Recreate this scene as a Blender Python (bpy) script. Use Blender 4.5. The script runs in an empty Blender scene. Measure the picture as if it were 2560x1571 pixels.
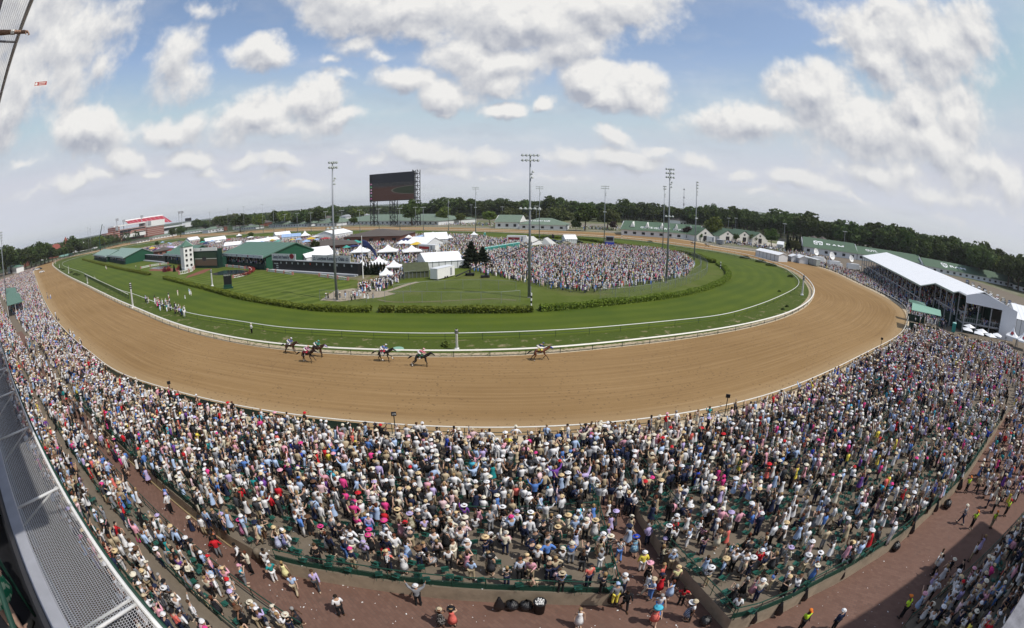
import bpy, bmesh, math, random
import numpy as np
from mathutils import Vector, Matrix, Euler
from mathutils.geometry import delaunay_2d_cdt
R = math.radians
rnd = random.Random(7)
nr = np.random.RandomState(11)
SC = bpy.context.scene
COL = SC.collection
# ------------------------------------------------------------------ camera, sky, sun, exposure
CAMH = 22.0
F, PITCH, ROLL, CX, CY = 1191.3, 0.238, 0.0048, 1280.0, 785.5   # fisheye of the 2560 x 1571 photograph
SUN_AZ, SUN_EL = R(-29.0), R(53.7)
SUN_STRENGTH, SKY_STRENGTH, EXPOSURE = 3.6, 0.10, 0.0
cam = bpy.data.cameras.new('camera')
cam.type = 'PANO'
cam.panorama_type = 'FISHEYE_EQUISOLID'
cam.fisheye_lens = F / 2560 * 36.0
cam.fisheye_fov = R(180)
cam.sensor_width = 36.0
cam.sensor_fit = 'HORIZONTAL'
cam.clip_start, cam.clip_end = 0.05, 30000
camo = bpy.data.objects.new('camera', cam)
COL.objects.link(camo)
camo.location = (0, 0, CAMH)
camo.rotation_euler = (Matrix.Rotation(math.pi/2 - PITCH, 4, 'X') @ Matrix.Rotation(ROLL, 4, 'Z')).to_euler()
SC.camera = camo
SC.view_settings.view_transform = 'Standard'
SC.view_settings.look = 'None'
SC.view_settings.exposure = EXPOSURE
SC.view_settings.gamma = 1
SC.cycles.max_bounces = 5
SC.cycles.diffuse_bounces = 2
SC.cycles.glossy_bounces = 2
SC.cycles.transmission_bounces = 2
SC.cycles.transparent_max_bounces = 16
SC.cycles.volume_bounces = 0
SC.cycles.use_denoising = True
SC.cycles.denoiser = 'OPENIMAGEDENOISE'
SC.cycles.denoising_input_passes = 'RGB_ALBEDO_NORMAL'
SC.cycles.denoising_prefilter = 'ACCURATE'

def ray(px, py):
    x = px-CX; y = -(py-CY); r = math.hypot(x, y)
    th = 2*math.asin(min(1, r/(2*F))); s = math.sin(th)/max(r, 1e-9)
    a, b, c = x*s, y*s, math.cos(th)
    cr, sr = math.cos(ROLL), math.sin(ROLL)
    a, b = cr*a - sr*b, sr*a + cr*b
    return Vector((a, c*math.cos(PITCH) + b*math.sin(PITCH), -c*math.sin(PITCH) + b*math.cos(PITCH)))
def at(px, py, z=0.0):
    v = ray(px, py)
    if v.z > -2e-3: v.z = -2e-3
    k = (CAMH-z)/-v.z
    return Vector((v.x*k, v.y*k, z))
def zof(px, py, p):
    v = ray(px, py)
    return CAMH + math.hypot(p[0], p[1])*v.z/math.hypot(v.x, v.y)
def proj(p):
    """world arrays -> pixels of the photograph"""
    p = np.asarray(p, float); x, y, z = p[..., 0], p[..., 1], p[..., 2]-CAMH
    c = y*math.cos(PITCH) - z*math.sin(PITCH); b = y*math.sin(PITCH) + z*math.cos(PITCH)
    cr, sr = math.cos(ROLL), math.sin(ROLL)
    a, b = cr*x + sr*b, -sr*x + cr*b
    n = np.sqrt(a*a+b*b+c*c)+1e-9; th = np.arccos(np.clip(c/n, -1, 1)); r = 2*F*np.sin(th/2)
    q = np.sqrt(a*a+b*b)+1e-9
    return CX + r*a/q, CY - r*b/q

sl = bpy.data.lights.new('sun', 'SUN'); sl.energy = SUN_STRENGTH; sl.angle = R(0.5); sl.color = (1, 0.955, 0.89)
so = bpy.data.objects.new('sun', sl); COL.objects.link(so)
sd = Vector((math.cos(SUN_EL)*math.cos(SUN_AZ), math.cos(SUN_EL)*math.sin(SUN_AZ), math.sin(SUN_EL)))
so.rotation_euler = sd.to_track_quat('Z', 'Y').to_euler()
so.location = (60, -40, 120)

# ------------------------------------------------------------------ node helpers
class NT:
    def __init__(s, tree): s.t = tree; s.n = tree.nodes; s.l = tree.links
    def new(s, typ, **kw):
        nd = s.n.new(typ)
        for k, v in kw.items(): setattr(nd, k, v)
        return nd
    def put(s, sock, v):
        if hasattr(v, 'links') or isinstance(v, bpy.types.NodeSocket): s.l.new(v, sock)
        else: sock.default_value = v
    def math(s, op, a, b=None, c=None, clamp=False):
        nd = s.new('ShaderNodeMath', operation=op); nd.use_clamp = clamp
        s.put(nd.inputs[0], a)
        if b is not None: s.put(nd.inputs[1], b)
        if c is not None: s.put(nd.inputs[2], c)
        return nd.outputs[0]
    def vmath(s, op, a, b=None, out=0):
        nd = s.new('ShaderNodeVectorMath', operation=op); s.put(nd.inputs[0], a)
        if b is not None: s.put(nd.inputs[1], b)
        return nd.outputs[out]
    def maprange(s, v, a, b, c=0.0, d=1.0, smooth=False):
        nd = s.new('ShaderNodeMapRange'); nd.clamp = True
        if smooth: nd.interpolation_type = 'SMOOTHSTEP'
        s.put(nd.inputs[0], v)
        for i, x in enumerate((a, b, c, d)): s.put(nd.inputs[i+1], x)
        return nd.outputs[0]
    def noise(s, vec, scale, detail=3, rough=0.5, out=0, dist=0.0):
        nd = s.new('ShaderNodeTexNoise'); s.put(nd.inputs['Vector'], vec)
        nd.inputs['Scale'].default_value = scale; nd.inputs['Detail'].default_value = detail
        nd.inputs['Roughness'].default_value = rough; nd.inputs['Distortion'].default_value = dist
        return nd.outputs[out]
    def mix(s, f, a, b, mode='MIX'):
        nd = s.new('ShaderNodeMix', data_type='RGBA', blend_type=mode)
        s.put(nd.inputs[0], f); s.put(nd.inputs[6], a); s.put(nd.inputs[7], b)
        return nd.outputs[2]
def c4(c): return (c[0], c[1], c[2], 1.0)
def hexl(h):
    """sRGB 0-255 triple to linear"""
    return tuple(((x/255+0.055)/1.055)**2.4 if x > 10 else x/255/12.92 for x in h)

# ------------------------------------------------------------------ world: Nishita sky with cumulus
W = bpy.data.worlds.new('World'); SC.world = W; W.use_nodes = True
w = NT(W.node_tree); w.n.clear()
sky = w.new('ShaderNodeTexSky', sky_type='NISHITA'); sky.sun_disc = False
sky.sun_elevation = SUN_EL; sky.sun_rotation = math.pi/2 - SUN_AZ
sky.air_density = 1.0; sky.dust_density = 1.6; sky.ozone_density = 1.3; sky.altitude = 140
tc = w.new('ShaderNodeTexCoord')
dirv = w.vmath('NORMALIZE', tc.outputs['Generated'])
BLOBS = [  # px, py of the photograph, half width px, half height px, tilt deg, weight
 (150,90,170,120,-25,1.0),(30,180,90,160,0,.9),(255,170,70,45,-35,.75),(60,25,130,60,0,.95),(190,30,110,60,0,.8),
 (440,150,90,75,15,.85),(470,190,80,40,0,.7),(645,130,90,35,5,.95),(505,12,90,22,0,.6),
 (225,330,88,50,5,1.15),(230,350,80,40,0,1.0),(430,325,95,40,-12,.95),(640,290,150,50,-14,1.05),(790,250,90,55,-8,1.15),(850,295,80,35,0,.95),(700,310,240,35,-6,.75),
 (1000,25,350,60,6,1.2),(1300,55,320,70,2,1.25),(1480,30,280,60,0,1.15),(1160,140,120,65,0,1.05),(1260,160,170,60,-8,1.1),(1420,110,120,60,-10,1.0),
 (1010,200,95,40,0,1.0),(1120,245,110,45,5,1.0),(1260,200,130,40,-8,.9),(1260,278,65,28,-6,1.1),(1125,280,60,15,0,.7),
 (1465,200,75,48,0,1.2),(1590,225,95,48,8,1.15),(1530,240,140,40,4,1.0),(1373,262,35,22,0,.95),
 (2190,75,160,60,8,1.1),(2330,110,150,70,15,1.15),(2430,80,75,60,0,1.0),(2200,150,120,40,30,.9),(2090,100,80,20,0,.7),(2190,5,90,25,0,.8),
 (2030,245,110,75,15,1.15),(1890,310,190,50,0,.95),(2150,320,230,80,10,1.05),(2290,270,75,70,20,1.1),(2400,290,90,75,10,1.05),(2330,370,200,70,15,.95),(2440,400,110,40,15,.8),(1800,300,120,30,0,.75),
 (1990,445,90,26,6,.85),(2200,440,130,40,12,.85),(2330,490,150,35,12,.7),(2500,430,90,45,20,.75),
 (1060,385,120,32,4,.85),(1220,395,55,30,0,.95),(1560,400,120,28,5,.85),(1440,385,90,30,5,.8),(1740,410,80,24,4,.6),
 (310,405,75,28,8,.9),(180,445,80,24,-12,.8),(480,400,70,26,2,.85),(610,395,60,22,5,.75),(450,345,90,25,0,.6),(700,435,70,20,0,.5),(560,450,90,18,0,.5),(860,375,50,18,0,.5),
 (1530,345,60,26,25,.75),(2080,470,90,22,12,.55),(100,480,80,20,-10,.45),(1350,430,200,20,3,.45),(930,400,60,20,0,.5),
 (70,400,70,18,-8,.7),(250,440,60,16,0,.7),(380,430,60,14,4,.7),(520,430,50,16,-4,.75),(700,400,60,20,0,.8),(760,470,80,14,0,.55),(1100,430,90,18,0,.65),(1250,440,70,16,0,.6),(1640,380,60,18,10,.75),(1850,440,70,18,8,.75),(1900,480,80,14,6,.55),(2150,500,70,16,10,.6),(2380,550,90,18,14,.55),(860,190,50,18,0,.6),(820,150,40,14,0,.5),(950,140,60,18,0,.6),
 (10,290,45,60,0,.9),(1640,100,120,30,-5,.35),(890,110,70,30,0,.6),(150,290,40,12,0,.4),(2440,500,120,30,18,.5),
]
g = bpy.data.node_groups.new('cloud_field', 'ShaderNodeTree')
g.interface.new_socket('Dir', in_out='INPUT', socket_type='NodeSocketVector')
g.interface.new_socket('Density', in_out='OUTPUT', socket_type='NodeSocketFloat')
g.interface.new_socket('Raw', in_out='OUTPUT', socket_type='NodeSocketFloat')
gn = NT(g); gi = gn.new('NodeGroupInput'); go = gn.new('NodeGroupOutput')
d0 = gi.outputs[0]
warp = gn.noise(d0, 9.0, 4, 0.55, out=1)
warp = gn.vmath('SUBTRACT', warp, (0.5, 0.5, 0.5))
wn = gn.new('ShaderNodeVectorMath', operation='SCALE'); gn.l.new(warp, wn.inputs[0]); wn.inputs['Scale'].default_value = 0.085
dw = gn.vmath('ADD', d0, wn.outputs[0])
acc = None
for (bx, by, rx, ry, tl, wt) in BLOBS:
    c = ray(bx, by); e = ray(bx+1, by)
    # axes on the sphere: right = image right, up = image up, tilted
    rt = (e-c).normalized(); up = rt.cross(-c).normalized()
    if up.z < 0: up = -up
    m3 = Matrix((rt, up, c)).transposed()          # columns
    m3 = m3 @ Matrix.Rotation(R(-tl), 3, 'Z')
    mp = gn.new('ShaderNodeMapping', vector_type='TEXTURE')
    src = dw
    if acc is not None:      # a vanishing dependence keeps the blobs evaluated one after another (shader stack)
        sc_ = gn.new('ShaderNodeVectorMath', operation='MULTIPLY_ADD'); gn.l.new(acc, sc_.inputs[0]); sc_.inputs[1].default_value = (1e-7,)*3; gn.l.new(dw, sc_.inputs[2]); src = sc_.outputs[0]
    gn.l.new(src, mp.inputs[0]); mp.inputs[1].default_value = c; mp.inputs[2].default_value = m3.to_euler()
    k = (ray(bx+10, by)-c).length/10
    mp.inputs[3].default_value = (rx*k*1.06, ry*k*1.1, 1.2)
    ln = gn.vmath('LENGTH', mp.outputs[0], out=1)
    v = gn.math('MULTIPLY_ADD', ln, -wt*0.75, wt)
    acc = v if acc is None else gn.math('SMOOTH_MAX', acc, v, 0.12)
n1 = gn.noise(d0, 7.0, 7, 0.54); n2 = gn.noise(d0, 26.0, 6, 0.6)
nn = gn.math('MULTIPLY_ADD', n1, 1.1, -0.55)
nn = gn.math('ADD', nn, gn.math('MULTIPLY_ADD', n2, 0.50, -0.25))
dens = gn.math('ADD', acc, nn)
# low thin layer, seen in perspective: plane coordinates d.xy / d.z
sp = gn.new('ShaderNodeSeparateXYZ'); gn.l.new(d0, sp.inputs[0])
zz = gn.math('MAXIMUM', gn.math('ADD', sp.outputs[2], 0.06), 0.03)
cb = gn.new('ShaderNodeCombineXYZ'); gn.l.new(gn.math('DIVIDE', sp.outputs[0], zz), cb.inputs[0]); gn.l.new(gn.math('DIVIDE', sp.outputs[1], zz), cb.inputs[1])
n3 = gn.noise(cb.outputs[0], 0.75, 7, 0.62)
thin = gn.maprange(n3, 0.46, 0.78, 0.0, 0.5)
dm = gn.maprange(dens, 0.15, 0.60, 0.0, 1.0, smooth=True)
gn.l.new(gn.math('MAXIMUM', dm, thin), go.inputs[0]); gn.l.new(dens, go.inputs[1])
def cloud(vec):
    nd = w.new('ShaderNodeGroup'); nd.node_tree = g; w.l.new(vec, nd.inputs[0]); return nd.outputs
D0, R0 = cloud(dirv)
offb = w.new('ShaderNodeVectorMath', operation='MULTIPLY_ADD'); w.l.new(D0, offb.inputs[0]); offb.inputs[1].default_value = (1e-7,)*3; w.l.new(dirv, offb.inputs[2])
off = w.vmath('NORMALIZE', w.vmath('ADD', offb.outputs[0], (0.007, -0.005, 0.022)))
R1 = cloud(off)[1]
lit = w.math('SUBTRACT', R0, R1)
big = w.noise(dirv, 11.0, 5, 0.6)
sh = w.maprange(w.math('ADD', lit, w.math('MULTIPLY_ADD', big, 0.5, -0.25)), -0.40, 0.22, 0.0, 1.0)
core = w.maprange(D0, 0.75, 1.0, 0.0, 1.0)
ccol = w.mix(sh, c4((0.47, 0.50, 0.58)), c4((0.97, 0.96, 0.94)))
hz_ = w.new('ShaderNodeSeparateXYZ'); w.l.new(dirv, hz_.inputs[0])
ccol = w.mix(w.maprange(hz_.outputs[2], 0.0, 0.20, 0.55, 0.0), ccol, c4((0.74, 0.76, 0.80)))
skym = w.vmath('MINIMUM', sky.outputs[0], (3.6, 3.6, 4.2))     # keeps the glare round the sun, which the sun lamp already gives, from sparkling
skyc = w.new('ShaderNodeVectorMath', operation='SCALE'); w.l.new(skym, skyc.inputs[0]); skyc.inputs['Scale'].default_value = 1.6
hsv = w.new('ShaderNodeHueSaturation'); hsv.inputs['Saturation'].default_value = 0.92; w.l.new(skyc.outputs[0], hsv.inputs['Color'])
ccs = w.new('ShaderNodeVectorMath', operation='SCALE'); w.l.new(ccol, ccs.inputs[0]); ccs.inputs['Scale'].default_value = 0.90/SKY_STRENGTH
hazec = w.mix(w.maprange(hz_.outputs[2], -0.02, 0.34, 0.92, 0.0), hsv.outputs[0], c4(tuple(x/SKY_STRENGTH for x in (0.66, 0.70, 0.77))))
fin = w.mix(D0, hazec, ccs.outputs[0])
bg = w.new('ShaderNodeBackground'); w.l.new(fin, bg.inputs[0]); bg.inputs[1].default_value = SKY_STRENGTH
wo = w.new('ShaderNodeOutputWorld'); w.l.new(bg.outputs[0], wo.inputs[0])
try: W.cycles.sampling_method = 'NONE'
except Exception: pass
# ------------------------------------------------------------------ materials
MATS = {}
def mat(name, col=(0.5,0.5,0.5), rough=0.8, metal=0.0, var=0.12, scale=3.0, spec=0.3, bump=0.0, build=None, emit=None):
    """procedural material: base colour broken up by noise; build(nt, col_socket) may add pattern"""
    if name in MATS: return MATS[name]
    m = bpy.data.materials.new(name); m.use_nodes = True; MATS[name] = m
    t = NT(m.node_tree); b = t.n['Principled BSDF']
    b.inputs['Roughness'].default_value = rough; b.inputs['Metallic'].default_value = metal
    b.inputs['Specular IOR Level'].default_value = spec
    geo = t.new('ShaderNodeNewGeometry'); P = geo.outputs['Position']
    n = t.noise(P, scale, 5, 0.6)
    k = t.maprange(n, 0.25, 0.75, 1-var, 1+var)
    base = t.new('ShaderNodeVectorMath', operation='SCALE'); base.inputs[0].default_value = col; t.l.new(k, base.inputs['Scale'])
    out = base.outputs[0]
    if build: out = build(t, P, out, b) or out
    t.l.new(out, b.inputs['Base Color'])
    if bump:
        bm_ = t.new('ShaderNodeBump'); bm_.inputs['Strength'].default_value = bump; bm_.inputs['Distance'].default_value = 0.05
        t.l.new(t.noise(P, scale*4, 4, 0.6), bm_.inputs['Height']); t.l.new(bm_.outputs[0], b.inputs['Normal'])
    return m
def objcol_mat(name, pattern=None, rough=0.85):
    if name in MATS: return MATS[name]
    m = bpy.data.materials.new(name); m.use_nodes = True; MATS[name] = m
    t = NT(m.node_tree); b = t.n['Principled BSDF']; b.inputs['Roughness'].default_value = rough; b.inputs['Specular IOR Level'].default_value = 0.2
    oi = t.new('ShaderNodeObjectInfo'); col = oi.outputs['Color']
    tcn = t.new('ShaderNodeTexCoord'); O = tcn.outputs['Object']
    if pattern == 'stripe':
        s_ = t.new('ShaderNodeSeparateXYZ'); t.l.new(O, s_.inputs[0])
        f = t.math('GREATER_THAN', t.math('FRACT', t.math('MULTIPLY', s_.outputs[2], 9.0)), 0.5)
        col = t.mix(f, col, c4((0.03,0.03,0.04)))
    elif pattern == 'floral':
        f = t.math('GREATER_THAN', t.noise(O, 14.0, 2), 0.52)
        hs = t.new('ShaderNodeHueSaturation'); hs.inputs['Hue'].default_value = 0.72; hs.inputs['Value'].default_value = 0.5; t.l.new(col, hs.inputs['Color'])
        col = t.mix(f, hs.outputs[0], c4((0.75,0.72,0.68))); col = t.mix(0.6, col, oi.outputs['Color'])
    elif pattern == 'check':
        ch = t.new('ShaderNodeTexChecker'); ch.inputs['Scale'].default_value = 16; t.l.new(O, ch.inputs['Vector'])
        t.l.new(col, ch.inputs[1]); ch.inputs[2].default_value = (0.7,0.7,0.72,1); col = ch.outputs[0]
    k = t.maprange(t.noise(O, 7.0, 4), 0.3, 0.7, 0.86, 1.1)
    sc_ = t.new('ShaderNodeVectorMath', operation='SCALE'); t.l.new(col, sc_.inputs[0]); t.l.new(k, sc_.inputs['Scale'])
    t.l.new(sc_.outputs[0], b.inputs['Base Color'])
    bp = t.new('ShaderNodeBump'); bp.inputs['Strength'].default_value = 0.5; bp.inputs['Distance'].default_value = 0.03
    t.l.new(t.noise(O, 11.0, 3), bp.inputs['Height']); t.l.new(bp.outputs[0], b.inputs['Normal'])
    return m
def vcol_mat(name, rough=0.85):
    m = bpy.data.materials.new(name); m.use_nodes = True; MATS[name] = m
    t = NT(m.node_tree); b = t.n['Principled BSDF']; b.inputs['Roughness'].default_value = rough; b.inputs['Specular IOR Level'].default_value = 0.2
    a = t.new('ShaderNodeAttribute', attribute_name='Col'); t.l.new(a.outputs['Color'], b.inputs['Base Color'])
    return m

# ------------------------------------------------------------------ mesh builder
EACH = {'control_box':'control_box','poles':'pole','uprights':'upright','end_walls':'end_wall','service_light':'service_light','pillars':'pillar','columns':'column','posts':'post','antenna':'antenna','crest_panels':'crest_panel','dark_stand':'dark_stand','boots':'boot','gable':'gable','window_bands':'window_band','gable_beam':'gable_beam','light_towers':'light_tower','balusters':'baluster','boots':'boot'}
class MB:
    def __init__(s): s.v = []; s.f = []; s.mi = []; s.cur = 0; s.cuts = []
    def add(s, vs, fs):
        s.cuts.append((len(s.v), len(s.f))); o = len(s.v); s.v.extend([tuple(p) for p in vs]); s.f.extend([tuple(i+o for i in f) for f in fs]); s.mi.extend([s.cur]*len(fs)); return s
    def box(s, c, d, rz=0.0):
        x, y, z = c; a, b, h = d[0]/2, d[1]/2, d[2]/2; co, si = math.cos(rz), math.sin(rz)
        vs = [(x+co*i*a-si*j*b, y+si*i*a+co*j*b, z+k*h) for k in (-1,1) for i, j in ((-1,-1),(1,-1),(1,1),(-1,1))]
        return s.add(vs, [(3,2,1,0),(4,5,6,7),(0,1,5,4),(1,2,6,5),(2,3,7,6),(3,0,4,7)])
    def tube(s, pts, r, n=6, r2=None, cap=True):
        pts = [Vector(p) for p in pts]; m = len(pts); vs = []; fs = []
        for i, p in enumerate(pts):
            d = (pts[min(i+1, m-1)]-pts[max(i-1, 0)]).normalized()
            u = d.cross(Vector((0,0,1)));
            if u.length < 0.05: u = d.cross(Vector((0,1,0)))
            u.normalize(); v = d.cross(u)
            rr = r if r2 is None else r+(r2-r)*i/max(1, m-1)
            if isinstance(r, (list, tuple)): rr = r[i]
            for k in range(n):
                a = 2*math.pi*k/n; vs.append(p+u*math.cos(a)*rr+v*math.sin(a)*rr)
        for i in range(m-1):
            for k in range(n):
                a, b = i*n+k, i*n+(k+1)%n; fs.append((a, b, b+n, a+n))
        if cap: fs.append(tuple(range(n))[::-1]); fs.append(tuple((m-1)*n+k for k in range(n)))
        return s.add(vs, fs)
    def lathe(s, prof, n=10, c=(0,0,0), sx=1.0, sy=1.0):
        """prof: (radius, z) pairs bottom to top"""
        vs = []; fs = []; m = len(prof)
        for r, z in prof:
            for k in range(n):
                a = 2*math.pi*k/n; vs.append((c[0]+r*sx*math.cos(a), c[1]+r*sy*math.sin(a), c[2]+z))
        for i in range(m-1):
            for k in range(n):
                a, b = i*n+k, i*n+(k+1)%n; fs.append((a, b, b+n, a+n))
        fs.append(tuple(range(n))[::-1]); fs.append(tuple((m-1)*n+k for k in range(n)))
        return s.add(vs, fs)
    def prism(s, poly, z0, z1):
        n = len(poly); vs = [(p[0], p[1], z0) for p in poly]+[(p[0], p[1], z1) for p in poly]
        fs = [tuple(range(n))[::-1], tuple(range(n, 2*n))]+[(i, (i+1)%n, (i+1)%n+n, i+n) for i in range(n)]
        return s.add(vs, fs)
    def extr(s, prof, x0, x1):
        """profile in the local y-z plane extruded along x"""
        n = len(prof); vs = [(x0, p[0], p[1]) for p in prof]+[(x1, p[0], p[1]) for p in prof]
        return s.add(vs, [tuple(range(n)), tuple(range(n, 2*n))[::-1]]+[(i+n, (i+1)%n+n, (i+1)%n, i) for i in range(n)])
    def sphere(s, c, r, n=8, m=5, sx=1, sy=1, sz=1):
        return s.lathe([(max(0.02*r, r*math.sin(math.pi*i/m)), -r*sz*math.cos(math.pi*i/m)) for i in range(m+1)], n, c, sx, sy)
    def mesh(s, name, mats, smooth=False):
        me = bpy.data.meshes.new(name); me.from_pydata(s.v, [], s.f)
        for m in (mats if isinstance(mats, (list, tuple)) else [mats]): me.materials.append(m)
        if len(me.materials) > 1: me.polygons.foreach_set('material_index', s.mi)
        if smooth: me.polygons.foreach_set('use_smooth', [True]*len(me.polygons))
        me.update(); return me
    def build(s, name, mats, parent=None, smooth=False, loc=(0,0,0), rz=0.0):
        if parent is not None and name in EACH and len(s.cuts) > 1:       # every separate piece is a part of its own
            for i, (a, fa) in enumerate(s.cuts):
                b, fb = s.cuts[i+1] if i+1 < len(s.cuts) else (len(s.v), len(s.f)); m = MB(); m.add(s.v[a:b], [tuple(k-a for k in f) for f in s.f[fa:fb]]); o = link(EACH[name], m.mesh(EACH[name], mats, smooth), parent, loc, rz)
            return o
        return link(name, s.mesh(name, mats, smooth), parent, loc, rz)
def link(name, me, parent=None, loc=(0,0,0), rz=0.0):
    o = bpy.data.objects.new(name, me); COL.objects.link(o)
    if parent is not None: o.parent = parent
    o.location = loc; o.rotation_euler = (0,0,rz); return o
def tag(o, label=None, cat=None, group=None, kind=None):
    if label: o['label'] = label
    if cat: o['category'] = cat
    if group: o['group'] = group
    if kind: o['kind'] = kind
    return o
def empty(name, loc, rz=0.0, label=None, cat=None, group=None):
    o = link(name, None, None, loc, rz); o.empty_display_size = 0.3
    return tag(o, label, cat, group)
def dup(o, parent=None, loc=None, rz=None, scale=None, label=None):
    c = o.copy(); COL.objects.link(c)
    if parent is not None: c.parent = parent
    if loc is not None: c.location = loc
    if rz is not None: c.rotation_euler = (0,0,rz)
    if scale is not None: c.scale = (scale,)*3 if not isinstance(scale, tuple) else scale
    if label: c['label'] = label
    for ch in KIDS.get(o.name, ()): dup(bpy.data.objects[ch], c)
    return c
KIDS = {}
def kid(o, nm): return [c for c in o.children if c.name.split('.')[0] == nm][0]
def keep(o):
    """remember the children of a prototype for dup()"""
    KIDS[o.name] = [c.name for c in bpy.data.objects if c.parent == o]
    for c in KIDS[o.name]: keep(bpy.data.objects[c])
    return o
def npmesh(name, V, Fq, mat_, col=None, smooth=False):
    """V (n,3), Fq (m,3 or 4) arrays, optional per-vertex colour"""
    me = bpy.data.meshes.new(name); k = Fq.shape[1]
    me.vertices.add(len(V)); me.vertices.foreach_set('co', V.astype(np.float32).ravel())
    me.loops.add(Fq.size); me.loops.foreach_set('vertex_index', Fq.astype(np.int32).ravel())
    me.polygons.add(len(Fq)); me.polygons.foreach_set('loop_start', np.arange(len(Fq), dtype=np.int32)*k)
    me.update(calc_edges=True)
    if smooth: me.polygons.foreach_set('use_smooth', np.ones(len(Fq), bool))
    if col is not None:
        a = me.color_attributes.new('Col', 'FLOAT_COLOR', 'POINT')
        a.data.foreach_set('color', np.concatenate([col, np.ones((len(col), 1))], 1).astype(np.float32).ravel())
    me.materials.append(mat_); return me
def text_mesh(txt, size, mat_, depth=0.02, bold=0.0):
    cu = bpy.data.curves.new('lettering', 'FONT'); cu.body = txt; cu.size = size; cu.extrude = depth; cu.offset = bold
    cu.align_x = 'CENTER'; cu.align_y = 'CENTER'; cu.resolution_u = 2
    o = bpy.data.objects.new('lettering', cu); COL.objects.link(o)
    me = bpy.data.meshes.new_from_object(o.evaluated_get(bpy.context.evaluated_depsgraph_get()))
    bpy.data.objects.remove(o); me.materials.clear(); me.materials.append(mat_); return me
def lettering(txt, size, mat_, parent, loc, rot, name='lettering', width=None, bold=0.0):
    me = text_mesh(txt, size, mat_, 0.02, bold); o = link(name, me, parent, loc); o.rotation_euler = rot
    if width:
        xs = [v.co.x for v in me.vertices]; w0 = max(xs)-min(xs); o.scale = (width/w0, 1, 1)
    return o

# ------------------------------------------------------------------ curves
def spline(pts, step=2.0, closed=False):
    """Catmull-Rom through points (px lists already turned into ground points), resampled"""
    P = np.array([(p[0], p[1]) for p in pts], float); n = len(P); out = []
    rng = range(n) if closed else range(n-1)
    for i in rng:
        if closed: a, b, c, d = P[(i-1)%n], P[i], P[(i+1)%n], P[(i+2)%n]
        else: a, b, c, d = P[max(i-1,0)], P[i], P[i+1], P[min(i+2,n-1)]
        L = np.linalg.norm(c-b); k = max(2, int(L/step)); 
        # centripetal-like tangents limited by the local span
        t1 = (c-a)/max(1e-6, np.linalg.norm(c-b)+np.linalg.norm(b-a))*L; t2 = (d-b)/max(1e-6, np.linalg.norm(d-c)+np.linalg.norm(c-b))*L
        for j in range(k):
            t = j/k; h00 = 2*t**3-3*t*t+1; h10 = t**3-2*t*t+t; h01 = -2*t**3+3*t*t; h11 = t**3-t*t
            out.append(h00*b+h10*t1+h01*c+h11*t2)
    if not closed: out.append(P[-1])
    return np.array(out)
def resample(C, step, closed=False):
    C = np.asarray(C)
    if closed: C = np.vstack([C, C[:1]])
    d = np.r_[0, np.cumsum(np.linalg.norm(np.diff(C, axis=0), axis=1))]
    n = max(2, int(d[-1]/step)); t = np.linspace(0, d[-1], n+1)
    return np.stack([np.interp(t, d, C[:, 0]), np.interp(t, d, C[:, 1])], 1)
def smooth(C, it=3, closed=False):
    C = C.copy()
    for _ in range(it):
        if closed: C = 0.25*np.roll(C, 1, 0)+0.5*C+0.25*np.roll(C, -1, 0)
        else: C[1:-1] = 0.25*C[:-2]+0.5*C[1:-1]+0.25*C[2:]
    return C
def offset(C, d, closed=False):
    """positive d = to the left of travel"""
    T = np.roll(C, -1, 0)-np.roll(C, 1, 0) if closed else np.gradient(C, axis=0)
    T /= np.linalg.norm(T, axis=1)[:, None]+1e-9
    return C+np.stack([-T[:, 1], T[:, 0]], 1)*d
def inside(poly, x, y):
    x = np.asarray(x); y = np.asarray(y); r = np.zeros(x.shape, bool); P = np.asarray(poly)[:, :2]; n = len(P); j = n-1
    for i in range(n):
        xi, yi, xj, yj = P[i, 0], P[i, 1], P[j, 0], P[j, 1]
        if yi != yj: r ^= ((yi > y) != (yj > y)) & (x < (xj-xi)*(y-yi)/(yj-yi)+xi)
        j = i
    return r
def polydist(C, x, y):
    """distance of points to a polyline (sampled)"""
    x = np.asarray(x); y = np.asarray(y); best = np.full(x.shape, 1e9)
    for a, b in zip(C[:-1], C[1:]):
        d = b-a; L = d@d+1e-12; t = np.clip(((x-a[0])*d[0]+(y-a[1])*d[1])/L, 0, 1)
        best = np.minimum(best, np.hypot(x-a[0]-t*d[0], y-a[1]-t*d[1]))
    return best
def cdt(poly, extra=()):
    """triangles filling an outline, optionally with inner points; no overlaps even where the outline touches itself"""
    P = [Vector((p[0], p[1])) for p in poly]; n = len(P); E = [(i, (i+1) % n) for i in range(n)]; P += [Vector((p[0], p[1])) for p in extra]
    V, _, Fc, *_r = delaunay_2d_cdt(P, E, [], 1, 1e-4); out = []
    for f in Fc:
        a, b, c = [V[i] for i in f[:3]]; out.append(tuple(f) if (b-a).cross(c-a) > 0 else tuple(f)[::-1])
    return [tuple(v) for v in V], out
def sheet(name, poly, z, m, kind='structure', label=None):
    """flat polygon; concave outlines are triangulated"""
    V, Fc = cdt(poly); me = bpy.data.meshes.new(name); me.from_pydata([(x, y, z) for x, y in V], [], Fc); me.materials.append(m); o = link(name, me); tag(o, label, None, None, kind); return o
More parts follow.
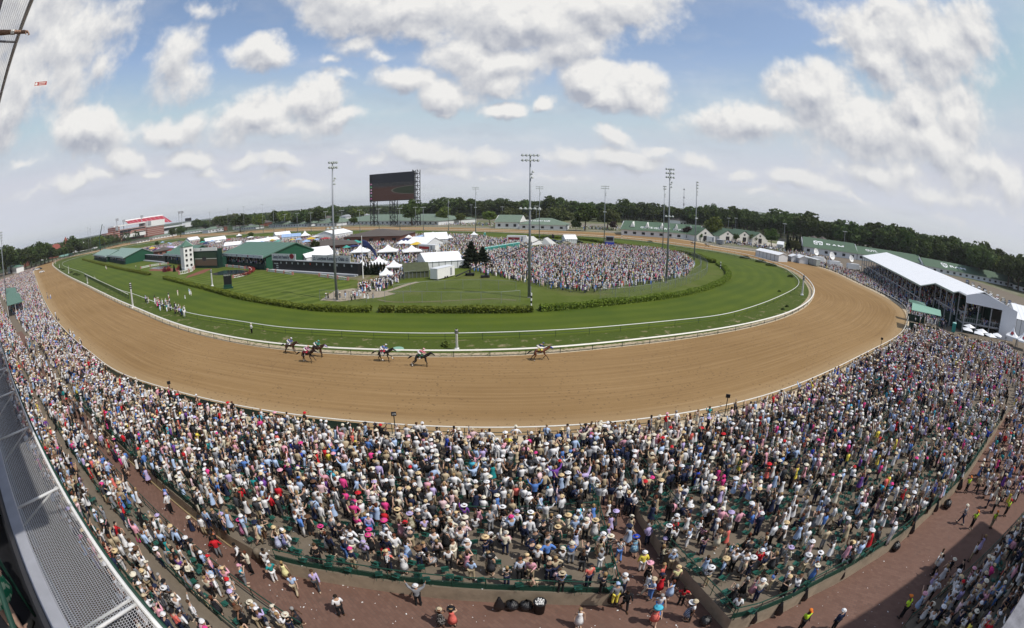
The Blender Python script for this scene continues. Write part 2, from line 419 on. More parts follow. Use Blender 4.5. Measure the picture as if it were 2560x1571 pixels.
def strip(name, A, B, z, m, kind='structure', parent=None):
    """ribbon between two equally sampled curves"""
    n = min(len(A), len(B)); vs = [(a[0], a[1], z) for a in A[:n]]+[(b[0], b[1], z) for b in B[:n]]
    mb = MB(); mb.add(vs, [(i, i+1, i+1+n, i+n) for i in range(n-1)]); o = mb.build(name, m, parent)
    bm = bmesh.new(); bm.from_mesh(o.data); bmesh.ops.recalc_face_normals(bm, faces=bm.faces)
    if sum(f.normal.z for f in bm.faces) < 0: bmesh.ops.reverse_faces(bm, faces=bm.faces)
    bm.to_mesh(o.data); bm.free()
    if parent is None: tag(o, None, None, None, kind)
    return o

# ------------------------------------------------------------------ track outlines (points read off the photograph, laid on the ground)
OUT_PX = [(88,672),(95,711),(112,754),(143,807),(202,869),(238,897),(301,945),(436,992),(582,1029),(727,1055),(935,1077),(1195,1091),(1455,1083),(1662,1060),(1870,1018),(2026,961),(2161,893.5),(2241,850),(2260,822.6),(2266,789),(2247,764),(2201,738),(2139,708),(2078,679),(2016,659),(1954,644),(1892.5,631),(1800,619),(1718,602),(1576,586),(1434,579),(1292,575),(1150,570),(1004,568),(777,569),(625,578),(540,583.5),(454,588.5),(398,595),(341,604),(284,614.5),(236,628),(185,640.5),(148,648),(114,658)]
INN_PX = [(131,663),(143,676),(167,692),(214,716),(262,741),(300,760),(343,779),(457,826),(582,857),(727,878),(935,890.5),(1143,893.5),(1371,886),(1558,867),(1680,853),(1800,835),(1892,816),(1970,792),(2022,761),(2034,727),(2000,688),(1954,667),(1849,637),(1718,616.5),(1576,598.6),(1434,589.5),(1292,582.5),(1150,578),(1004,575.5),(777,577),(699,580),(540,590),(426,598),(341,609.5),(284,620.5),(241,631),(213,636),(170,645),(139,655)]
TURF_PX = [(157,660),(212,689),(300,733),(335,744),(466,793),(625,821),(699,834),(830,842),(980,849.5),(1130,851),(1280,847),(1419,841),(1600,825),(1720,812),(1800,802.5),(1892.5,775),(1954,748.6),(1991,727),(1997,711.5),(1985,696),(1954,674.5),(1892,656),(1800,636),(1718,624),(1576,604),(1434,593.5),(1292,586.5),(1150,582.5),(1004,579.5),(777,581),(699,583.5),(540,594),(426,603),(341,615),(260,631),(213,641)]
HEDGE_PX = [(207,650),(284,670),(375,689),(409,697),(511,723),(597,746),(699,764),(777,775),(834,779),(935,780),(1143,782),(1299,781),(1380,776),(1462,769),(1576,757),(1690,742),(1775,721),(1815,701),(1820,684),(1803,667),(1761,650),(1718,637),(1565,617),(1440,600),(1292,594)]
def gl(pts): return [at(*p) for p in pts]
OUTER = smooth(resample(spline(gl(OUT_PX), 2.0, True), 2.5, True)[:-1], 6, True)
INNER = smooth(resample(spline(gl(INN_PX), 2.0, True), 2.5, True)[:-1], 6, True)
TURF = smooth(resample(spline(gl(TURF_PX), 2.0, True), 2.5, True)[:-1], 6, True)
HEDGE = smooth(resample(spline(gl(HEDGE_PX), 1.0), 1.0), 6)

# ------------------------------------------------------------------ ground materials
def b_dirt(t, P, c, b):
    n = t.noise(P, 0.035, 4, 0.55); c = t.mix(t.maprange(n, 0.35, 0.65), c, c4((0.243,0.151,0.067)))
    # tyre and harrow streaks run with the track: stretched noise in track direction is given by the UV map
    uv = t.new('ShaderNodeUVMap'); uv.uv_map = 'track'
    mp = t.new('ShaderNodeMapping'); t.l.new(uv.outputs[0], mp.inputs[0]); mp.inputs[3].default_value = (0.03, 1.6, 1)
    s1 = t.noise(mp.outputs[0], 1.0, 6, 0.65)
    c = t.mix(t.maprange(s1, 0.50, 0.70, 0.0, 0.45), c, c4((0.38,0.255,0.13)))
    c = t.mix(t.maprange(s1, 0.48, 0.32, 0.0, 0.35), c, c4((0.155,0.088,0.042)))
    sp = t.new('ShaderNodeSeparateXYZ'); t.l.new(uv.outputs[0], sp.inputs[0])
    edge = t.maprange(sp.outputs[1], 1.5, 4.5, 0.55, 0.0)
    c = t.mix(edge, c, c4((0.40,0.29,0.165)))
    # hoof prints
    vo = t.new('ShaderNodeTexVoronoi'); vo.inputs['Scale'].default_value = 1.5; t.l.new(P, vo.inputs['Vector']); vo.inputs['Randomness'].default_value = 1.0
    pr = t.math('LESS_THAN', vo.outputs['Distance'], 0.20)
    pr = t.math('MULTIPLY', pr, t.math('GREATER_THAN', t.noise(P, 0.11, 3), 0.48))
    c = t.mix(t.math('MULTIPLY', pr, 0.7), c, c4((0.15,0.095,0.05)))
    bm_ = t.new('ShaderNodeBump'); bm_.inputs['Strength'].default_value = 0.6; bm_.inputs['Distance'].default_value = 0.06
    t.l.new(t.math('ADD', t.noise(P, 5.0, 5, 0.7), t.math('MULTIPLY', s1, 1.5)), bm_.inputs['Height']); t.l.new(bm_.outputs[0], b.inputs['Normal'])
    return c
M_dirt = mat('dirt', (0.288,0.184,0.085), 0.95, var=0.07, scale=1.2, spec=0.05, build=b_dirt)
def b_turf(t, P, c, b):
    uv = t.new('ShaderNodeUVMap'); uv.uv_map = 'track'; sp = t.new('ShaderNodeSeparateXYZ'); t.l.new(uv.outputs[0], sp.inputs[0])
    band = t.math('SINE', t.math('MULTIPLY', sp.outputs[1], 1.35)); band = t.math('ADD', band, t.math('MULTIPLY_ADD', t.noise(P, 0.3, 3), 1.6, -0.8))
    c = t.mix(t.maprange(band, -0.6, 0.8), c, c4((0.088,0.120,0.010)))
    mp = t.new('ShaderNodeMapping'); t.l.new(uv.outputs[0], mp.inputs[0]); mp.inputs[3].default_value = (0.12, 3.0, 1)
    c = t.mix(t.maprange(t.noise(mp.outputs[0], 1.0, 5, 0.7), 0.5, 0.72, 0.0, 0.5), c, c4((0.11,0.14,0.032)))
    c = t.mix(t.maprange(t.noise(P, 0.06, 4), 0.42, 0.66, 0.0, 0.45), c, c4((0.034,0.068,0.009)))
    return c
M_turf = mat('turf', (0.072,0.104,0.008), 0.9, var=0.16, scale=2.2, spec=0.15, build=b_turf)
def b_lawn(t, P, c, b):
    mp = t.new('ShaderNodeMapping'); t.l.new(P, mp.inputs[0]); mp.inputs[2].default_value = (0,0,R(38))
    sp = t.new('ShaderNodeSeparateXYZ'); t.l.new(mp.outputs[0], sp.inputs[0])
    a = t.math('SINE', t.math('MULTIPLY', sp.outputs[0], 1.15)); bb = t.math('SINE', t.math('MULTIPLY', sp.outputs[1], 0.85))
    s_ = t.math('ADD', a, t.math('MULTIPLY', bb, 0.45))
    c = t.mix(t.maprange(s_, -0.5, 0.5), c, c4((0.108,0.142,0.02)))
    c = t.mix(t.maprange(t.noise(P, 0.15, 5, 0.65), 0.5, 0.7, 0.0, 0.5), c, c4((0.13,0.155,0.04)))
    return c
M_lawn = mat('lawn', (0.066,0.096,0.010), 0.9, var=0.15, scale=1.8, spec=0.15, build=b_lawn)
def b_grass(t, P, c, b):
    c = t.mix(t.maprange(t.noise(P, 0.12, 6, 0.65), 0.42, 0.68, 0.0, 0.7), c, c4((0.12,0.145,0.035)))
    c = t.mix(t.maprange(t.noise(P, 0.05, 4, 0.6), 0.55, 0.72, 0.0, 0.5), c, c4((0.17,0.15,0.07)))
    return c
M_grass = mat('infield_grass', (0.076,0.104,0.012), 0.92, var=0.22, scale=1.5, spec=0.15, build=b_grass)
def b_verge(t, P, c, b):
    return t.mix(t.maprange(t.noise(P, 0.45, 5, 0.7), 0.56, 0.68, 0.0, 0.75), c, c4((0.33,0.26,0.16)))
M_verge = mat('verge_grass', (0.062,0.088,0.012), 0.92, var=0.3, scale=3.0, spec=0.15, build=b_verge)
def b_brick(t, P, c, b):
    br = t.new('ShaderNodeTexBrick'); t.l.new(P, br.inputs['Vector']); br.inputs['Scale'].default_value = 1.0
    mpb = t.new('ShaderNodeMapping'); t.l.new(P, mpb.inputs[0]); mpb.inputs[2].default_value = (0,0,R(45)); t.l.new(mpb.outputs[0], br.inputs['Vector'])
    br.inputs['Brick Width'].default_value = 0.42; br.inputs['Row Height'].default_value = 0.21; br.inputs['Mortar Size'].default_value = 0.014
    br.inputs['Color1'].default_value = (0.145,0.08,0.06,1); br.inputs['Color2'].default_value = (0.195,0.112,0.084,1); br.inputs['Mortar'].default_value = (0.12,0.085,0.07,1)
    c = t.mix(t.maprange(t.noise(P, 0.25, 5, 0.6), 0.35, 0.7), br.outputs[0], c)
    return t.mix(t.maprange(t.noise(P, 1.1, 5, 0.7), 0.56, 0.72, 0.0, 0.6), c, c4((0.11,0.075,0.06)))
M_brick = mat('brick_paving', (0.155,0.088,0.066), 0.85, var=0.14, scale=1.4, spec=0.2, build=b_brick)
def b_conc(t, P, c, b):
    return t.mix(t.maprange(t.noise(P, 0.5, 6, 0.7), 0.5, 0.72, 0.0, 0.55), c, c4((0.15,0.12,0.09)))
M_conc = mat('tan_concrete', (0.17,0.14,0.105), 0.9, var=0.14, scale=2.0, spec=0.2, build=b_conc)  # base darkened: the shade in gaps between spectators is put into the colour
def b_terr(t, P, c, b):
    c = t.mix(t.maprange(t.noise(P, 0.012, 5, 0.6), 0.46, 0.60), c, c4((0.22,0.20,0.16)))
    return t.mix(t.maprange(t.vmath('LENGTH', P, out=1), 500, 750), c, c4((0.035,0.055,0.022)))
M_terr = mat('terrain_ground', (0.14,0.15,0.07), 0.95, var=0.2, scale=0.2, spec=0.1, build=b_terr)
M_green = mat('green_paint', (0.012,0.055,0.037), 0.55, var=0.15)
M_rail = mat('dark_rail_paint', (0.012,0.035,0.028), 0.5, var=0.1)
M_white = mat('white_paint', (0.78,0.78,0.76), 0.5, var=0.06, scale=1.0)
M_cream = mat('cream_rail', (0.74,0.71,0.64), 0.5, var=0.07, scale=1.0)
M_black = mat('black_paint', (0.015,0.015,0.017), 0.5, var=0.2)
M_steel = mat('galvanised_steel', (0.24,0.26,0.28), 0.5, metal=0.4, var=0.12)
M_grey = mat('grey_paint', (0.30,0.31,0.33), 0.6, var=0.1)
# ------------------------------------------------------------------ terrain and track sheets
tr = MB(); RR = [0, 60, 150, 400, 900, 2000, 4000, 9000]
NS = 64
vs = [(0, 200, 0)]; fs = []
for r in RR[1:]:
    for k in range(NS):
        a = 2*math.pi*k/NS; vs.append((r*math.cos(a), 200+r*math.sin(a), 0))
for k in range(NS): fs.append((0, 1+k, 1+(k+1)%NS))
for q in range(len(RR)-2):
    for k in range(NS):
        a, b = 1+q*NS+k, 1+q*NS+(k+1)%NS; fs.append((a, a+NS, b+NS, b))
tr.add(vs, fs); tag(tr.build('terrain', M_terr), None, None, None, 'structure')

def match(A, B):
    """for each point of the closed curve A the matching point of B, moving forward only"""
    n = len(B); idx = []; j = int(np.argmin(np.hypot(*(B-A[0]).T)));
    if j > n//2: j -= n
    idx.append(j)
    for p in A[1:]:
        c = np.arange(idx[-1], idx[-1]+25); d = np.hypot(*(B[c % n]-p).T); idx.append(int(c[np.argmin(d)]))
    idx = np.array(idx, float)
    for _ in range(12): idx[1:-1] = 0.25*idx[:-2]+0.5*idx[1:-1]+0.25*idx[2:]
    i0 = np.floor(idx).astype(int); f = (idx-i0)[:, None]
    return B[i0 % n]*(1-f)+B[(i0+1) % n]*f
def ring(name, A, B, z, m, nc=6, closed=True):
    M = match(A, B); n = len(A); L = np.r_[0, np.cumsum(np.linalg.norm(np.diff(A, axis=0), axis=1))]
    W_ = np.linalg.norm(M-A, axis=1); vs = []; uv = []
    for k in range(nc+1):
        f = k/nc; q = A*(1-f)+M*f
        vs += [(x, y, z) for x, y in q]; uv += [(L[i], W_[i]*f) for i in range(n)]
    fs = []
    for k in range(nc):
        for i in range(n if closed else n-1):
            a, b = k*n+i, k*n+(i+1) % n; fs.append((a, b, b+n, a+n))
    me = bpy.data.meshes.new(name); me.from_pydata(vs, [], fs); u = me.uv_layers.new(name='track')
    li = np.zeros(len(me.loops), np.int32); me.loops.foreach_get('vertex_index', li)
    U = np.array(uv)[li]; u.data.foreach_set('uv', U.astype(np.float32).ravel()); me.materials.append(m)
    o = link(name, me); tag(o, None, None, None, 'structure'); return o
INFIELD = np.vstack([HEDGE, np.array([at(*p)[:2] for p in [(1150,590),(1004,587),(777,589),(540,602.5),(426,612.5),(341,625.5),(270,638),(225,646)]])])
sheet('verge', INNER, 0.012, M_verge)
ring('dirt_track', OUTER, INNER, 0.02, M_dirt, 8)
ring('turf_course', TURF, smooth(resample(INFIELD, 2.5, True)[:-1], 3, True), 0.03, M_turf, 8)
sheet('infield', INFIELD, 0.045, M_grass)
# striped lawn in front of the tote board, and the mown hill
sheet('lawn', gl([(530,722),(600,739),(700,757),(777,768),(800,768),(845,752),(880,712),(862,700),(820,697),(680,684),(600,680),(640,700),(560,705)]), 0.06, M_lawn)
sheet('lawn', gl([(320,676),(409,692),(500,714),(540,704),(520,690),(470,690),(420,668),(372,655),(330,664)]), 0.06, M_lawn)
M_gravel = mat('gravel', (0.33,0.28,0.21), 0.95, var=0.2, scale=1.5, spec=0.1)
sheet('path', gl([(800,752),(835,729),(880,722),(935,725),(990,735),(950,745),(900,748),(850,755)]), 0.07, M_gravel)
def b_crowdg(t, P, c, b): return t.mix(t.maprange(t.noise(P, 0.3, 5, 0.6), 0.45, 0.6), c, c4((0.10,0.12,0.03)))
M_worn = mat('worn_ground', (0.20,0.17,0.11), 0.95, var=0.2, scale=1.5, spec=0.1, build=b_crowdg)
sheet('infield_paving', gl([(225,640),(341,622),(540,600),(777,590),(1004,588.5),(1250,594),(1200,620),(1130,650),(1010,690),(960,712),(880,700),(683,675),(560,660),(420,650),(330,652)]), 0.052, M_worn)
# concrete apron and backside road
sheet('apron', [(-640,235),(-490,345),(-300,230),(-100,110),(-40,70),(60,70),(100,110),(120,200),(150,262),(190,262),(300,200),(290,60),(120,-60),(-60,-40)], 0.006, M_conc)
BX = lambda t, s: (-0.924*t+0.382*s, 0.382*t+0.924*s)      # t metres along the grandstand to the left, s metres out from its face
sheet('brick_walk', [BX(150,9.6), BX(150,11.8), BX(70,11.8), BX(30,11.9), (-14,24), (6,26), (7.5,36), (10.6,36), (12,26), (35,25), (58,28),(75,32),(75,20),(52,12.6),(30,11),(24,10),(10,4),(0,2),(-10,6), BX(15,7.5), BX(15,9.6)], 0.014, M_brick)

# ------------------------------------------------------------------ rails along the tracks
def rail(name, C, h, r, m_rail, m_post, every, label, cat, offx=0.0, flat=None, closed=False, mid=False, post_r=0.04, vis=None, panel=None):
    root = empty(name, (C[0][0], C[0][1], 0), 0, label, cat); O = Vector((C[0][0], C[0][1], 0))
    pts = [Vector((p[0], p[1], h))-O for p in C]
    if closed: pts.append(pts[0])
    mb = MB()
    if flat:
        L0 = np.array([(p.x, p.y) for p in pts]); A_, B_ = offset(L0, flat*.5), offset(L0, -flat*.5); n = len(pts); q = [(p[0], p[1], z) for z, Q_ in ((h-.07, A_), (h+.05, L0*.5+A_*.5), (h+.05, L0*.5+B_*.5), (h-.07, B_)) for p in Q_]
        mb.add(q, [(k*n+i, k*n+i+1, ((k+1) % 4)*n+i+1, ((k+1) % 4)*n+i) for k in range(4) for i in range(n-1)]); mb.build('top_rail', m_rail, root)
    else: mb.tube(pts, r, 6); mb.build('top_rail', m_rail, root, True)
    if mid:
        mb = MB(); mb.tube([p-Vector((0,0,h*0.48)) for p in pts], r*0.55, 5); mb.build('middle_rail', m_post, root, True)
    if panel:
        mb = MB(); n = len(pts); lo = [Vector((p.x,p.y,0.05)) for p in pts]; hi = [Vector((p.x,p.y,panel)) for p in pts]
        mb.add(lo+hi, [(i, i+1, i+1+n, i+n) for i in range(n-1)]); o = mb.build('kick_board', m_post, root)
        md = o.modifiers.new('thick', 'SOLIDIFY'); md.thickness = 0.04
    D = resample(C, every, closed); far = MB(); k = 0
    X, Y = proj(np.c_[D, np.zeros(len(D))]); dist = np.hypot(D[:, 0], D[:, 1])
    order = np.argsort(dist); near = set(order[:90])
    pm = MB(); pm.tube([(0,0,0),(0,0,h)], post_r, 5); pme = pm.mesh('post', m_post)
    for i, p in enumerate(D):
        if i in near: link('post', pme, root, (p[0]-O.x, p[1]-O.y, 0))
        elif dist[i] < 420: far.tube([(p[0]-O.x, p[1]-O.y, 0), (p[0]-O.x, p[1]-O.y, h)], post_r, 4)
    if far.v: tag(far.build('far_posts', m_post, root), kind='stuff')
    return root
rail('track_rail', smooth(offset(INNER, 0.0, True),2,True), 1.05, 0.12, M_cream, M_rail, 5.2, 'curved white inner rail between the dirt track and the grass verge', 'rail', closed=True, post_r=0.05, flat=0.42)
rail('turf_rail', TURF, 1.15, 0.07, M_white, M_rail, 6.0, 'thin white rail along the outer edge of the green turf course', 'rail', closed=True, mid=True, post_r=0.035)
OR_ = offset(OUTER, -0.45, True)
rail('track_rail', OR_, 1.15, 0.075, M_cream, M_rail, 2.4, 'white topped outer rail between the crowd and the dirt track', 'rail', closed=True, mid=True, post_r=0.04)
# low sand edge and dark green screen board of the dirt track
def b_sandgrass(t, P, c, b): return t.mix(t.maprange(t.noise(P, 1.3, 5, 0.7), 0.50, 0.62, 0.0, 0.9), c, c4((0.07,0.09,0.015)))
strip('sand_strip', offset(INNER, 1.7, True)[:-1], offset(INNER, 0.1, True)[:-1], 0.026, mat('sandy_grass', (0.42,0.34,0.23), 0.95, var=0.25, scale=2.5, build=b_sandgrass))
strip('track_edge', offset(INNER, 0.1, True)[:-1], offset(INNER, -0.12, True)[:-1], 0.028, mat('pale_sand', (0.56,0.46,0.32), 0.95, var=0.15, scale=2))
ka = [p for p in offset(OUTER, -0.5, True)[:len(OUTER)//2] if -125 < p[0] < -14]; nk = len(ka); mb = MB(); O_ = ka[0]
mb.add([(p[0]-O_[0],p[1]-O_[1],.03) for p in ka]+[(p[0]-O_[0],p[1]-O_[1],.95) for p in ka], [(i,i+1,i+1+nk,i+nk) for i in range(nk-1)]); kb = mb.build('rail_screen', M_rail, None, False, (O_[0],O_[1],0)); kb.modifiers.new('t','SOLIDIFY').thickness = .05; tag(kb, 'dark green screen board under the outer rail on the left half', 'board')
strip('track_edge', offset(OUTER, 0.0, True)[:-1], offset(OUTER, -2.2, True)[:-1], 0.016, mat('pale_sand', (0.56,0.46,0.32)))

# ------------------------------------------------------------------ hedge round the infield
def leafbox(C, wd, h, dens, seed, size=0.13, gaps=()):
    r_ = np.random.RandomState(seed); D = resample(C, 0.2); T = np.gradient(D, axis=0); T /= np.linalg.norm(T, axis=1)[:, None]+1e-9
    n = int(len(D)*dens*0.2*(wd+2*h)); i = r_.randint(0, len(D), n); u = r_.rand(n)*(wd+2*h)
    side = np.where(u < h, -1.0, np.where(u > h+wd, 1.0, (u-h)/wd*2-1)); zz = np.where(u < h, u, np.where(u > h+wd, u-h-wd, h))
    hh = 1+0.12*np.sin(i*0.021)+0.10*np.sin(i*0.083+1)
    P = np.c_[D[i], zz*hh]; N = np.c_[-T[i, 1], T[i, 0]]*(side*wd/2)[:, None]; P[:, :2] += N; P += r_.normal(0, 0.07, P.shape)
    P[:, 2] = np.abs(P[:, 2])
    return leaves(P, size, r_)
def leaves(P, size, r_):
    n = len(P); a = r_.normal(size=(n, 3)); a /= np.linalg.norm(a, axis=1)[:, None]; b = np.cross(a, r_.normal(size=(n, 3))); b /= np.linalg.norm(b, axis=1)[:, None]
    s = size*(0.6+0.8*r_.rand(n))[:, None]; a = a*s; b = b*s*0.7
    V = np.stack([P-a-b, P+a-b, P+a+b, P-a+b], 1).reshape(-1, 3); return V, np.arange(4*n).reshape(n, 4)
def leaf_mat(name, c1, c2, c3=None):
    m = bpy.data.materials.new(name); m.use_nodes = True; MATS[name] = m; t = NT(m.node_tree); b = t.n['Principled BSDF']
    b.inputs['Roughness'].default_value = 0.75; b.inputs['Specular IOR Level'].default_value = 0.25
    g_ = t.new('ShaderNodeNewGeometry'); oi = t.new('ShaderNodeObjectInfo')
    c = t.mix(t.maprange(t.noise(g_.outputs['Position'], 1.1, 4, 0.6), 0.35, 0.65), c4(c1), c4(c2))
    c = t.mix(t.math('MULTIPLY', g_.outputs['Random Per Island'], 0.5), c, c4(c3 or c2))
    hs = t.new('ShaderNodeHueSaturation'); t.l.new(c, hs.inputs['Color']); t.l.new(t.maprange(oi.outputs['Random'], 0, 1, 0.485, 0.52), hs.inputs['Hue']); t.l.new(t.maprange(oi.outputs['Random'], 0, 1, 0.75, 1.3), hs.inputs['Value'])
    t.l.new(hs.outputs[0], b.inputs['Base Color'])
    b.inputs['Subsurface Weight'].default_value = 0.0
    tl = t.new('ShaderNodeBsdfTranslucent'); t.l.new(hs.outputs[0], tl.inputs[0]); ms = t.new('ShaderNodeMixShader'); ms.inputs[0].default_value = 0.25
    t.l.new(b.outputs[0], ms.inputs[1]); t.l.new(tl.outputs[0], ms.inputs[2]); t.l.new(ms.outputs[0], t.n['Material Output'].inputs[0])
    return m
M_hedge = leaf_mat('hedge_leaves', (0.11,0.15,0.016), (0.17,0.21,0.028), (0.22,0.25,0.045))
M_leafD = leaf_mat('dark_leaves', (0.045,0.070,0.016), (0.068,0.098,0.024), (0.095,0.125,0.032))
M_leafM = leaf_mat('mid_leaves', (0.04,0.07,0.015), (0.06,0.095,0.02), (0.085,0.12,0.026))
M_leafL = leaf_mat('light_leaves', (0.085,0.13,0.02), (0.13,0.17,0.03), (0.16,0.19,0.04))
M_leafE = leaf_mat('evergreen_leaves', (0.012,0.022,0.011), (0.018,0.03,0.014), (0.026,0.04,0.016))
M_leafO = leaf_mat('olive_leaves', (0.06,0.075,0.022), (0.085,0.095,0.03), (0.11,0.11,0.04))
M_leafR = leaf_mat('maroon_leaves', (0.035,0.018,0.018), (0.045,0.022,0.02))
M_bark = mat('bark', (0.09,0.07,0.05), 0.95, var=0.3, scale=4)
def hedge(C, wd, h, label, seed, dens=60, size=0.16):
    root = empty('hedge', (C[0][0], C[0][1], 0), 0, label, 'hedge', None)
    L_ = C-C[0]; A = offset(L_, wd/2-0.12); B = offset(L_, -wd/2+0.12); n = len(L_)
    vs = [(p[0], p[1], 0) for p in A]+[(p[0], p[1], h-0.12) for p in A]+[(p[0], p[1], h-0.12) for p in B]+[(p[0], p[1], 0) for p in B]
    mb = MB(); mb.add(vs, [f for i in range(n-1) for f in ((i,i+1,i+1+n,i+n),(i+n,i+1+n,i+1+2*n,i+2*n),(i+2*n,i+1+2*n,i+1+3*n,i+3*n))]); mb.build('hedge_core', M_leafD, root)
    V, Fq = leafbox(L_, wd, h, dens, seed, size); link('foliage', npmesh('foliage', V, Fq, M_hedge), root)
hd = np.r_[0, np.cumsum(np.linalg.norm(np.diff(HEDGE, axis=0), axis=1))]; hx, hy = proj(np.c_[HEDGE, np.zeros(len(HEDGE))])
cut = lambda x0, x1, part: HEDGE[part][(hx[part] >= x0) & (hx[part] <= x1)]
top_i = int(np.argmax(hx)); lo = slice(0, top_i); hi_ = slice(top_i, len(HEDGE))
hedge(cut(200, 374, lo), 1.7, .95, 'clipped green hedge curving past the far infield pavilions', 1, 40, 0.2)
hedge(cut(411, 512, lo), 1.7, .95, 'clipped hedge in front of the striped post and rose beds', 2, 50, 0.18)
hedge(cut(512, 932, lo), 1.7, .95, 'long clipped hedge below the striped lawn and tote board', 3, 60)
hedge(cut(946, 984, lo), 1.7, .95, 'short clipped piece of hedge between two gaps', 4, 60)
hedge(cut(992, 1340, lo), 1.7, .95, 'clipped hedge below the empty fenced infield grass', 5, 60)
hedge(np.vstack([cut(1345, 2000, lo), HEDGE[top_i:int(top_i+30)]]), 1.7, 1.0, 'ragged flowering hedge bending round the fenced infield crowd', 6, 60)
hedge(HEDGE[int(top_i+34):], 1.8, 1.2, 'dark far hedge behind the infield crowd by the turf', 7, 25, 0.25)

# ------------------------------------------------------------------ trees
def crown(seed, rx=1.0, rz=1.0, n=1600, size=0.10, clumps=26, flat=0.0):
    r_ = np.random.RandomState(seed); c = r_.normal(size=(clumps, 3)); c /= np.linalg.norm(c, axis=1)[:, None]; c *= (0.35+0.5*r_.rand(clumps))[:, None]
    rad = 0.24+0.20*r_.rand(clumps); k = r_.randint(0, clumps, n); d = r_.normal(size=(n, 3)); d /= np.linalg.norm(d, axis=1)[:, None]
    P = c[k]+d*(rad[k]*(0.75+0.3*r_.rand(n)))[:, None]; P[:, 2] *= 0.95
    P *= np.array([rx, rx, rz]); P[:, 2] = np.where(P[:, 2] < -0.55*rz, -0.55*rz+0.2*(P[:, 2]+0.55*rz), P[:, 2])
    return P, r_
def trunk_mesh(name, h, r, seed):
    mb = MB(); r_ = random.Random(seed); mb.tube([(0,0,0),(0.02,0,h*0.35),(0,0.03,h*0.7)], [r*1.2, r*0.8, r*0.5], 7)
    for k in range(5):
        a = k*1.3+r_.random(); z = h*(0.4+0.07*k); mb.tube([(0,0,z),(math.cos(a)*h*0.13, math.sin(a)*h*0.13, z+h*0.13),(math.cos(a)*h*0.2, math.sin(a)*h*0.2, z+h*0.26)], [r*0.45, r*0.28, r*0.12], 5)
    return mb.mesh(name, M_bark)
TREE = {}
def tree_proto(kind, seed, mt, h=1.0, wr=0.36, n=1800, size=0.03, shape='round'):
    """unit-height tree meshes: trunk and crown"""
    P, r_ = crown(seed, wr, 0.40, n, clumps=34)
    P[:, 2] += 0.60
    if shape == 'cone':
        z = r_.rand(n)**1.3; a = r_.rand(n)*6.283; lay = 0.75+0.25*np.sin(z*40)
        rr = wr*(1-z*0.93)*lay*np.sqrt(0.45+0.55*r_.rand(n)); P = np.c_[rr*np.cos(a), rr*np.sin(a), 0.04+z*0.95]
    V, Fq = leaves(P, size, r_)
    TREE.setdefault(kind, []).append((trunk_mesh('trunk', 0.85, 0.028, seed), npmesh('crown', V, Fq, mt)))
for s_ in range(4): tree_proto('dark', 20+s_, M_leafD, wr=0.40)
for s_ in range(4): tree_proto('mid', 30+s_, M_leafM, wr=0.38)
for s_ in range(3): tree_proto('light', 40+s_, M_leafL, wr=0.40)
for s_ in range(2): tree_proto('olive', 50+s_, M_leafO, wr=0.48, n=2000)
for s_ in range(2): tree_proto('maroon', 55+s_, M_leafR, wr=0.45)
for s_ in range(2): tree_proto('cone', 60+s_, M_leafE, wr=0.17, n=1500, shape='cone')
for s_ in range(2): tree_proto('evergreen', 65+s_, M_leafE, wr=0.50, n=4200, shape='cone')
def tree(x, y, h, kind, label, wide=1.0, group=None, name='tree'):
    tm, cm = rnd.choice(TREE[kind]); r = empty(name, (x, y, 0), rnd.uniform(0, 6.28), label, 'tree', group)
    a = link('trunk', tm, r); b = link('crown', cm, r); a.scale = (h, h, h); b.scale = (h*wide, h*wide, h); return r
def tree_px(px, py, top, kind, label, wide=1.0, group=None, name='tree'):
    p = at(px, py); return tree(p.x, p.y, max(2.0, zof(px, top, p)), kind, label, wide, group, name)
ORD = ['leftmost','second','third','fourth','fifth','sixth','seventh','eighth','ninth','tenth','eleventh','twelfth','thirteenth','fourteenth','fifteenth','sixteenth','seventeenth','eighteenth','nineteenth','twentieth','twenty-first','twenty-second','twenty-third','twenty-fourth','twenty-fifth','twenty-sixth','twenty-seventh','twenty-eighth','twenty-ninth','thirtieth']
TENS = {3:'thirty',4:'forty',5:'fifty',6:'sixty',7:'seventy',8:'eighty',9:'ninety'}; U = ['first','second','third','fourth','fifth','sixth','seventh','eighth','ninth']
def ordw(k):
    k += 1
    if k > 99: return 'hundred and '+ordw(k-101) if k > 100 else 'hundredth'
    if k <= 30: return ORD[k-1] if k > 1 else 'first'
    return (TENS[k//10][:-1]+'ieth') if k % 10 == 0 else TENS[k//10]+'-'+U[k % 10-1]
def nth(i): return ORD[i] if i == 0 else ORD[i]
def face(p): return math.atan2(p[0], -p[1]) if True else 0      # rotation that turns local -y towards the camera
def yaw_to_cam(p): return math.atan2(-p[0], p[1])*-1 + 0        # helper kept simple
def yaw(p):
    """rz so that the local -y axis looks at the camera"""
    return math.atan2(p[0], -p[1]) + math.pi if False else math.atan2(-p[0], p[1])
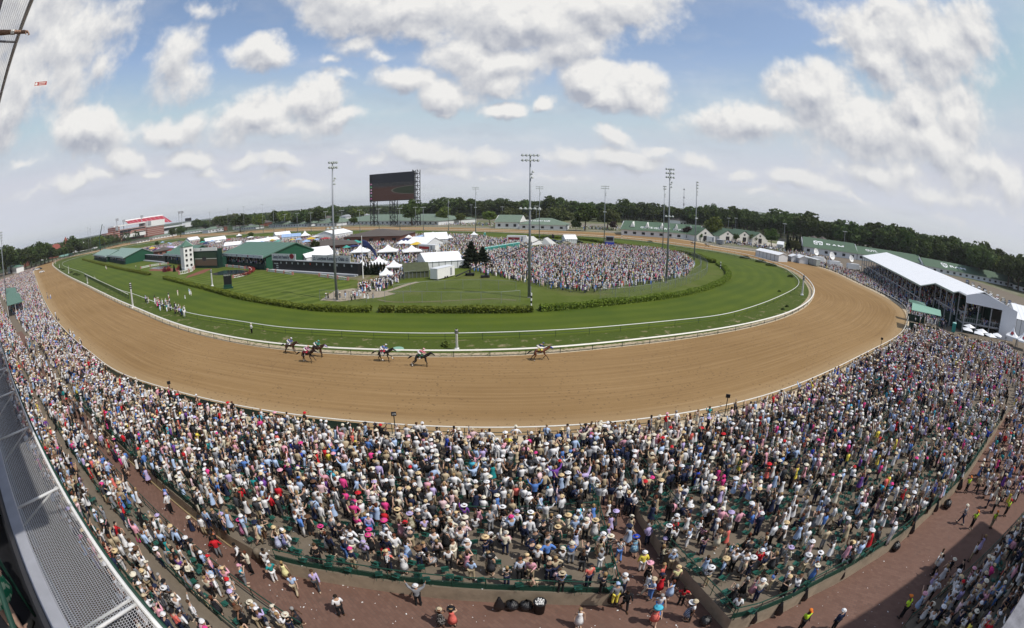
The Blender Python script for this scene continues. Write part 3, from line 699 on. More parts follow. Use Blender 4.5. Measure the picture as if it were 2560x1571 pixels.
# ------------------------------------------------------------------ floodlight poles
M_lampw = mat('lamp_housing', (0.36,0.39,0.37), 0.4, var=0.08)
def head_mesh():
    mb = MB(); mb.lathe([(0.30,0),(0.34,0.05),(0.24,0.28),(0.10,0.45),(0.08,0.55)], 10); return mb
def flood(base, top, rows, cols, label, rot=0.0, midlamps=0, side=False, z_mid=0.55, arm=None, group='floodlight poles round the track', thick=0.24):
    p = at(*base); h = zof(top[0], top[1], p); root = empty('floodlight_pole', p, yaw(p)+rot, label, 'light pole', group)
    mb = MB(); mb.tube([(0,0,0),(0,0,h*0.5),(0,0,h)], [thick, thick*0.72, thick*0.42], 10); mb.build('pole', M_steel, root, True)
    wd = arm or cols*0.78
    for r in range(rows):
        z = h-0.35-r*1.15; mb = MB(); mb.box((0,-0.12,z), (wd,0.10,0.10)); a = mb.build('crossarm', M_grey, root)
        hm = bpy.data.meshes.get('flood_head') or head_mesh().mesh('flood_head', M_lampw, True)
        for c in range(cols):
            x = (c-(cols-1)/2)*wd/cols
            o = link('floodlight', hm, a, (x, -0.2, z+0.1)); o.rotation_euler = (R(118)+0.1*math.sin(c*2.1), 0, 0.35*math.sin(c*1.7+r))
    if side:
        mb = MB(); mb.box((0.25,0,h*0.86),(0.5,0.4,0.3)); mb.lathe([(0.28,0),(0.3,0.2),(0.1,0.5)], 8, (0.6,-0.1,h*0.87)); mb.lathe([(0.28,0),(0.3,0.2),(0.1,0.5)], 8, (0.45,-0.15,h*0.83)); mb.build('service_light', M_lampw, root)
    if midlamps:
        z = h*z_mid; mb = MB(); mb.tube([(-midlamps*0.55,0,z),(midlamps*0.55,0,z)], 0.06, 5)
        for k in range(midlamps+1): mb.lathe([(0.42,-0.1),(0.40,0.05),(0.15,0.35)], 9, ((k-midlamps/2)*1.05, -0.2, z))
        mb.build('lower_lamps', M_lampw, root)
    mb = MB(); mb.box((0.28,0,1.9),(0.35,0.3,1.4)); mb.box((0,0,0.1),(0.7,0.7,0.2)); mb.build('control_box', M_grey, root)
    return root
flood((842.6,752),(829.8,404),2,4,'tall floodlight pole at the gate between striped lawn and crowd', 0.5, 3, True, 0.52, 2.6, thick=0.33)
flood((1322.7,745),(1320.7,385.6),2,5,'tallest floodlight pole, standing on the grass before the fenced crowd', 0, 4, True, 0.62, 4.2, thick=0.36)
flood((1664.8,708),(1671.3,421),3,4,'three-row floodlight pole at the right edge of the infield crowd', 0.4, 2, True, 0.58, 3.0, thick=0.34)
flood((1734.4,660),(1740.3,454),3,2,'floodlight pole seen edge-on beside the inner turf bend', 1.2, 1, True, 0.55, 1.4, thick=0.30)
flood((1656,634),(1661,465),2,3,'floodlight pole just left of the three-row pole, behind the crowd', 0.8, 0, True, arm=2.2)
flood((1510,611),(1513,465),2,5,'floodlight pole behind the crowd beside a blue booth', 0, 1, True, arm=4.4, thick=0.27)
flood((1348,598),(1349,466),2,5,'floodlight pole behind the skate ramps in the infield', 0, 1, True, arm=4.4, thick=0.27)
flood((1189,582),(1188.5,468),2,5,'floodlight pole on the far verge by a small peaked tent', 0, 1, True, arm=4.6, thick=0.27)
flood((1121,580),(1120,494),1,5,'floodlight pole on the far verge right of the giant screen', 0, 0, True, arm=4.6)
far_p = [((571,582),(570,522)),((611,584.5),(610,516)),((658,583),(656.5,510.7)),((685,582),(683.5,523.5)),((713,582),(713,536)),((744,582),(743,533)),((778,582),(777,532)),((815,581),(814,529)),((855.7,581),(855,526)),((900,581),(899,525)),((948,580),(947,522)),((1000,580),(1000,520.6)),((1039,568),(1038.6,518)),((1058.5,579),(1058,518))]
for i, (b_, t_) in enumerate(far_p): flood(b_, t_, 1, 4, '%s floodlight pole from the left in the row before the far dirt straight' % (nth(i)), 0.3 if i < 6 else 0, 0, False, arm=4.2, thick=0.22)
left_p = [((223,632),(219,568)),((228.5,632),(225,571)),((263,622),(260,567)),((320,610),(317,552.5)),((526,586),(524.5,529.5))]
for (b_, t_), l_ in zip(left_p, ['left pole of the close pair at the far left turn','right pole of the close pair at the far left turn','floodlight pole in front of the dark trees left of the stadium','floodlight pole in front of the brick side of the stadium','floodlight pole just right of the far stadium']):
    flood(b_, t_, 2, 3, l_, 0.5, 0, True, arm=2.4, thick=0.24)
flood((19,765),(4.8,579),3,2,'tall light pole above the crowd at the left edge of the picture', 0.9, 0, True, arm=2.0, thick=0.33)
bk = [((1256,563),(1256,517)),((1340.5,571),(1340.3,515)),((1178,550),(1178,512)),((1610,556),(1608,527)),((1820,585),(1820,545)),((1838,588),(1838,545)),((1959,617),(1962,559)),((2108,644),(2111,578)),((2238,640),(2242,597)),((2357,672),(2361,617)),((2472,695),(2476,641))]
bl = ['right of the giant screen','before the low barn with the white gable','in front of the dark treeline centre','behind the barn with slogan lettering','left one of two above the gabled barns','right one of two above the gabled barns','by the round tree at the barn yard','before the first long barn roof','behind the white grandstand tent','in front of the biggest roadside trees','before the last long barn roof']
for (b_, t_), l_ in zip(bk, bl): flood(b_, t_, 1, 4, 'yard light pole '+l_, 0, 0, False, arm=3.6, thick=0.17, group='yard light poles among the barns')
def mast(base, top, label, name='radio_mast'):
    p = at(*base); h = zof(top[0], top[1], p); root = empty(name, p, 0, label, 'mast')
    mb = MB(); mb.tube([(0,0,0),(0,0,h)], 0.5, 6, r2=0.25); mb.build('pole', M_grey, root)
    mb = MB(); mb.box((0,0,h*0.98),(2.4,0.5,1.6)); mb.box((0,0,h*0.75),(2.0,0.5,2.2)); mb.box((0,0,h*0.55),(1.8,0.5,3)); mb.build('antenna', M_grey, root)
mast((1708,560),(1709,472),'grey mobile phone mast rising from the dark treeline')

# ------------------------------------------------------------------ marker posts, flag, results board
M_num = mat('marker_black', (0.02,0.02,0.02), 0.5)
def marker(base, top, label, wd=0.5, bands=2):
    p = at(*base); h = zof(top[0], top[1], p); root = empty('furlong_post', p, yaw(p), label, 'marker post', 'black and white marker posts of the course')
    mb = MB(); mb.lathe([(wd*0.42,0),(wd*0.36,h*0.2),(wd*0.34,h*0.78)], 8); mb.build('shaft', M_white, root)
    mb = MB(); mb.box((-wd*0.16,-wd*0.37,h*0.42),(wd*0.07,0.03,h*0.6)); mb.box((wd*0.16,-wd*0.37,h*0.42),(wd*0.07,0.03,h*0.6)); mb.build('groove', M_num, root)
    z = h*0.78
    for k in range(bands):
        mb = MB(); mb.lathe([(wd*0.5,z),(wd*0.66,z+h*0.02),(wd*0.5,z+h*0.05)], 10); mb.build('collar', M_num, root); z += h*0.05
        mb = MB(); mb.lathe([(wd*0.42,z),(wd*0.42,z+h*0.03)], 10); mb.build('band', M_white, root); z += h*0.03
    mb = MB(); mb.lathe([(wd*0.38,z),(wd*0.2,z+h*0.03),(wd*0.12,h*0.97),(0.02,h)], 8); mb.build('cap', M_num, root)
    mb = MB(); mb.box((0,0,0.15),(wd*1.3,wd*1.3,0.3)); mb.build('base', M_white, root)
marker((1142.5,876),(1142.5,821),'white fluted marker post with banded top between the two front rails')
marker((333,770),(321,710),'white winning post wrapped in sponsor lettering beside the crew on the left', 0.7, 3)
marker((531,716),(521,673),'white post with camera ladder inside the hedge near the fountain', 0.7, 2)
marker((2005,739),(2009,690),'tall white marker post inside the right-hand bend', 0.7, 3)
for b_, t_, l_ in [((219,709),(217.5,689),'small white post at the end of the picket railing'),((172,684),(171,662),'white post third from the far left end of the verge'),((149,671),(148,658),'short white post second from the far left end'),((139,660),(139,645),'white post at the tip of the far left verge')]: marker(b_, t_, l_, 0.55, 1)
def pole_bw(base, top, label):
    p = at(*base); h = zof(top[0], top[1], p); root = empty('distance_pole', p, 0, label, 'marker post')
    for k in range(5):
        mb = MB(); mb.lathe([(0.17,h*k/5),(0.17,h*(k+1)/5)], 10); mb.build('band', M_num if k % 2 else M_white, root)
pole_bw((1328,765),(1328,733),'black and white banded pole below the tallest floodlight pole')
pole_bw((1801,672),(1801,655),'black and white banded pole inside the right hedge bend')
pole_bw((1554.5,597),(1554.5,581),'white distance pole on the far rail')
p = at(908,697); h = zof(902,590,p); fl = empty('flagpole', p, yaw(p), 'white flagpole flying a drooping dark blue flag', 'flagpole')
mb = MB(); mb.tube([(0,0,0),(0,0,h)], 0.16, 8, r2=0.08); mb.build('pole', M_white, fl)
mb = MB(); vs = []; nn_ = 12
for i in range(nn_+1):
    u = i/nn_
    for j in range(5): vs.append((0.1+u*4.2, 0.35*math.sin(u*9+j*0.5), h-1.2-j*0.55*(1-0.35*u)-u*u*4.2))
mb.add(vs, [(i*5+j, i*5+j+1, i*5+j+6, i*5+j+5) for i in range(nn_) for j in range(4)]); fo = mb.build('flag', mat('navy_cloth', (0.02,0.03,0.10), 0.8), fl, True); fo.modifiers.new('t','SOLIDIFY').thickness = 0.03
# green results board on the lawn
p = at(571,722); rz = yaw(p)-0.25; rb = empty('results_board', p, rz, 'dark green results board on a flared base beside the hedge', 'sign')
mb = MB(); mb.prism([(-1.9,-0.9),(1.9,-0.9),(1.4,0.7),(-1.4,0.7)], 0, 0.5); mb.prism([(-1.4,-0.5),(1.4,-0.5),(1.1,0.3),(-1.1,0.3)], 0.5, 1.3); mb.build('base', M_green, rb)
mb = MB(); mb.box((0,0,2.9),(2.6,0.5,3.2)); o = mb.build('panel', M_black, rb)
lettering('RESULTS', 0.55, mat('pale_letters', (0.55,0.6,0.55)), o, (0,-0.27,4.1), (R(90),0,0), width=2.3)

# ------------------------------------------------------------------ giant screen beyond the far straight
A = at(926,566); B = at(1041,565); wd = (B-A).length; rz = math.atan2(B.y-A.y, B.x-A.x); zt = 51.0; zb = zof(926,505,A)
gs = empty('giant_screen', A, rz, 'giant dark video screen on three lattice towers beyond the far straight', 'video screen')
def lattice(x, w_, y, d_, z0, z1, n, parent, name):
    mb = MB(); r = 0.22
    for i in (0, 1):
        for j in (0, 1): mb.tube([(x+i*w_, y+j*d_, z0), (x+i*w_, y+j*d_, z1)], 0.42, 4)
    for k in range(n):
        a = z0+(z1-z0)*k/n; b = z0+(z1-z0)*(k+1)/n; f = k % 2
        mb.tube([(x, y, a), (x+w_, y, a)], r, 4); mb.tube([(x+(w_ if f else 0), y, a), (x+(0 if f else w_), y, b)], r, 4); mb.tube([(x, y+d_, a), (x+w_, y+d_, a)], r, 4)
        for s in (0, 1): mb.tube([(x+s*w_, y+(d_ if f else 0), a), (x+s*w_, y+(0 if f else d_), b)], r, 4); mb.tube([(x+s*w_, y, a), (x+s*w_, y+d_, a)], r, 4)
    mb.build(name, M_black, parent)
lattice(0.0, 5.0, 0.6, 5.0, 0, zb+1, 6, gs, 'lattice_tower'); lattice(wd*0.44, 5.5, 0.6, 5.0, 0, zb+1, 6, gs, 'lattice_tower'); lattice(wd-4.2, 5.0, 0.6, 5.0, 0, zt+1.5, 14, gs, 'lattice_tower')
mb = MB(); mb.box((wd*0.485, 0, (zt+zb)/2), (wd*0.97, 1.0, zt-zb)); fr = mb.build('frame', M_black, gs)
def b_scr(t, P, c, b):
    b.inputs['Emission Strength'].default_value = 1.0
    tcn = t.new('ShaderNodeTexCoord'); sp = t.new('ShaderNodeSeparateXYZ'); t.l.new(tcn.outputs['Generated'], sp.inputs[0]); x, z = sp.outputs[0], sp.outputs[2]
    n = t.noise(tcn.outputs['Generated'], 60.0, 3)
    col = t.mix(t.maprange(z, 0.45, 0.56), c4((0.038,0.015,0.010)), c4((0.010,0.010,0.012)))
    crowd = t.math('MULTIPLY', t.math('GREATER_THAN', n, 0.6), t.math('MULTIPLY', t.math('GREATER_THAN', z, 0.50), t.math('LESS_THAN', z, 0.66)))
    col = t.mix(crowd, col, c4((0.09,0.085,0.085)))
    col = t.mix(t.math('GREATER_THAN', z, 0.67), col, c4((0.006,0.007,0.012)))
    e = t.math('ADD', t.math('POWER', t.math('MULTIPLY', t.math('SUBTRACT', 1.02, x), 1.8), 2.0), t.math('POWER', t.math('MULTIPLY', t.math('SUBTRACT', z, 0.36), 6.0), 2.0))
    col = t.mix(t.math('LESS_THAN', e, 0.80), col, c4((0.014,0.020,0.009)))
    rim = t.math('MULTIPLY', t.math('LESS_THAN', e, 0.86), t.math('GREATER_THAN', e, 0.76)); col = t.mix(rim, col, c4((0.09,0.085,0.075)))
    col = t.mix(t.math('LESS_THAN', x, 0.06), col, c4((0.004,0.004,0.006)))
    bars = t.math('MULTIPLY', t.math('LESS_THAN', x, 0.045), t.math('GREATER_THAN', t.math('FRACT', t.math('MULTIPLY', z, 9)), 0.6)); bars = t.math('MULTIPLY', bars, t.math('LESS_THAN', z, 0.72)); bars = t.math('MULTIPLY', bars, t.math('GREATER_THAN', x, 0.015))
    vv = t.new('ShaderNodeTexWhiteNoise'); vv.noise_dimensions = '1D'; t.l.new(t.math('FLOOR', t.math('MULTIPLY', z, 9)), vv.inputs['W']); col = t.mix(bars, col, t.mix(0.5, vv.outputs['Color'], c4((0.3,0.05,0.03))))
    t.l.new(col, b.inputs['Emission Color']); return c
M_screen = mat('video_screen', (0.01,0.01,0.01), 0.45, var=0.0, build=b_scr)
mb = MB(); mb.box((wd*0.485, -0.55, (zt+zb)/2), (wd*0.95, 0.1, (zt-zb)*0.95)); mb.build('display', M_screen, gs)

# ------------------------------------------------------------------ tents
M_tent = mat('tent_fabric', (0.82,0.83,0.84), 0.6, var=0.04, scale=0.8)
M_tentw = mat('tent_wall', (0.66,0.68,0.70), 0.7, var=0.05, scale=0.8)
def peak_tent(cx, cy, wpx, top, label, wall=True, mt=None, group='white peaked tents in the infield'):
    p = at(cx, cy); d = (Vector((p.x,p.y,0))-Vector((0,0,CAMH))).length; w_ = wpx/F*d*0.86; h = max(3.0, zof(cx, top, p)); e = min(2.4, h*0.5)
    root = empty('peaked_tent', p, yaw(p)+rnd.uniform(-0.3,0.3), label, 'tent', group)
    n = 8; mb = MB(); vs = []; prof = [(1.0, e), (0.62, e+(h-e)*0.20), (0.32, e+(h-e)*0.48), (0.12, e+(h-e)*0.82), (0.02, h)]
    sq = [(-1,-1),(0,-1),(1,-1),(1,0),(1,1),(0,1),(-1,1),(-1,0)]
    for r, z in prof: vs += [(a*w_/2*r, b*w_/2*r, z) for a, b in sq]
    mb.add(vs, [(k*8+i, k*8+(i+1)%8, (k+1)*8+(i+1)%8, (k+1)*8+i) for k in range(4) for i in range(8)])
    mb.add([(a*w_/2*1.0, b*w_/2*1.0, z) for z in (e-0.35, e) for a, b in sq], [(i, (i+1)%8, (i+1)%8+8, i+8) for i in range(8)]); mb.build('canopy', mt or M_tent, root, False)
    mb = MB()
    for a in (-1, 1):
        for b in (-1, 1): mb.tube([(a*w_/2*0.97, b*w_/2*0.97, 0), (a*w_/2*0.97, b*w_/2*0.97, e)], 0.08, 5)
    mb.build('poles', M_steel, root)
    if wall:
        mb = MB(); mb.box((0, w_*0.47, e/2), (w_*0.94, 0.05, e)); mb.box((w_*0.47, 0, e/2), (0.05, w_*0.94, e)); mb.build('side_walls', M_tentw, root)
    return root
for a, l_ in [((970.5,641,57,611.5),'big white peaked tent in the middle of three above the tote board'),((902,642,54,613),'big white peaked tent behind the flagpole'),((1030,640,57,613),'big white peaked tent nearest the red trailer'),((865,625,23,609),'small white peaked tent before the dark-roofed building'),((908,615,24,603),'small white peaked tent beside the long brown-roofed building'),
   ((948,674,50,640),'tall white peaked tent behind the row of small conifers'),((985,680,44,650),'white peaked tent right of the conifer row'),((966,701,40,668),'white peaked tent beside the dense crowd by the gate'),((763,597,26,577),'small white peaked tent at the back left of the infield'),((598,594,17,584),'tiny white peaked tent on the far left of the infield'),((994,591,17,577),'left one of two tiny joined peaked tents under the giant screen'),((1006,591,17,577),'right one of two tiny joined peaked tents under the giant screen'),((1082.7,591,17,582),'tiny peaked tent before the long frame tent'),((1124,602,20,586),'small peaked tent beside a yellow stall'),((1185,594,19,579),'small peaked tent by the turf under the treeline'),((930,674,30,655),'low white canopy among the conifers'),((905,672,30,656),'low white canopy at the left end of the conifers'),((670,601,17,592),'low white peaked tent left of the blue awnings')]:
    peak_tent(*a, l_)
def frame_tent(pa, pb, depth, ze, zr, label, mt=None, wallm=None, name='frame_tent', wall=True, bays=6, cat='tent', group='long white frame tents in the infield'):
    """ridge parallel to the front line pa-pb; front eave nearest the camera"""
    A = at(*pa); B = at(*pb); L = (B-A).length; root = empty(name, A, math.atan2(B.y-A.y, B.x-A.x), label, cat, group)
    mb = MB(); mb.extr([(-0.3,ze),(depth/2,zr),(depth+0.3,ze),(depth/2,zr-0.25)], -0.3, L+0.3)
    for k in range(1, bays): mb.extr([(-0.3,ze+0.06),(depth/2,zr+0.08),(depth+0.3,ze+0.06),(depth/2,zr-0.1)], L*k/bays-0.06, L*k/bays+0.06)
    mb.build('roof', mt or M_tent, root)
    if wall:
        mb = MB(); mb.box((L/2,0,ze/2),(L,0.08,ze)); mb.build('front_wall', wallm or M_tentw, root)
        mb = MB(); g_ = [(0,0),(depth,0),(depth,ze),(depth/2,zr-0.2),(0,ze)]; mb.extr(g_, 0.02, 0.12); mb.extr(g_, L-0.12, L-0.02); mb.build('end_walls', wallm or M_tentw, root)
    mb = MB()
    for k in range(bays+1): mb.tube([(L*k/bays,-0.1,0),(L*k/bays,-0.1,ze)], 0.09, 5)
    mb.build('uprights', M_steel, root); return root
frame_tent((1066,676),(1160,670),15,2.6,4.9,'large white frame tent beside the dark evergreen clump')
frame_tent((837,598),(882,590),16,3.0,5.5,'long white tent behind the brown-roofed hall')
frame_tent((1064,611),(1120,609),14,2.4,5.6,'white frame tent with peaks near the yellow stall')
frame_tent((1013,622),(1066,624),14,2.4,5.2,'white frame tent above the red trailer')
frame_tent((766,660),(838,650),12,2.4,5.6,'white frame tent behind the two sign boards')
frame_tent((625,618),(700,606),9,2.2,4.0,'long low white tent left of the green roofed stand')
frame_tent((560,624),(600,620),9,2.2,4.2,'low white tent behind the small video wall')
frame_tent((475,608),(500,604),12,2.5,5.0,'white tent behind the tower, nearest the stadium')
frame_tent((515,612),(566,605),12,2.5,5.0,'wide white tent in the left infield')
frame_tent((705,603),(752,599),8,2.5,4.5,'blue and white striped awning tent', mat('blue_awning', (0.30,0.42,0.62), 0.6, var=0.3, scale=1.5))
frame_tent((402,636),(440,628),9,2.2,4.2,'lilac roofed tent behind the small dark tote board', mat('lilac_awning', (0.42,0.36,0.55), 0.6, var=0.2, scale=1.5))
frame_tent((690,596),(727,592),9,2.4,4.5,'white tent at the back of the left infield')
frame_tent((1414,610),(1442,610),7,2.4,4.6,'small white tent behind the skate ramps')
M_olive = mat('olive_canvas', (0.075,0.085,0.045), 0.9, var=0.25, scale=0.7)
frame_tent((1012,697),(1072,694),11,1.9,3.9,'sagging olive canvas tent beside the white trailer', M_olive, M_olive, group=None)
for i in range(76):     # stalls and canopies scattered through the crowded left infield
    px = rnd.uniform(360, 1110); t_ = (px-360)/750; py = rnd.uniform(612-22*min(1,t_*1.6), 640-10*t_)
    if px > 900: py = rnd.uniform(596, 632)
    if 820 < px < 1005 and 588 < py < 612 or (540 < px < 790 and py > 620) or (440 < px < 560 and py > 622): continue
    c_, cn = rnd.choice([(M_tent,'white'),(M_tent,'white'),(M_tent,'white'),(mat('blue_awning',()),'pale blue'),(mat('navy_cloth',()),'navy'),(mat('red_awning',(0.35,0.03,0.03),0.7),'red'),(mat('teal_awning',(0.05,0.30,0.25),0.7),'teal'),(mat('yellow_awning',(0.6,0.42,0.05),0.7),'yellow')])
    p = at(px, py); w_ = rnd.uniform(3, 7)
    root = empty('market_canopy', p, yaw(p)+rnd.uniform(-0.5,0.5), '%s stall canopy among the infield crowd, %s of the small canopies from the left' % (cn, 'one'), 'canopy', 'small stall canopies in the crowded infield'); root['px'] = px
    mb = MB(); h = rnd.uniform(2.8,3.8); mb.add([(-w_/2,-w_/3,2.2),(w_/2,-w_/3,2.2),(w_/2,w_/3,2.2),(-w_/2,w_/3,2.2),(0,0,h)], [(0,1,4),(1,2,4),(2,3,4),(3,0,4)]); mb.build('canopy', c_, root)
    mb = MB()
    for a in (-1,1):
        for b in (-1,1): mb.tube([(a*w_*0.48,b*w_*0.32,0),(a*w_*0.48,b*w_*0.32,2.2)], 0.06, 4)
    mb.build('poles', M_steel, root)
cs = sorted([o for o in bpy.data.objects if o.name.startswith('market_canopy')], key=lambda o: o['px'])
def ordn(k): return ordw(k)
for k, o in enumerate(cs):
    o['label'] = o['label'].split(' stall')[0]+' stall canopy in the crowded left infield, '+ordn(k)+' small canopy from the left'; del o['px']

# ------------------------------------------------------------------ green-roofed stands, tote boards, tower, video wall
def b_seam(t, P, c, b):
    tcn = t.new('ShaderNodeTexCoord'); sp = t.new('ShaderNodeSeparateXYZ'); t.l.new(tcn.outputs['Object'], sp.inputs[0])
    f = t.math('GREATER_THAN', t.math('FRACT', t.math('MULTIPLY', sp.outputs[0], 0.28)), 0.94); return t.mix(f, c, c4((0.32,0.42,0.38)))
M_groof = mat('green_roof_panels', (0.075,0.155,0.11), 0.6, var=0.08, scale=0.5, build=b_seam)
M_groof2 = mat('pale_green_roof', (0.20,0.29,0.245), 0.6, var=0.08, scale=0.5, build=b_seam)
M_gable = mat('dark_green_wall', (0.012,0.075,0.04), 0.7, var=0.15)
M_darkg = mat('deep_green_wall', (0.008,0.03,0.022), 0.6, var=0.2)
def pavilion(pa, pb, depth, ze, zr, label, roofm, name='pavilion', fascia=True, marks=0):
    A = at(*pa); B = at(*pb); L = (B-A).length; root = empty(name, A, math.atan2(B.y-A.y, B.x-A.x), label, 'pavilion', 'green roofed pavilions in the infield')
    mb = MB(); mb.extr([(-1.2,ze),(depth*0.62,zr),(depth,ze+0.3),(depth,ze),(depth*0.62,zr-0.3),(-1.2,ze-0.3)], -0.5, L+0.5); mb.build('roof', roofm, root)
    mb = MB(); mb.extr([(0.5,0),(depth,0),(depth,ze),(depth*0.62,zr-0.3),(0.5,ze-0.35)], L-0.25, L-0.05); mb.extr([(0.5,0),(depth,0),(depth,ze),(depth*0.62,zr-0.3),(0.5,ze-0.35)], 0.05, 0.25); mb.build('end_walls', M_gable, root)
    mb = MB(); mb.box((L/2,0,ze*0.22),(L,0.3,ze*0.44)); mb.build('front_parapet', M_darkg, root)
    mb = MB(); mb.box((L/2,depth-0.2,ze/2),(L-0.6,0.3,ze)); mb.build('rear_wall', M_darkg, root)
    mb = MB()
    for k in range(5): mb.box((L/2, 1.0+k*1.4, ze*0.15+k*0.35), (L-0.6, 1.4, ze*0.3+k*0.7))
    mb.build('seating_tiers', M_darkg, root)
    if fascia:
        mb = MB(); mb.box((L/2,-1.25,ze+0.25),(L+0.8,0.15,1.1)); f = mb.build('fascia', mat('pale_fascia', (0.52,0.55,0.57), 0.6, var=0.08), root)
        for k in range(marks):
            mk = MB(); x = L*(k+0.7)/marks
            if k in (3, 5): mk.lathe([(0.42,-0.03),(0.42,0.03)], 12, (0,0,0)); o = mk.build('emblem', M_num if k == 3 else mat('maroon_paint', (0.20,0.02,0.03)), f, loc=(x,-1.36,ze+0.25)); o.rotation_euler = (R(90),0,0)
            else: mk.box((0,0,0),(1.1 if k % 2 else 0.5,0.06,0.22)); mk.build('emblem', mat('slate_letters', (0.08,0.09,0.12)), f, loc=(x,-1.36,ze+0.25))
    mb = MB(); n = max(4, int(L/5))
    for k in range(n+1): mb.box((0.15+(L-0.3)*k/n, -0.2, ze/2), (0.18,0.18,ze))
    mb.build('columns', M_darkg, root); return root
PAVS = []
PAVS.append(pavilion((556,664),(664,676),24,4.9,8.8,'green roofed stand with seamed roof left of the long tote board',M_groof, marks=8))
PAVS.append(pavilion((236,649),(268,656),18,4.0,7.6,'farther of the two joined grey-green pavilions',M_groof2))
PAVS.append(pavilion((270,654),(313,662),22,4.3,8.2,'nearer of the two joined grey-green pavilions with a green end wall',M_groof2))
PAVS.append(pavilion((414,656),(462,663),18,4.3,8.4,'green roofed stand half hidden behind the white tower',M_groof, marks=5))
def board(pa, pb, top, label, signs=(), numbers=0):
    A = at(*pa); B = at(*pb); L = (B-A).length; h = zof(pb[0], top, B); root = empty('tote_board', A, math.atan2(B.y-A.y, B.x-A.x), label, 'scoreboard')
    mb = MB(); mb.box((L/2,0.8,h/2),(L,1.6,h)); face_ = mb.build('panel', M_black, root)
    mb = MB(); mb.box((L/2,0.7,h+0.08),(L+0.4,2.0,0.16)); mb.build('coping', M_grey, root)
    mb = MB(); mb.box((L/2,-0.9,0.3),(L,1.6,0.6)); mb.build('base_ledge', mat('pale_ledge', (0.40,0.42,0.45)), root)
    for k in range(numbers):
        mb = MB(); s_ = 0.5; mb.box((L*(k+1.6)/(numbers+1.4), -0.04, h-0.75), (s_,0.06,0.7)); mb.build('number_tile', mat('number_tile_pale', (0.42,0.45,0.45)) if k != 5 else mat('number_tile_red', (0.35,0.05,0.03)), face_)
    ml = mat('pale_letters', (0.55,0.6,0.55)); 
    if numbers > 8:
        for k, s_ in enumerate(['TOTAL ODDS','WIN','PLACE','SHOW']): lettering(s_, 0.5, ml, face_, (2.2 if k == 0 else 2.9,-0.05,h-1.1-k*0.75), (R(90),0,0), width=2.6 if k == 0 else 1.2, bold=0.02)
    for (x0, x1, z1, txt, f) in signs:
        mb = MB(); mb.box(((x0+x1)/2*L, -0.1, h+z1/2+0.16), ((x1-x0)*L, 0.2, z1)); sg = mb.build('sign_board', mat('sign_grey', (0.50,0.52,0.53), 0.6, var=0.05), root)
        lettering(txt, z1*0.75, mat('slate_letters', (0.02,0.025,0.04)), sg, ((x0+x1)/2*L-(1.5 if f else 0), -0.22, h+z1/2+0.16), (R(90),0,0), width=(x1-x0)*L*(0.68 if f else 0.72), bold=0.05)
        if f:
            mk = MB(); mk.lathe([(1.0,-0.05),(1.0,0.05)], 14, (0,0,0), 1.25, 0.9); o = mk.build('emblem', mat('maroon_paint', (0.20,0.02,0.03)), sg, loc=(x1*L-2.1,-0.24,h+z1/2+0.5)); o.rotation_euler = (R(90),0,0)
        else:
            for xx in (x0*L+1.3, x1*L-1.3):
                mk = MB(); mk.box((xx,-0.22,h+z1/2+0.2),(1.6,0.05,0.12)); mk.box((xx,-0.22,h+z1/2-0.25),(1.3,0.05,0.25)); mk.box((xx,-0.22,h+z1/2+0.5),(0.5,0.05,0.3)); mk.build('emblem', mat('slate_letters', (0.08,0.09,0.12)), sg)
    return root
board((683,677),(896,691),660,'long black tote board with two grey sign boards on top',[(0.0,0.32,2.3,'Kentucky Derby Presented by',True),(0.52,0.93,2.2,'Longines Kentucky Oaks',False)],12)
board((363,652),(414,657),640,'small black tote board between the pavilions and the tower',[],7)
# white tower with green pyramid roof
A = at(470,674); tw = empty('judges_tower', A, yaw(A)+0.35, 'white tower with dark windows and green pyramid roof', 'tower')
mb = MB(); mb.box((0,0,5.1),(5.0,5.0,10.2)); mb.build('wall', M_white, tw)
mb = MB(); mb.lathe([(3.9,10.2),(3.9,10.5),(0.1,13.2)], 4); o = mb.build('roof', M_groof, tw); o.rotation_euler = (0,0,R(45))
mb = MB(); mb.box((0,0,0.5),(5.4,5.4,1.0)); mb.build('plinth', M_tentw, tw)
for fz in (2.0, 4.4, 6.6, 8.6):
    for fx in (-1.15, 1.15):
        mb = MB(); mb.box((fx,-2.52,fz),(1.1,0.08,1.0)); fw = mb.build('window', M_black, tw)
        mb = MB(); mb.box((fx,-2.56,fz-0.6),(1.3,0.16,0.1)); mb.build('sill', M_white, fw)
        mb = MB(); mb.box((2.52,fx,fz),(0.08,1.1,1.0)); mb.build('window', M_black, tw)
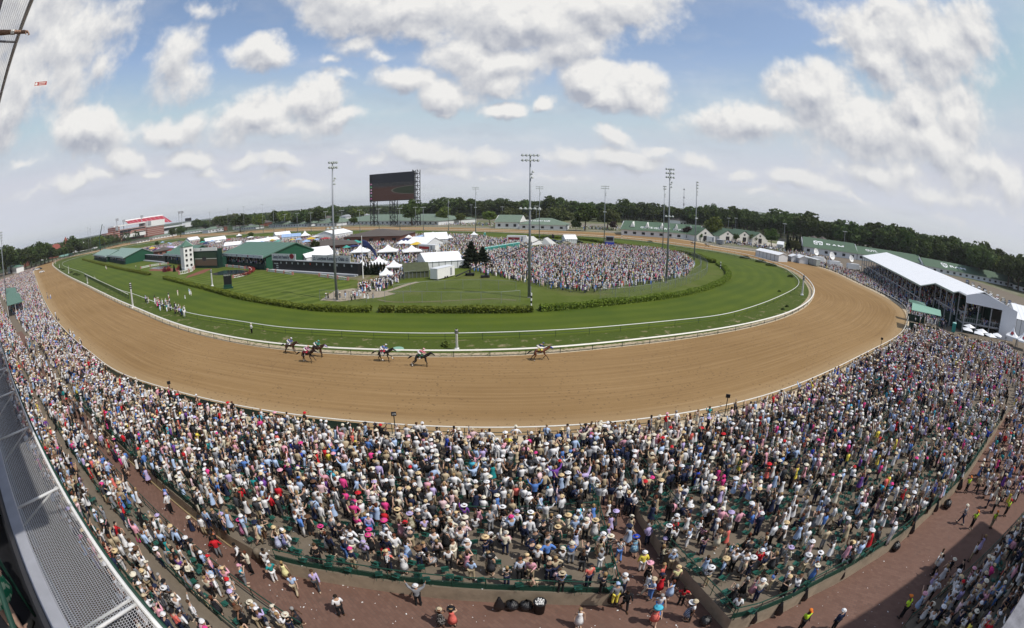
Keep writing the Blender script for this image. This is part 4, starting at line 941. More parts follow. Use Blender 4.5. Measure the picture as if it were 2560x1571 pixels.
# small video wall beside it
A = at(487,671); B = at(546,671); L = (B-A).length; h = 8.2; vw = empty('video_wall', A, math.atan2(B.y-A.y,B.x-A.x), 'video wall showing galloping horse beside the white tower', 'video screen')
mb = MB(); mb.box((L/2,1.5,h/2),(L,3,h)); mb.build('housing', M_darkg, vw)
def b_vs(t, P, c, b):
    b.inputs['Emission Strength'].default_value = 1.0
    tcn = t.new('ShaderNodeTexCoord'); sp = t.new('ShaderNodeSeparateXYZ'); t.l.new(tcn.outputs['Generated'], sp.inputs[0]); x, z = sp.outputs[0], sp.outputs[2]
    col = t.mix(t.maprange(z, 0.42, 0.5), c4((0.05,0.032,0.02)), c4((0.008,0.022,0.010))); n = t.noise(tcn.outputs['Generated'], 8.0, 4)
    ln = t.math('LESS_THAN', t.math('ABSOLUTE', t.math('SUBTRACT', z, 0.52)), 0.02); col = t.mix(ln, col, c4((0.3,0.3,0.28)))
    e = t.math('ADD', t.math('POWER', t.math('MULTIPLY', t.math('SUBTRACT', x, 0.45), 8), 2), t.math('POWER', t.math('MULTIPLY', t.math('SUBTRACT', z, 0.5), 4.5), 2))
    col = t.mix(t.math('LESS_THAN', t.math('ADD', e, n), 1.1), col, c4((0.012,0.010,0.012))); t.l.new(col, b.inputs['Emission Color']); return c
mb = MB(); mb.box((L*0.5,-0.06,h*0.5),(L*0.92,0.1,h*0.72)); mb.build('display', mat('video_wall_picture', (0.01,0.01,0.01), 0.5, build=b_vs), vw)
mb = MB(); mb.box((L/2,-0.12,h+0.1),(L,0.25,1.4)); fs_ = mb.build('fascia', M_white, vw)
mk = MB(); mk.lathe([(0.5,-0.05),(0.5,0.05)], 12); o = mk.build('emblem', M_grey, fs_, loc=(L*0.35,-0.28,h+0.1)); o.rotation_euler = (R(90),0,0)
mb = MB(); mb.box((0,0,2.2),(6,3,4.4)); o = mb.build('ticket_booth', M_green, None, loc=tuple(at(553,668)), rz=yaw(at(553,668))); tag(o,'dark green hut between the video wall and the green roofed stand','hut')

# brown-roofed infield halls
M_broof = mat('brown_shingle', (0.10,0.085,0.075), 0.9, var=0.15, scale=1.5); M_bwall = mat('red_brick_wall', (0.22,0.10,0.075), 0.9, var=0.2, scale=2)
def hall(pa, pb, depth, ze, zr, label, roofm=M_broof, wallm=M_bwall, name='hall', hip=True, cat='building', group=None, vents=0, gable_m=None):
    A = at(*pa); B = at(*pb); L = (B-A).length; root = empty(name, A, math.atan2(B.y-A.y, B.x-A.x), label, cat, group)
    mb = MB(); mb.box((L/2,depth/2,ze/2),(L,depth,ze)); mb.build('wall', wallm, root)
    i = depth*0.5 if hip else 0.0; o_ = 0.9
    mb = MB(); vs = [(-o_,-o_,ze),(L+o_,-o_,ze),(L+o_,depth+o_,ze),(-o_,depth+o_,ze),(i,depth/2,zr),(L-i,depth/2,zr)]
    mb.add(vs, [(0,1,5,4),(1,2,5),(2,3,4,5),(3,0,4),(3,2,1,0)]); rf = mb.build('roof', roofm, root)
    if not hip:
        mb = MB(); mb.extr([(0,ze-0.02),(depth,ze-0.02),(depth/2,zr-0.35)], -o_-0.05, -o_+0.25); mb.extr([(0,ze-0.02),(depth,ze-0.02),(depth/2,zr-0.35)], L+o_-0.25, L+o_+0.05); mb.build('gable', gable_m or wallm, root)
    for k in range(vents):
        mb = MB(); x = L*(k+0.7)/(vents+0.4); mb.add([(x-1.6,depth*0.12,ze+(zr-ze)*0.35),(x+1.6,depth*0.12,ze+(zr-ze)*0.35),(x,depth*0.12,zr-0.2),(x,depth*0.45,zr-0.2)], [(0,1,2),(1,3,2),(0,2,3)]); mb.build('dormer', M_white, rf)
    n = max(3, int(L/6)); wm = MB()
    for k in range(min(n, 24)):
        x = L*(k+0.5)/min(n, 24); wm = MB(); wm.box((x,-0.03,ze*0.5),(min(2.2, L/min(n,24)*0.5),0.1,ze*0.42)); wm.build('window', M_black, root)
    return root
hall((860,611),(1000,608),30,4.0,7.2,'long brown-roofed brick hall behind the peaked tents')
hall((765,636),(893,626),22,3.2,5.4,'low dark-roofed building beside the round dark tree')
hall((395,640),(440,632),14,3.0,5.0,'dark roofed building left of the tower roof')
hall((478,632),(520,626),12,3.0,4.8,'brown roofed concession building behind the tower')

# vehicles: trailers, trucks, cars, toilets
M_tyre = mat('tyre_rubber', (0.02,0.02,0.02), 0.8); M_glass = mat('dark_glass', (0.02,0.025,0.03), 0.15, spec=0.6)
def trailer(pa, pb, h, label, col, name='trailer', depth=2.6, cat='trailer', stripe=None):
    A = at(*pa); B = at(*pb); L = (B-A).length; root = empty(name, A, math.atan2(B.y-A.y, B.x-A.x), label, cat)
    mb = MB(); mb.box((L/2,depth/2,h/2+0.35),(L,depth,h)); bd = mb.build('body', col, root)
    mb = MB(); mb.box((L/2,depth/2,h+0.38),(L+0.1,depth+0.1,0.08)); mb.build('roof', M_tentw, root)
    mb = MB(); mb.box((L*0.78,-0.03,h*0.5+0.3),(0.9,0.06,h*0.75)); mb.build('door', M_grey, root)
    if stripe: mb = MB(); mb.box((L*0.35,-0.03,h*0.55+0.3),(L*0.6,0.05,h*0.4)); mb.build('side_panel', stripe, root)
    for x in (L*0.42, L*0.55):
        for y in (0.02, depth-0.02): mb = MB(); mb.lathe([(0.36,-0.12),(0.36,0.12)], 12); o = mb.build('wheel', M_tyre, root, loc=(x,y,0.36)); o.rotation_euler = (R(90),0,0)
    return root
M_red = mat('red_paint', (0.42,0.03,0.03), 0.5)
trailer((1094,702),(1137,691),2.9,'white enclosed trailer parked on the infield grass',M_white)
trailer((1046,630),(1088,633),3.0,'red and white exhibition trailer behind the peaked tents',M_white, stripe=M_red)
trailer((1268,606),(1316,607),3.2,'white and maroon motor home behind the row of toilets',M_white,'motor_home', stripe=mat('maroon_paint',()), cat='motor home')
CARC = [('white',(0.75,0.75,0.75)),('silver',(0.45,0.46,0.48)),('black',(0.02,0.02,0.022)),('dark blue',(0.03,0.05,0.12)),('red',(0.16,0.02,0.02)),('grey',(0.18,0.19,0.2)),('tan',(0.40,0.36,0.28))]
CARM = {}
def car_parts(cn, cc):
    if cn in CARM: return CARM[cn]
    pm = mat('car_paint_'+cn.replace(' ','_'), cc, 0.25, spec=0.5, var=0.03)
    mb = MB(); prof = [(-2.25,0.35),(2.25,0.35),(2.3,0.7),(2.1,0.88),(1.2,0.95),(0.55,1.42),(-1.1,1.45),(-1.85,1.0),(-2.28,0.92)]
    n = len(prof); vs = [(x, y, z) for y in (-0.85, 0.85) for x, z in prof]; mb.add(vs, [tuple(range(n)), tuple(range(n,2*n))[::-1]]+[(i+n,(i+1)%n+n,(i+1)%n,i) for i in range(n)]); b = mb.mesh('car_body', pm)
    mb = MB()
    for y in (-0.86, 0.86): mb.add([(1.05,y,0.97),(0.55,y,1.36),(-1.05,y,1.38),(-1.6,y,1.02)], [(0,1,2,3)])
    mb.add([(1.24,-0.75,0.96),(1.24,0.75,0.96),(0.62,0.7,1.38),(0.62,-0.7,1.38)], [(0,1,2,3)]); gl_ = mb.mesh('car_glass', M_glass)
    mb = MB(); mb.tube([(0,-0.1,0),(0,0.1,0)], 0.33, 12); wh = mb.mesh('car_wheel', M_tyre)
    CARM[cn] = (b, gl_, wh); return CARM[cn]
def car(p, rz, label, k, scale=1.0, group=None, name='parked_car', cat='car'):
    b, g_, wh = car_parts(*CARC[k % len(CARC)]); r = empty(name, p, rz, label, cat, group); r.scale = (scale,)*3
    link('body', b, r); link('windows', g_, r)
    for x in (-1.4, 1.4):
        for y in (-0.82, 0.82): link('wheel', wh, r, (x, y, 0.33))
    return r
# teal portable toilets
M_teal = mat('teal_plastic', (0.05,0.36,0.31), 0.5, var=0.08); M_tealr = mat('pale_teal_roof', (0.35,0.60,0.55), 0.5)
def toilet(p, rz, label, group='row of teal portable toilets'):
    r = empty('portable_toilet', p, rz, label, 'toilet', group)
    mb = MB(); mb.box((0,0,1.1),(1.15,1.15,2.2)); mb.build('cabin', M_teal, r); mb = MB(); mb.lathe([(0.86,2.2),(0.84,2.3),(0.3,2.48)], 4); o = mb.build('roof', M_tealr, r); o.rotation_euler = (0,0,R(45))
    mb = MB(); mb.box((0.05,-0.59,1.05),(0.75,0.05,1.85)); mb.build('door', mat('teal_door', (0.035,0.27,0.23), 0.5), r); mb = MB(); mb.tube([(0.4,0.4,2.3),(0.4,0.4,2.7)], 0.05, 5); mb.build('vent_pipe', M_white, r)
def row(pa, pb, n):
    A, B = at(*pa), at(*pb); return [A.lerp(B, (i+0.5)/n) for i in range(n)]
for i, p in enumerate(row((1212,633),(1300,618),14)): toilet(p, yaw(p)+0.2, '%s teal toilet from the left in the long row behind the evergreen clump' % nth(i))
for i, p in enumerate(row((1046,655),(1098,646),8)): toilet(p, yaw(p)+0.2, '%s teal toilet from the left in the row by the red trailer' % nth(i), 'teal toilets beside the frame tent')
p = at(1212,592); toilet(p, yaw(p), 'lone teal toilet on the far turf verge', None)
p = at(2383,830); toilet(p, yaw(p), 'lone teal toilet in the crowd below the white grandstand tent', None)
p = at(2376,828)
# skate ramps, booth and light stage behind the crowd
for (pa, pb, l_) in [((1330,614),(1360,611),'left grey launch ramp behind the crowd'),((1383,617),(1399,615),'right grey launch ramp behind the crowd')]:
    A, B = at(*pa), at(*pb); L = (B-A).length; r = empty('launch_ramp', A, math.atan2(B.y-A.y,B.x-A.x), l_, 'ramp', 'launch ramps in the infield')
    mb = MB(); mb.add([(0,0,0),(L,0,0),(L,7,3.8),(0.4*L,7,3.8),(0,7,0),(L,7,0)], [(0,1,2,3),(0,3,4),(1,5,2),(3,2,5,4)]); mb.build('ramp_face', mat('pale_ply', (0.5,0.5,0.48)), r)
p = at(1524,618); bo = empty('camera_booth', p, yaw(p), 'small booth with blue skirt at the back of the infield crowd', 'booth')
mb = MB(); mb.box((0,0,1.2),(4.5,3,2.4)); mb.build('skirt', mat('blue_vinyl', (0.03,0.06,0.45)), bo); mb = MB(); mb.box((0,0,4.0),(4.2,2.6,3.0)); mb.build('cabin', M_grey, bo); mb = MB(); mb.box((0,-1.35,4.2),(3.4,0.1,1.8)); mb.build('opening', M_black, bo)
# boom crane camera
p = at(1175,690); q = at(1382,640); cr = empty('camera_crane', p, 0, 'long black camera boom crane reaching over the grass and crowd', 'camera crane')
d_ = Vector((q.x-p.x, q.y-p.y, 0)); T_ = Vector((0,0,0)); bz = 1.8
tipz = zof(1382,586,q); mb = MB(); mb.tube([(-d_.x*0.12,-d_.y*0.12,0.9),(0,0,bz),(d_.x,d_.y,tipz)], 0.2, 5, r2=0.14); mb.build('boom', M_black, cr)
mb = MB(); mb.box((d_.x,d_.y,tipz-0.9),(0.9,0.9,1.4)); mb.build('camera_head', M_black, cr)
mb = MB(); mb.box((0,0,0.6),(2.6,1.8,0.5)); mb.tube([(-1,-0.9,0.35),(-1,0.9,0.35)],0.35,10); mb.tube([(1,-0.9,0.35),(1,0.9,0.35)],0.35,10); mb.tube([(0,0,0.6),(0,0,1.9)],0.25,8); mb.build('dolly', M_black, cr)
p = at(1213,695); o_ = empty('camera_cart', p, 0.3, 'small black camera cart on the grass beside the crane', 'cart'); mb = MB(); mb.box((0,0,0.5),(2.4,1.2,0.5)); mb.box((0.3,0,1.1),(0.7,0.6,0.8)); mb.build('body', M_black, o_)
for x in (-0.9,0.9):
    for y in (-0.6,0.6): mb = MB(); mb.tube([(x,y-0.1,0.3),(x,y+0.1,0.3)],0.3,10); mb.build('wheel', M_tyre, o_)
# ------------------------------------------------------------------ figures
M_skin = objcol_mat('skin', None, 0.6); M_cloth = objcol_mat('cloth'); M_stripe = objcol_mat('striped_cloth', 'stripe'); M_floral = objcol_mat('floral_cloth', 'floral'); M_check = objcol_mat('checked_cloth', 'check')
def skin_mesh(name, chains, sub=1, mt=None):
    """chains: list of [(key, co, r)...]; equal keys are the same joint. Grown as one surface by a Skin modifier."""
    idx = {}; co = []; rad = []; ed = set()
    for ch in chains:
        prev = None
        for key, c, r in ch:
            if key not in idx: idx[key] = len(co); co.append(c); rad.append(r)
            if prev is not None and prev != idx[key]: ed.add((prev, idx[key]))
            prev = idx[key]
    me = bpy.data.meshes.new(name+'_skel'); me.from_pydata(co, list(ed), []); o = bpy.data.objects.new(name+'_skel', me); COL.objects.link(o)
    md = o.modifiers.new('skin', 'SKIN'); md.branch_smoothing = 0.3; md.use_smooth_shade = True
    for i, v in enumerate(me.skin_vertices[0].data):
        r = rad[i]; v.radius = r if isinstance(r, tuple) else (r, r); v.use_root = (i == 0)
    if sub: sm = o.modifiers.new('sub', 'SUBSURF'); sm.levels = sub; sm.render_levels = sub
    dg = bpy.context.evaluated_depsgraph_get(); out = bpy.data.meshes.new_from_object(o.evaluated_get(dg)); out.name = name
    bpy.data.objects.remove(o); bpy.data.meshes.remove(me)
    if mt: out.materials.clear(); out.materials.append(mt)
    return out
ARMS = {'down': ((.25,-.03,1.12),(.27,.05,.86)), 'bent': ((.25,-.02,1.13),(.13,.24,1.12)), 'up': ((.27,.08,1.62),(.24,.14,1.90)), 'hips': ((.40,-.06,1.16),(.20,.03,1.00)),
        'phone': ((.25,.16,1.27),(.08,.26,1.52)), 'wide': ((.36,.05,1.52),(.46,.10,1.80)), 'swingf': ((.24,.10,1.15),(.24,.28,.98)), 'swingb': ((.25,-.14,1.14),(.26,-.22,.90))}
POSES = {  # name: (left arm, right arm, legs, phrase)
 'stand': ('down','down','stand','standing with arms down'), 'program': ('bent','bent','stand','standing and holding a programme'), 'wave': ('up','down','stand','standing with one arm raised'),
 'cheer': ('wide','wide','stand','standing with both arms thrown up'), 'hips': ('hips','hips','stand','standing with hands on hips'), 'photo': ('phone','phone','stand','standing with both hands up to the face'),
 'walk': ('swingf','swingb','walk','walking along'), 'sit': ('bent','bent','sit','sitting down on a chair'), 'drink': ('phone','hips','stand','standing with one hand at the mouth'), 'lean': ('bent','down','lean','leaning forward')}
def joints(pose, w_=1.0):
    la, ra, legs, _ = POSES[pose]; dz = 0; ly = 0
    J = {}
    dz = -0.42 if legs == 'sit' else 0.0; lean = 0.10 if legs == 'lean' else (0.05 if legs in ('walk','sit') else 0.0)
    f = lambda c: (c[0], c[1]+lean*max(0, (c[2]-0.95))*2.0, c[2]+dz)
    J['pel'] = f((0,0,.96)); J['waist'] = f((0,.0,1.10)); J['chest'] = f((0,-.01,1.30)); J['neck'] = f((0,-.01,1.46)); J['head0'] = f((0,.015,1.55)); J['head1'] = f((0,.02,1.67)); J['nose'] = f((0,.115,1.585))
    for s, n, a in ((-1,'l',la),(1,'r',ra)):
        e, wv = ARMS[a]; J['sh'+n] = f((s*.17,0,1.40)); J['el'+n] = f((s*e[0],e[1],e[2])); J['wr'+n] = f((s*wv[0],wv[1],wv[2]))
        d = (Vector(J['wr'+n])-Vector(J['el'+n])).normalized(); J['pa'+n] = tuple(Vector(J['wr'+n])+d*.07)
        side = d.cross(Vector((s,0,0.2))).normalized(); fw = d
        cl = (d*0.8+Vector((-s*.5,0.25,-.2))).normalized()
        for k, (o_, L_) in enumerate(((-.030,.062),(-.010,.072),(.010,.067),(.030,.050))):
            b0 = Vector(J['pa'+n])+side*o_+d*.02; J['f%d%sa' % (k,n)] = tuple(b0); J['f%d%sb' % (k,n)] = tuple(b0+d*L_*.5); J['f%d%sc' % (k,n)] = tuple(b0+d*L_*.5+cl*L_*.5)
        tb = Vector(J['wr'+n])+d*.03-side*.02; J['th'+n+'a'] = tuple(tb-side*.02); J['th'+n+'b'] = tuple(tb-side*.045+d*.03)
        J['hip'+n] = (s*.085,0,.90+dz)
        if legs == 'walk': k_ = .22 if s < 0 else -.04; J['kn'+n] = (s*.09, .12 if s < 0 else -.02, .50); J['an'+n] = (s*.09, .26 if s < 0 else -.28, .09 if s < 0 else .14); J['to'+n] = (s*.10, J['an'+n][1]+.17, .05 if s < 0 else .02)
        elif legs == 'sit': J['kn'+n] = (s*.11,.42,.50); J['an'+n] = (s*.12,.40,.09); J['to'+n] = (s*.13,.57,.035)
        else: J['kn'+n] = (s*.10,.015,.49); J['an'+n] = (s*.11,-.02,.09); J['to'+n] = (s*.13,.14,.035)
    return J
def c_(J, *ks): return [(k, J[k], r) for k, r in ks]
def person_parts(pose, fem):
    J = joints(pose); w_ = .88 if fem else 1.0; P = {}
    # one continuous body: trunk, head, limbs, hands with fingers
    ch = [c_(J, ('pel',.115*w_),('waist',.10*w_),('chest',.12*w_),('neck',.052),('head0',.078),('head1',.088)), c_(J, ('head0',.078),('nose',.016))]
    for n in 'lr':
        ch.append(c_(J, ('chest',.12*w_),('sh'+n,.062*w_),('el'+n,.042*w_),('wr'+n,.028),('pa'+n,.030)))
        for k in range(4): ch.append(c_(J, ('pa'+n,.030),('f%d%sa' % (k,n),.0095),('f%d%sb' % (k,n),.009),('f%d%sc' % (k,n),.0075)))
        ch.append(c_(J, ('wr'+n,.028),('th'+n+'a',.012),('th'+n+'b',.009)))
        ch.append(c_(J, ('pel',.115*w_),('hip'+n,.088),('kn'+n,.055),('an'+n,.038),('to'+n,.032)))
    P['body'] = skin_mesh('body', ch, 1, M_skin)
    k = 1.0
    long = [c_(J, ('waist',.128*w_),('chest',.150*w_))]+[c_(J, ('chest',.150*w_),('sh'+n,.088*w_),('el'+n,.060),('wr'+n,.042)) for n in 'lr']
    low = [c_(J, ('pel',.148*w_),('waist',.128*w_))]
    P['shirt'] = skin_mesh('shirt', low+long, 1, M_cloth)
    Js = dict(J)
    for n in 'lr': Js['el'+n] = tuple(Vector(J['sh'+n]).lerp(Vector(J['el'+n]), .55))
    P['polo'] = skin_mesh('polo', low+[c_(Js, ('waist',.128*w_),('chest',.150*w_))]+[c_(Js, ('chest',.150*w_),('sh'+n,.088*w_),('el'+n,.066)) for n in 'lr'], 1, M_cloth)
    Jj = dict(J); Jj['tail'] = (0, J['pel'][1]-.01, J['pel'][2]-.12)
    P['jacket'] = skin_mesh('jacket', [c_(Jj, ('tail',.172),('pel',.158),('waist',.145),('chest',.165))]+[c_(J, ('chest',.165),('sh'+n,.100),('el'+n,.068),('wr'+n,.048)) for n in 'lr'], 1, M_cloth)
    P['trousers'] = skin_mesh('trousers', [c_(J, ('pel',.135*w_),('hip'+n,.108),('kn'+n,.078),('an'+n,.062)) for n in 'lr'], 1, M_cloth)
    for n in 'lr':
        mb = MB(); a = Vector(J['an'+n]); t = Vector(J['to'+n]); mb.tube([a+Vector((0,-.05,-.035)), a.lerp(t,.5)+Vector((0,0,-.02)), t+Vector((0,.05,0))], [.045,.05,.035], 6); P['shoe'+n] = mb.mesh('shoe', M_cloth, True)
    # dress: bodice and flared skirt
    mb = MB(); p = Vector(J['pel']); c2 = Vector(J['chest'])
    if POSES[pose][2] == 'sit': pts = [c2+Vector((0,0,.10)), c2, p+Vector((0,0,.12)), p+Vector((0,.06,.02)), p+Vector((0,.28,-.02)), p+Vector((0,.44,-.05)), p+Vector((0,.47,-.2))]; rr = [.12,.15,.125,.17,.19,.19,.16]
    else: pts = [c2+Vector((0,0,.10)), c2+Vector((0,0,-.02)), p+Vector((0,0,.15)), p, p+Vector((0,.01,-.18)), p+Vector((0,.01,-.48))]; rr = [.125,.145,.115,.165,.20,.255]
    mb.tube(pts, rr, 14); P['dress'] = mb.mesh('dress', M_cloth, True)
    h = Vector(J['head1'])
    def hat(prof, nm):
        m = MB(); m.lathe(prof, 16, (h.x, h.y-.005, h.z)); return m.mesh(nm, M_cloth, True)
    P['sunhat'] = hat([(.20,.005),(.215,-.01),(.16,.035),(.105,.045),(.10,.09),(.085,.125),(.03,.135)], 'sunhat')
    P['fedora'] = hat([(.145,.03),(.155,.022),(.155,.034),(.108,.042),(.10,.10),(.075,.125),(.03,.115)], 'fedora')
    P['floppy'] = hat([(.245,-.04),(.26,-.055),(.19,.02),(.12,.045),(.105,.09),(.07,.12),(.02,.125)], 'floppy')
    m = MB(); m.lathe([(.108,.0),(.112,.05),(.09,.10),(.03,.12)], 12, (h.x, h.y-.01, h.z)); m.box((h.x, h.y+.12, h.z+.015), (.14,.10,.015)); P['cap'] = m.mesh('cap', M_cloth, True)
    m = MB(); m.lathe([(.05,-.05),(.096,-.01),(.104,.04),(.085,.085),(.03,.105)], 12, (h.x, h.y-.022, h.z)); P['hair'] = m.mesh('hair', M_cloth, True)
    m = MB(); m.tube([h+Vector((0,.0,.085)), h+Vector((0,-.05,.04)), h+Vector((0,-.075,-.06)), h+Vector((0,-.08,-.20)), h+Vector((0,-.08,-.30))], [.05,.104,.10,.085,.05], 10); P['long_hair'] = m.mesh('long_hair', M_cloth, True)
    m = MB(); w0 = (Vector(J['wrl'])+Vector(J['wrr']))/2; m.box((w0.x, w0.y+.07, w0.z+.04), (.16,.02,.22)); P['programme'] = m.mesh('programme', M_white)
    J['_'] = None; return P
PROTO = {}
def proto(pose, fem):
    if (pose, fem) not in PROTO: PROTO[(pose, fem)] = person_parts(pose, fem)
    return PROTO[(pose, fem)]
COLS = {'white': (.74,.74,.75), 'cream': (.70,.65,.52), 'pale blue': (.42,.55,.78), 'blue': (.10,.22,.55), 'royal blue': (.03,.07,.45), 'navy': (.018,.025,.06), 'black': (.014,.014,.016), 'charcoal': (.055,.058,.065),
 'grey': (.24,.25,.27), 'khaki': (.42,.34,.22), 'tan': (.52,.43,.29), 'pink': (.72,.36,.44), 'pale pink': (.76,.55,.58), 'hot pink': (.70,.06,.25), 'red': (.55,.02,.03), 'coral': (.72,.16,.13), 'orange': (.75,.20,.03), 'yellow': (.78,.65,.10), 'lemon': (.78,.74,.38),
 'purple': (.16,.06,.30), 'lilac': (.48,.40,.66), 'teal': (.02,.26,.27), 'mint': (.40,.66,.52), 'green': (.03,.20,.07), 'lime': (.42,.70,.08), 'neon yellow': (.55,.85,.05), 'turquoise': (.08,.45,.60), 'maroon': (.16,.015,.03), 'brown': (.13,.07,.04), 'straw': (.66,.50,.28), 'magenta': (.45,.02,.30)}
TOPS = ['white']*46+['cream']*6+['pale blue']*13+['blue']*4+['navy']*13+['black']*24+['charcoal']*9+['grey']*6+['khaki']*3+['tan']*5+['pink']*5+['pale pink']*5+['hot pink']*2+['red']*4+['coral']*1+['yellow']*1+['purple']*1+['lilac']*4+['teal']*1+['turquoise']*1+['royal blue']*1
BOTS = ['khaki']*5+['tan']*3+['navy']*9+['black']*11+['charcoal']*6+['white']*5+['grey']*4+['cream']*3+['blue']*2
HATC = ['white']*9+['straw']*5+['cream']*7+['black']*4+['pink']*1+['hot pink']*1+['red']*1+['tan']*2+['navy']*1+['lilac']*1+['brown']*2
HAIRC = [('dark',(.02,.014,.01)),('brown',(.07,.038,.02)),('fair',(.32,.21,.10)),('black',(.010,.009,.009)),('grey',(.30,.29,.28)),('auburn',(.12,.04,.02))]
SKINS = [(.55,.36,.26),(.60,.40,.29),(.50,.32,.22),(.46,.28,.19),(.22,.12,.075),(.10,.055,.035),(.58,.38,.28)]
def setc(o, c): o.color = (c[0], c[1], c[2], 1); return o
def jig(c, a=0.10):
    k = 1+rnd.uniform(-a, a); return tuple(min(.85, x*k) for x in c)
def link_mat(name, me, parent, m, c):
    o = link(name, me, parent)
    if m is not None: o.material_slots[0].link = 'OBJECT'; o.material_slots[0].material = m
    return setc(o, c)
USED = set()
def person(p, rz, pose='stand', fem=False, top=None, topk=None, bot=None, hat=None, hatc=None, pat=None, hair=None, skin=None, where='', label=None, group='spectators in the stands', h=None, shorts=False):
    """where: phrase naming what is next to the figure. Builds one figure with its clothes as parts."""
    for attempt in range(40):
        t_ = top or rnd.choice(TOPS); b_ = bot or rnd.choice(BOTS)
        k_ = topk or (rnd.choice(['dress','dress','dress','polo','shirt']) if fem else rnd.choice(['shirt','shirt','polo','jacket','shirt']))
        hk = hat if hat is not None else (rnd.choice(['sunhat','sunhat','floppy','fedora','','','','']) if fem else rnd.choice(['fedora','fedora','','','','cap']))
        hc = hatc or rnd.choice(HATC); hr = hair or rnd.choice(HAIRC); pt = pat if pat is not None else (rnd.choice(['','','','floral','stripe']) if fem else rnd.choice(['','','','','check'])) if k_ != 'jacket' else ''
        w1 = {'': '', 'floral': 'flower-patterned ', 'stripe': 'striped ', 'check': 'checked '}[pt]
        txt = 'person in %s%s %s' % (w1, t_, {'dress':'dress','shirt':'long-sleeved shirt','polo':'short-sleeved shirt','jacket':'jacket'}[k_])
        if k_ != 'dress': txt += ' and %s trousers' % b_
        txt += (', %s %s' % (hc, {'sunhat':'wide-brimmed hat','floppy':'very wide floppy hat','fedora':'small brimmed hat','cap':'cap'}[hk])) if hk else ', %s hair' % hr[0]
        full = label or (txt+', '+{'stand':'standing','program':'holding a programme','wave':'one arm raised','cheer':'both arms up','hips':'hands on hips','photo':'hands at the face','walk':'walking','sit':'seated','drink':'hand at mouth','lean':'leaning'}[pose]+(' '+where if where else ''))
        if full not in USED or (top and label): break
        if attempt > 5 and not top: pose = rnd.choice(['stand','program','hips','photo','drink','lean'])
    USED.add(full); full = ' '.join(full.split()[:16])
    r = empty('person', p, rz, full, 'person', group); sc_ = h or (rnd.uniform(.96,1.03) if fem else rnd.uniform(1.01,1.10)); r.scale = (sc_*rnd.uniform(1.08,1.2), sc_*rnd.uniform(1.08,1.2), sc_)
    P = proto(pose, fem); sk = skin or rnd.choice(SKINS); cm = {'': None, 'floral': M_floral, 'stripe': M_stripe, 'check': M_check}[pt]
    setc(link('body', P['body'], r), jig(sk)); link_mat(k_, P[k_], r, cm, jig(COLS[t_]))
    if k_ != 'dress': link_mat('trousers', P['trousers'], r, None, jig(COLS[b_]))
    shc = rnd.choice([(.02,.02,.02),(.08,.04,.02),(.5,.4,.3)]) if not fem else rnd.choice([(.5,.35,.25),(.03,.02,.02)])
    for n in 'lr': setc(link('shoe', P['shoe'+n], r), shc)
    if hk: link_mat('hat', P[hk], r, None, jig(COLS[hc]))
    setc(link('hair', P['long_hair' if fem and not hk == 'cap' else 'hair'], r), hr[1])
    if pose == 'program': link('programme', P['programme'], r)
    return r

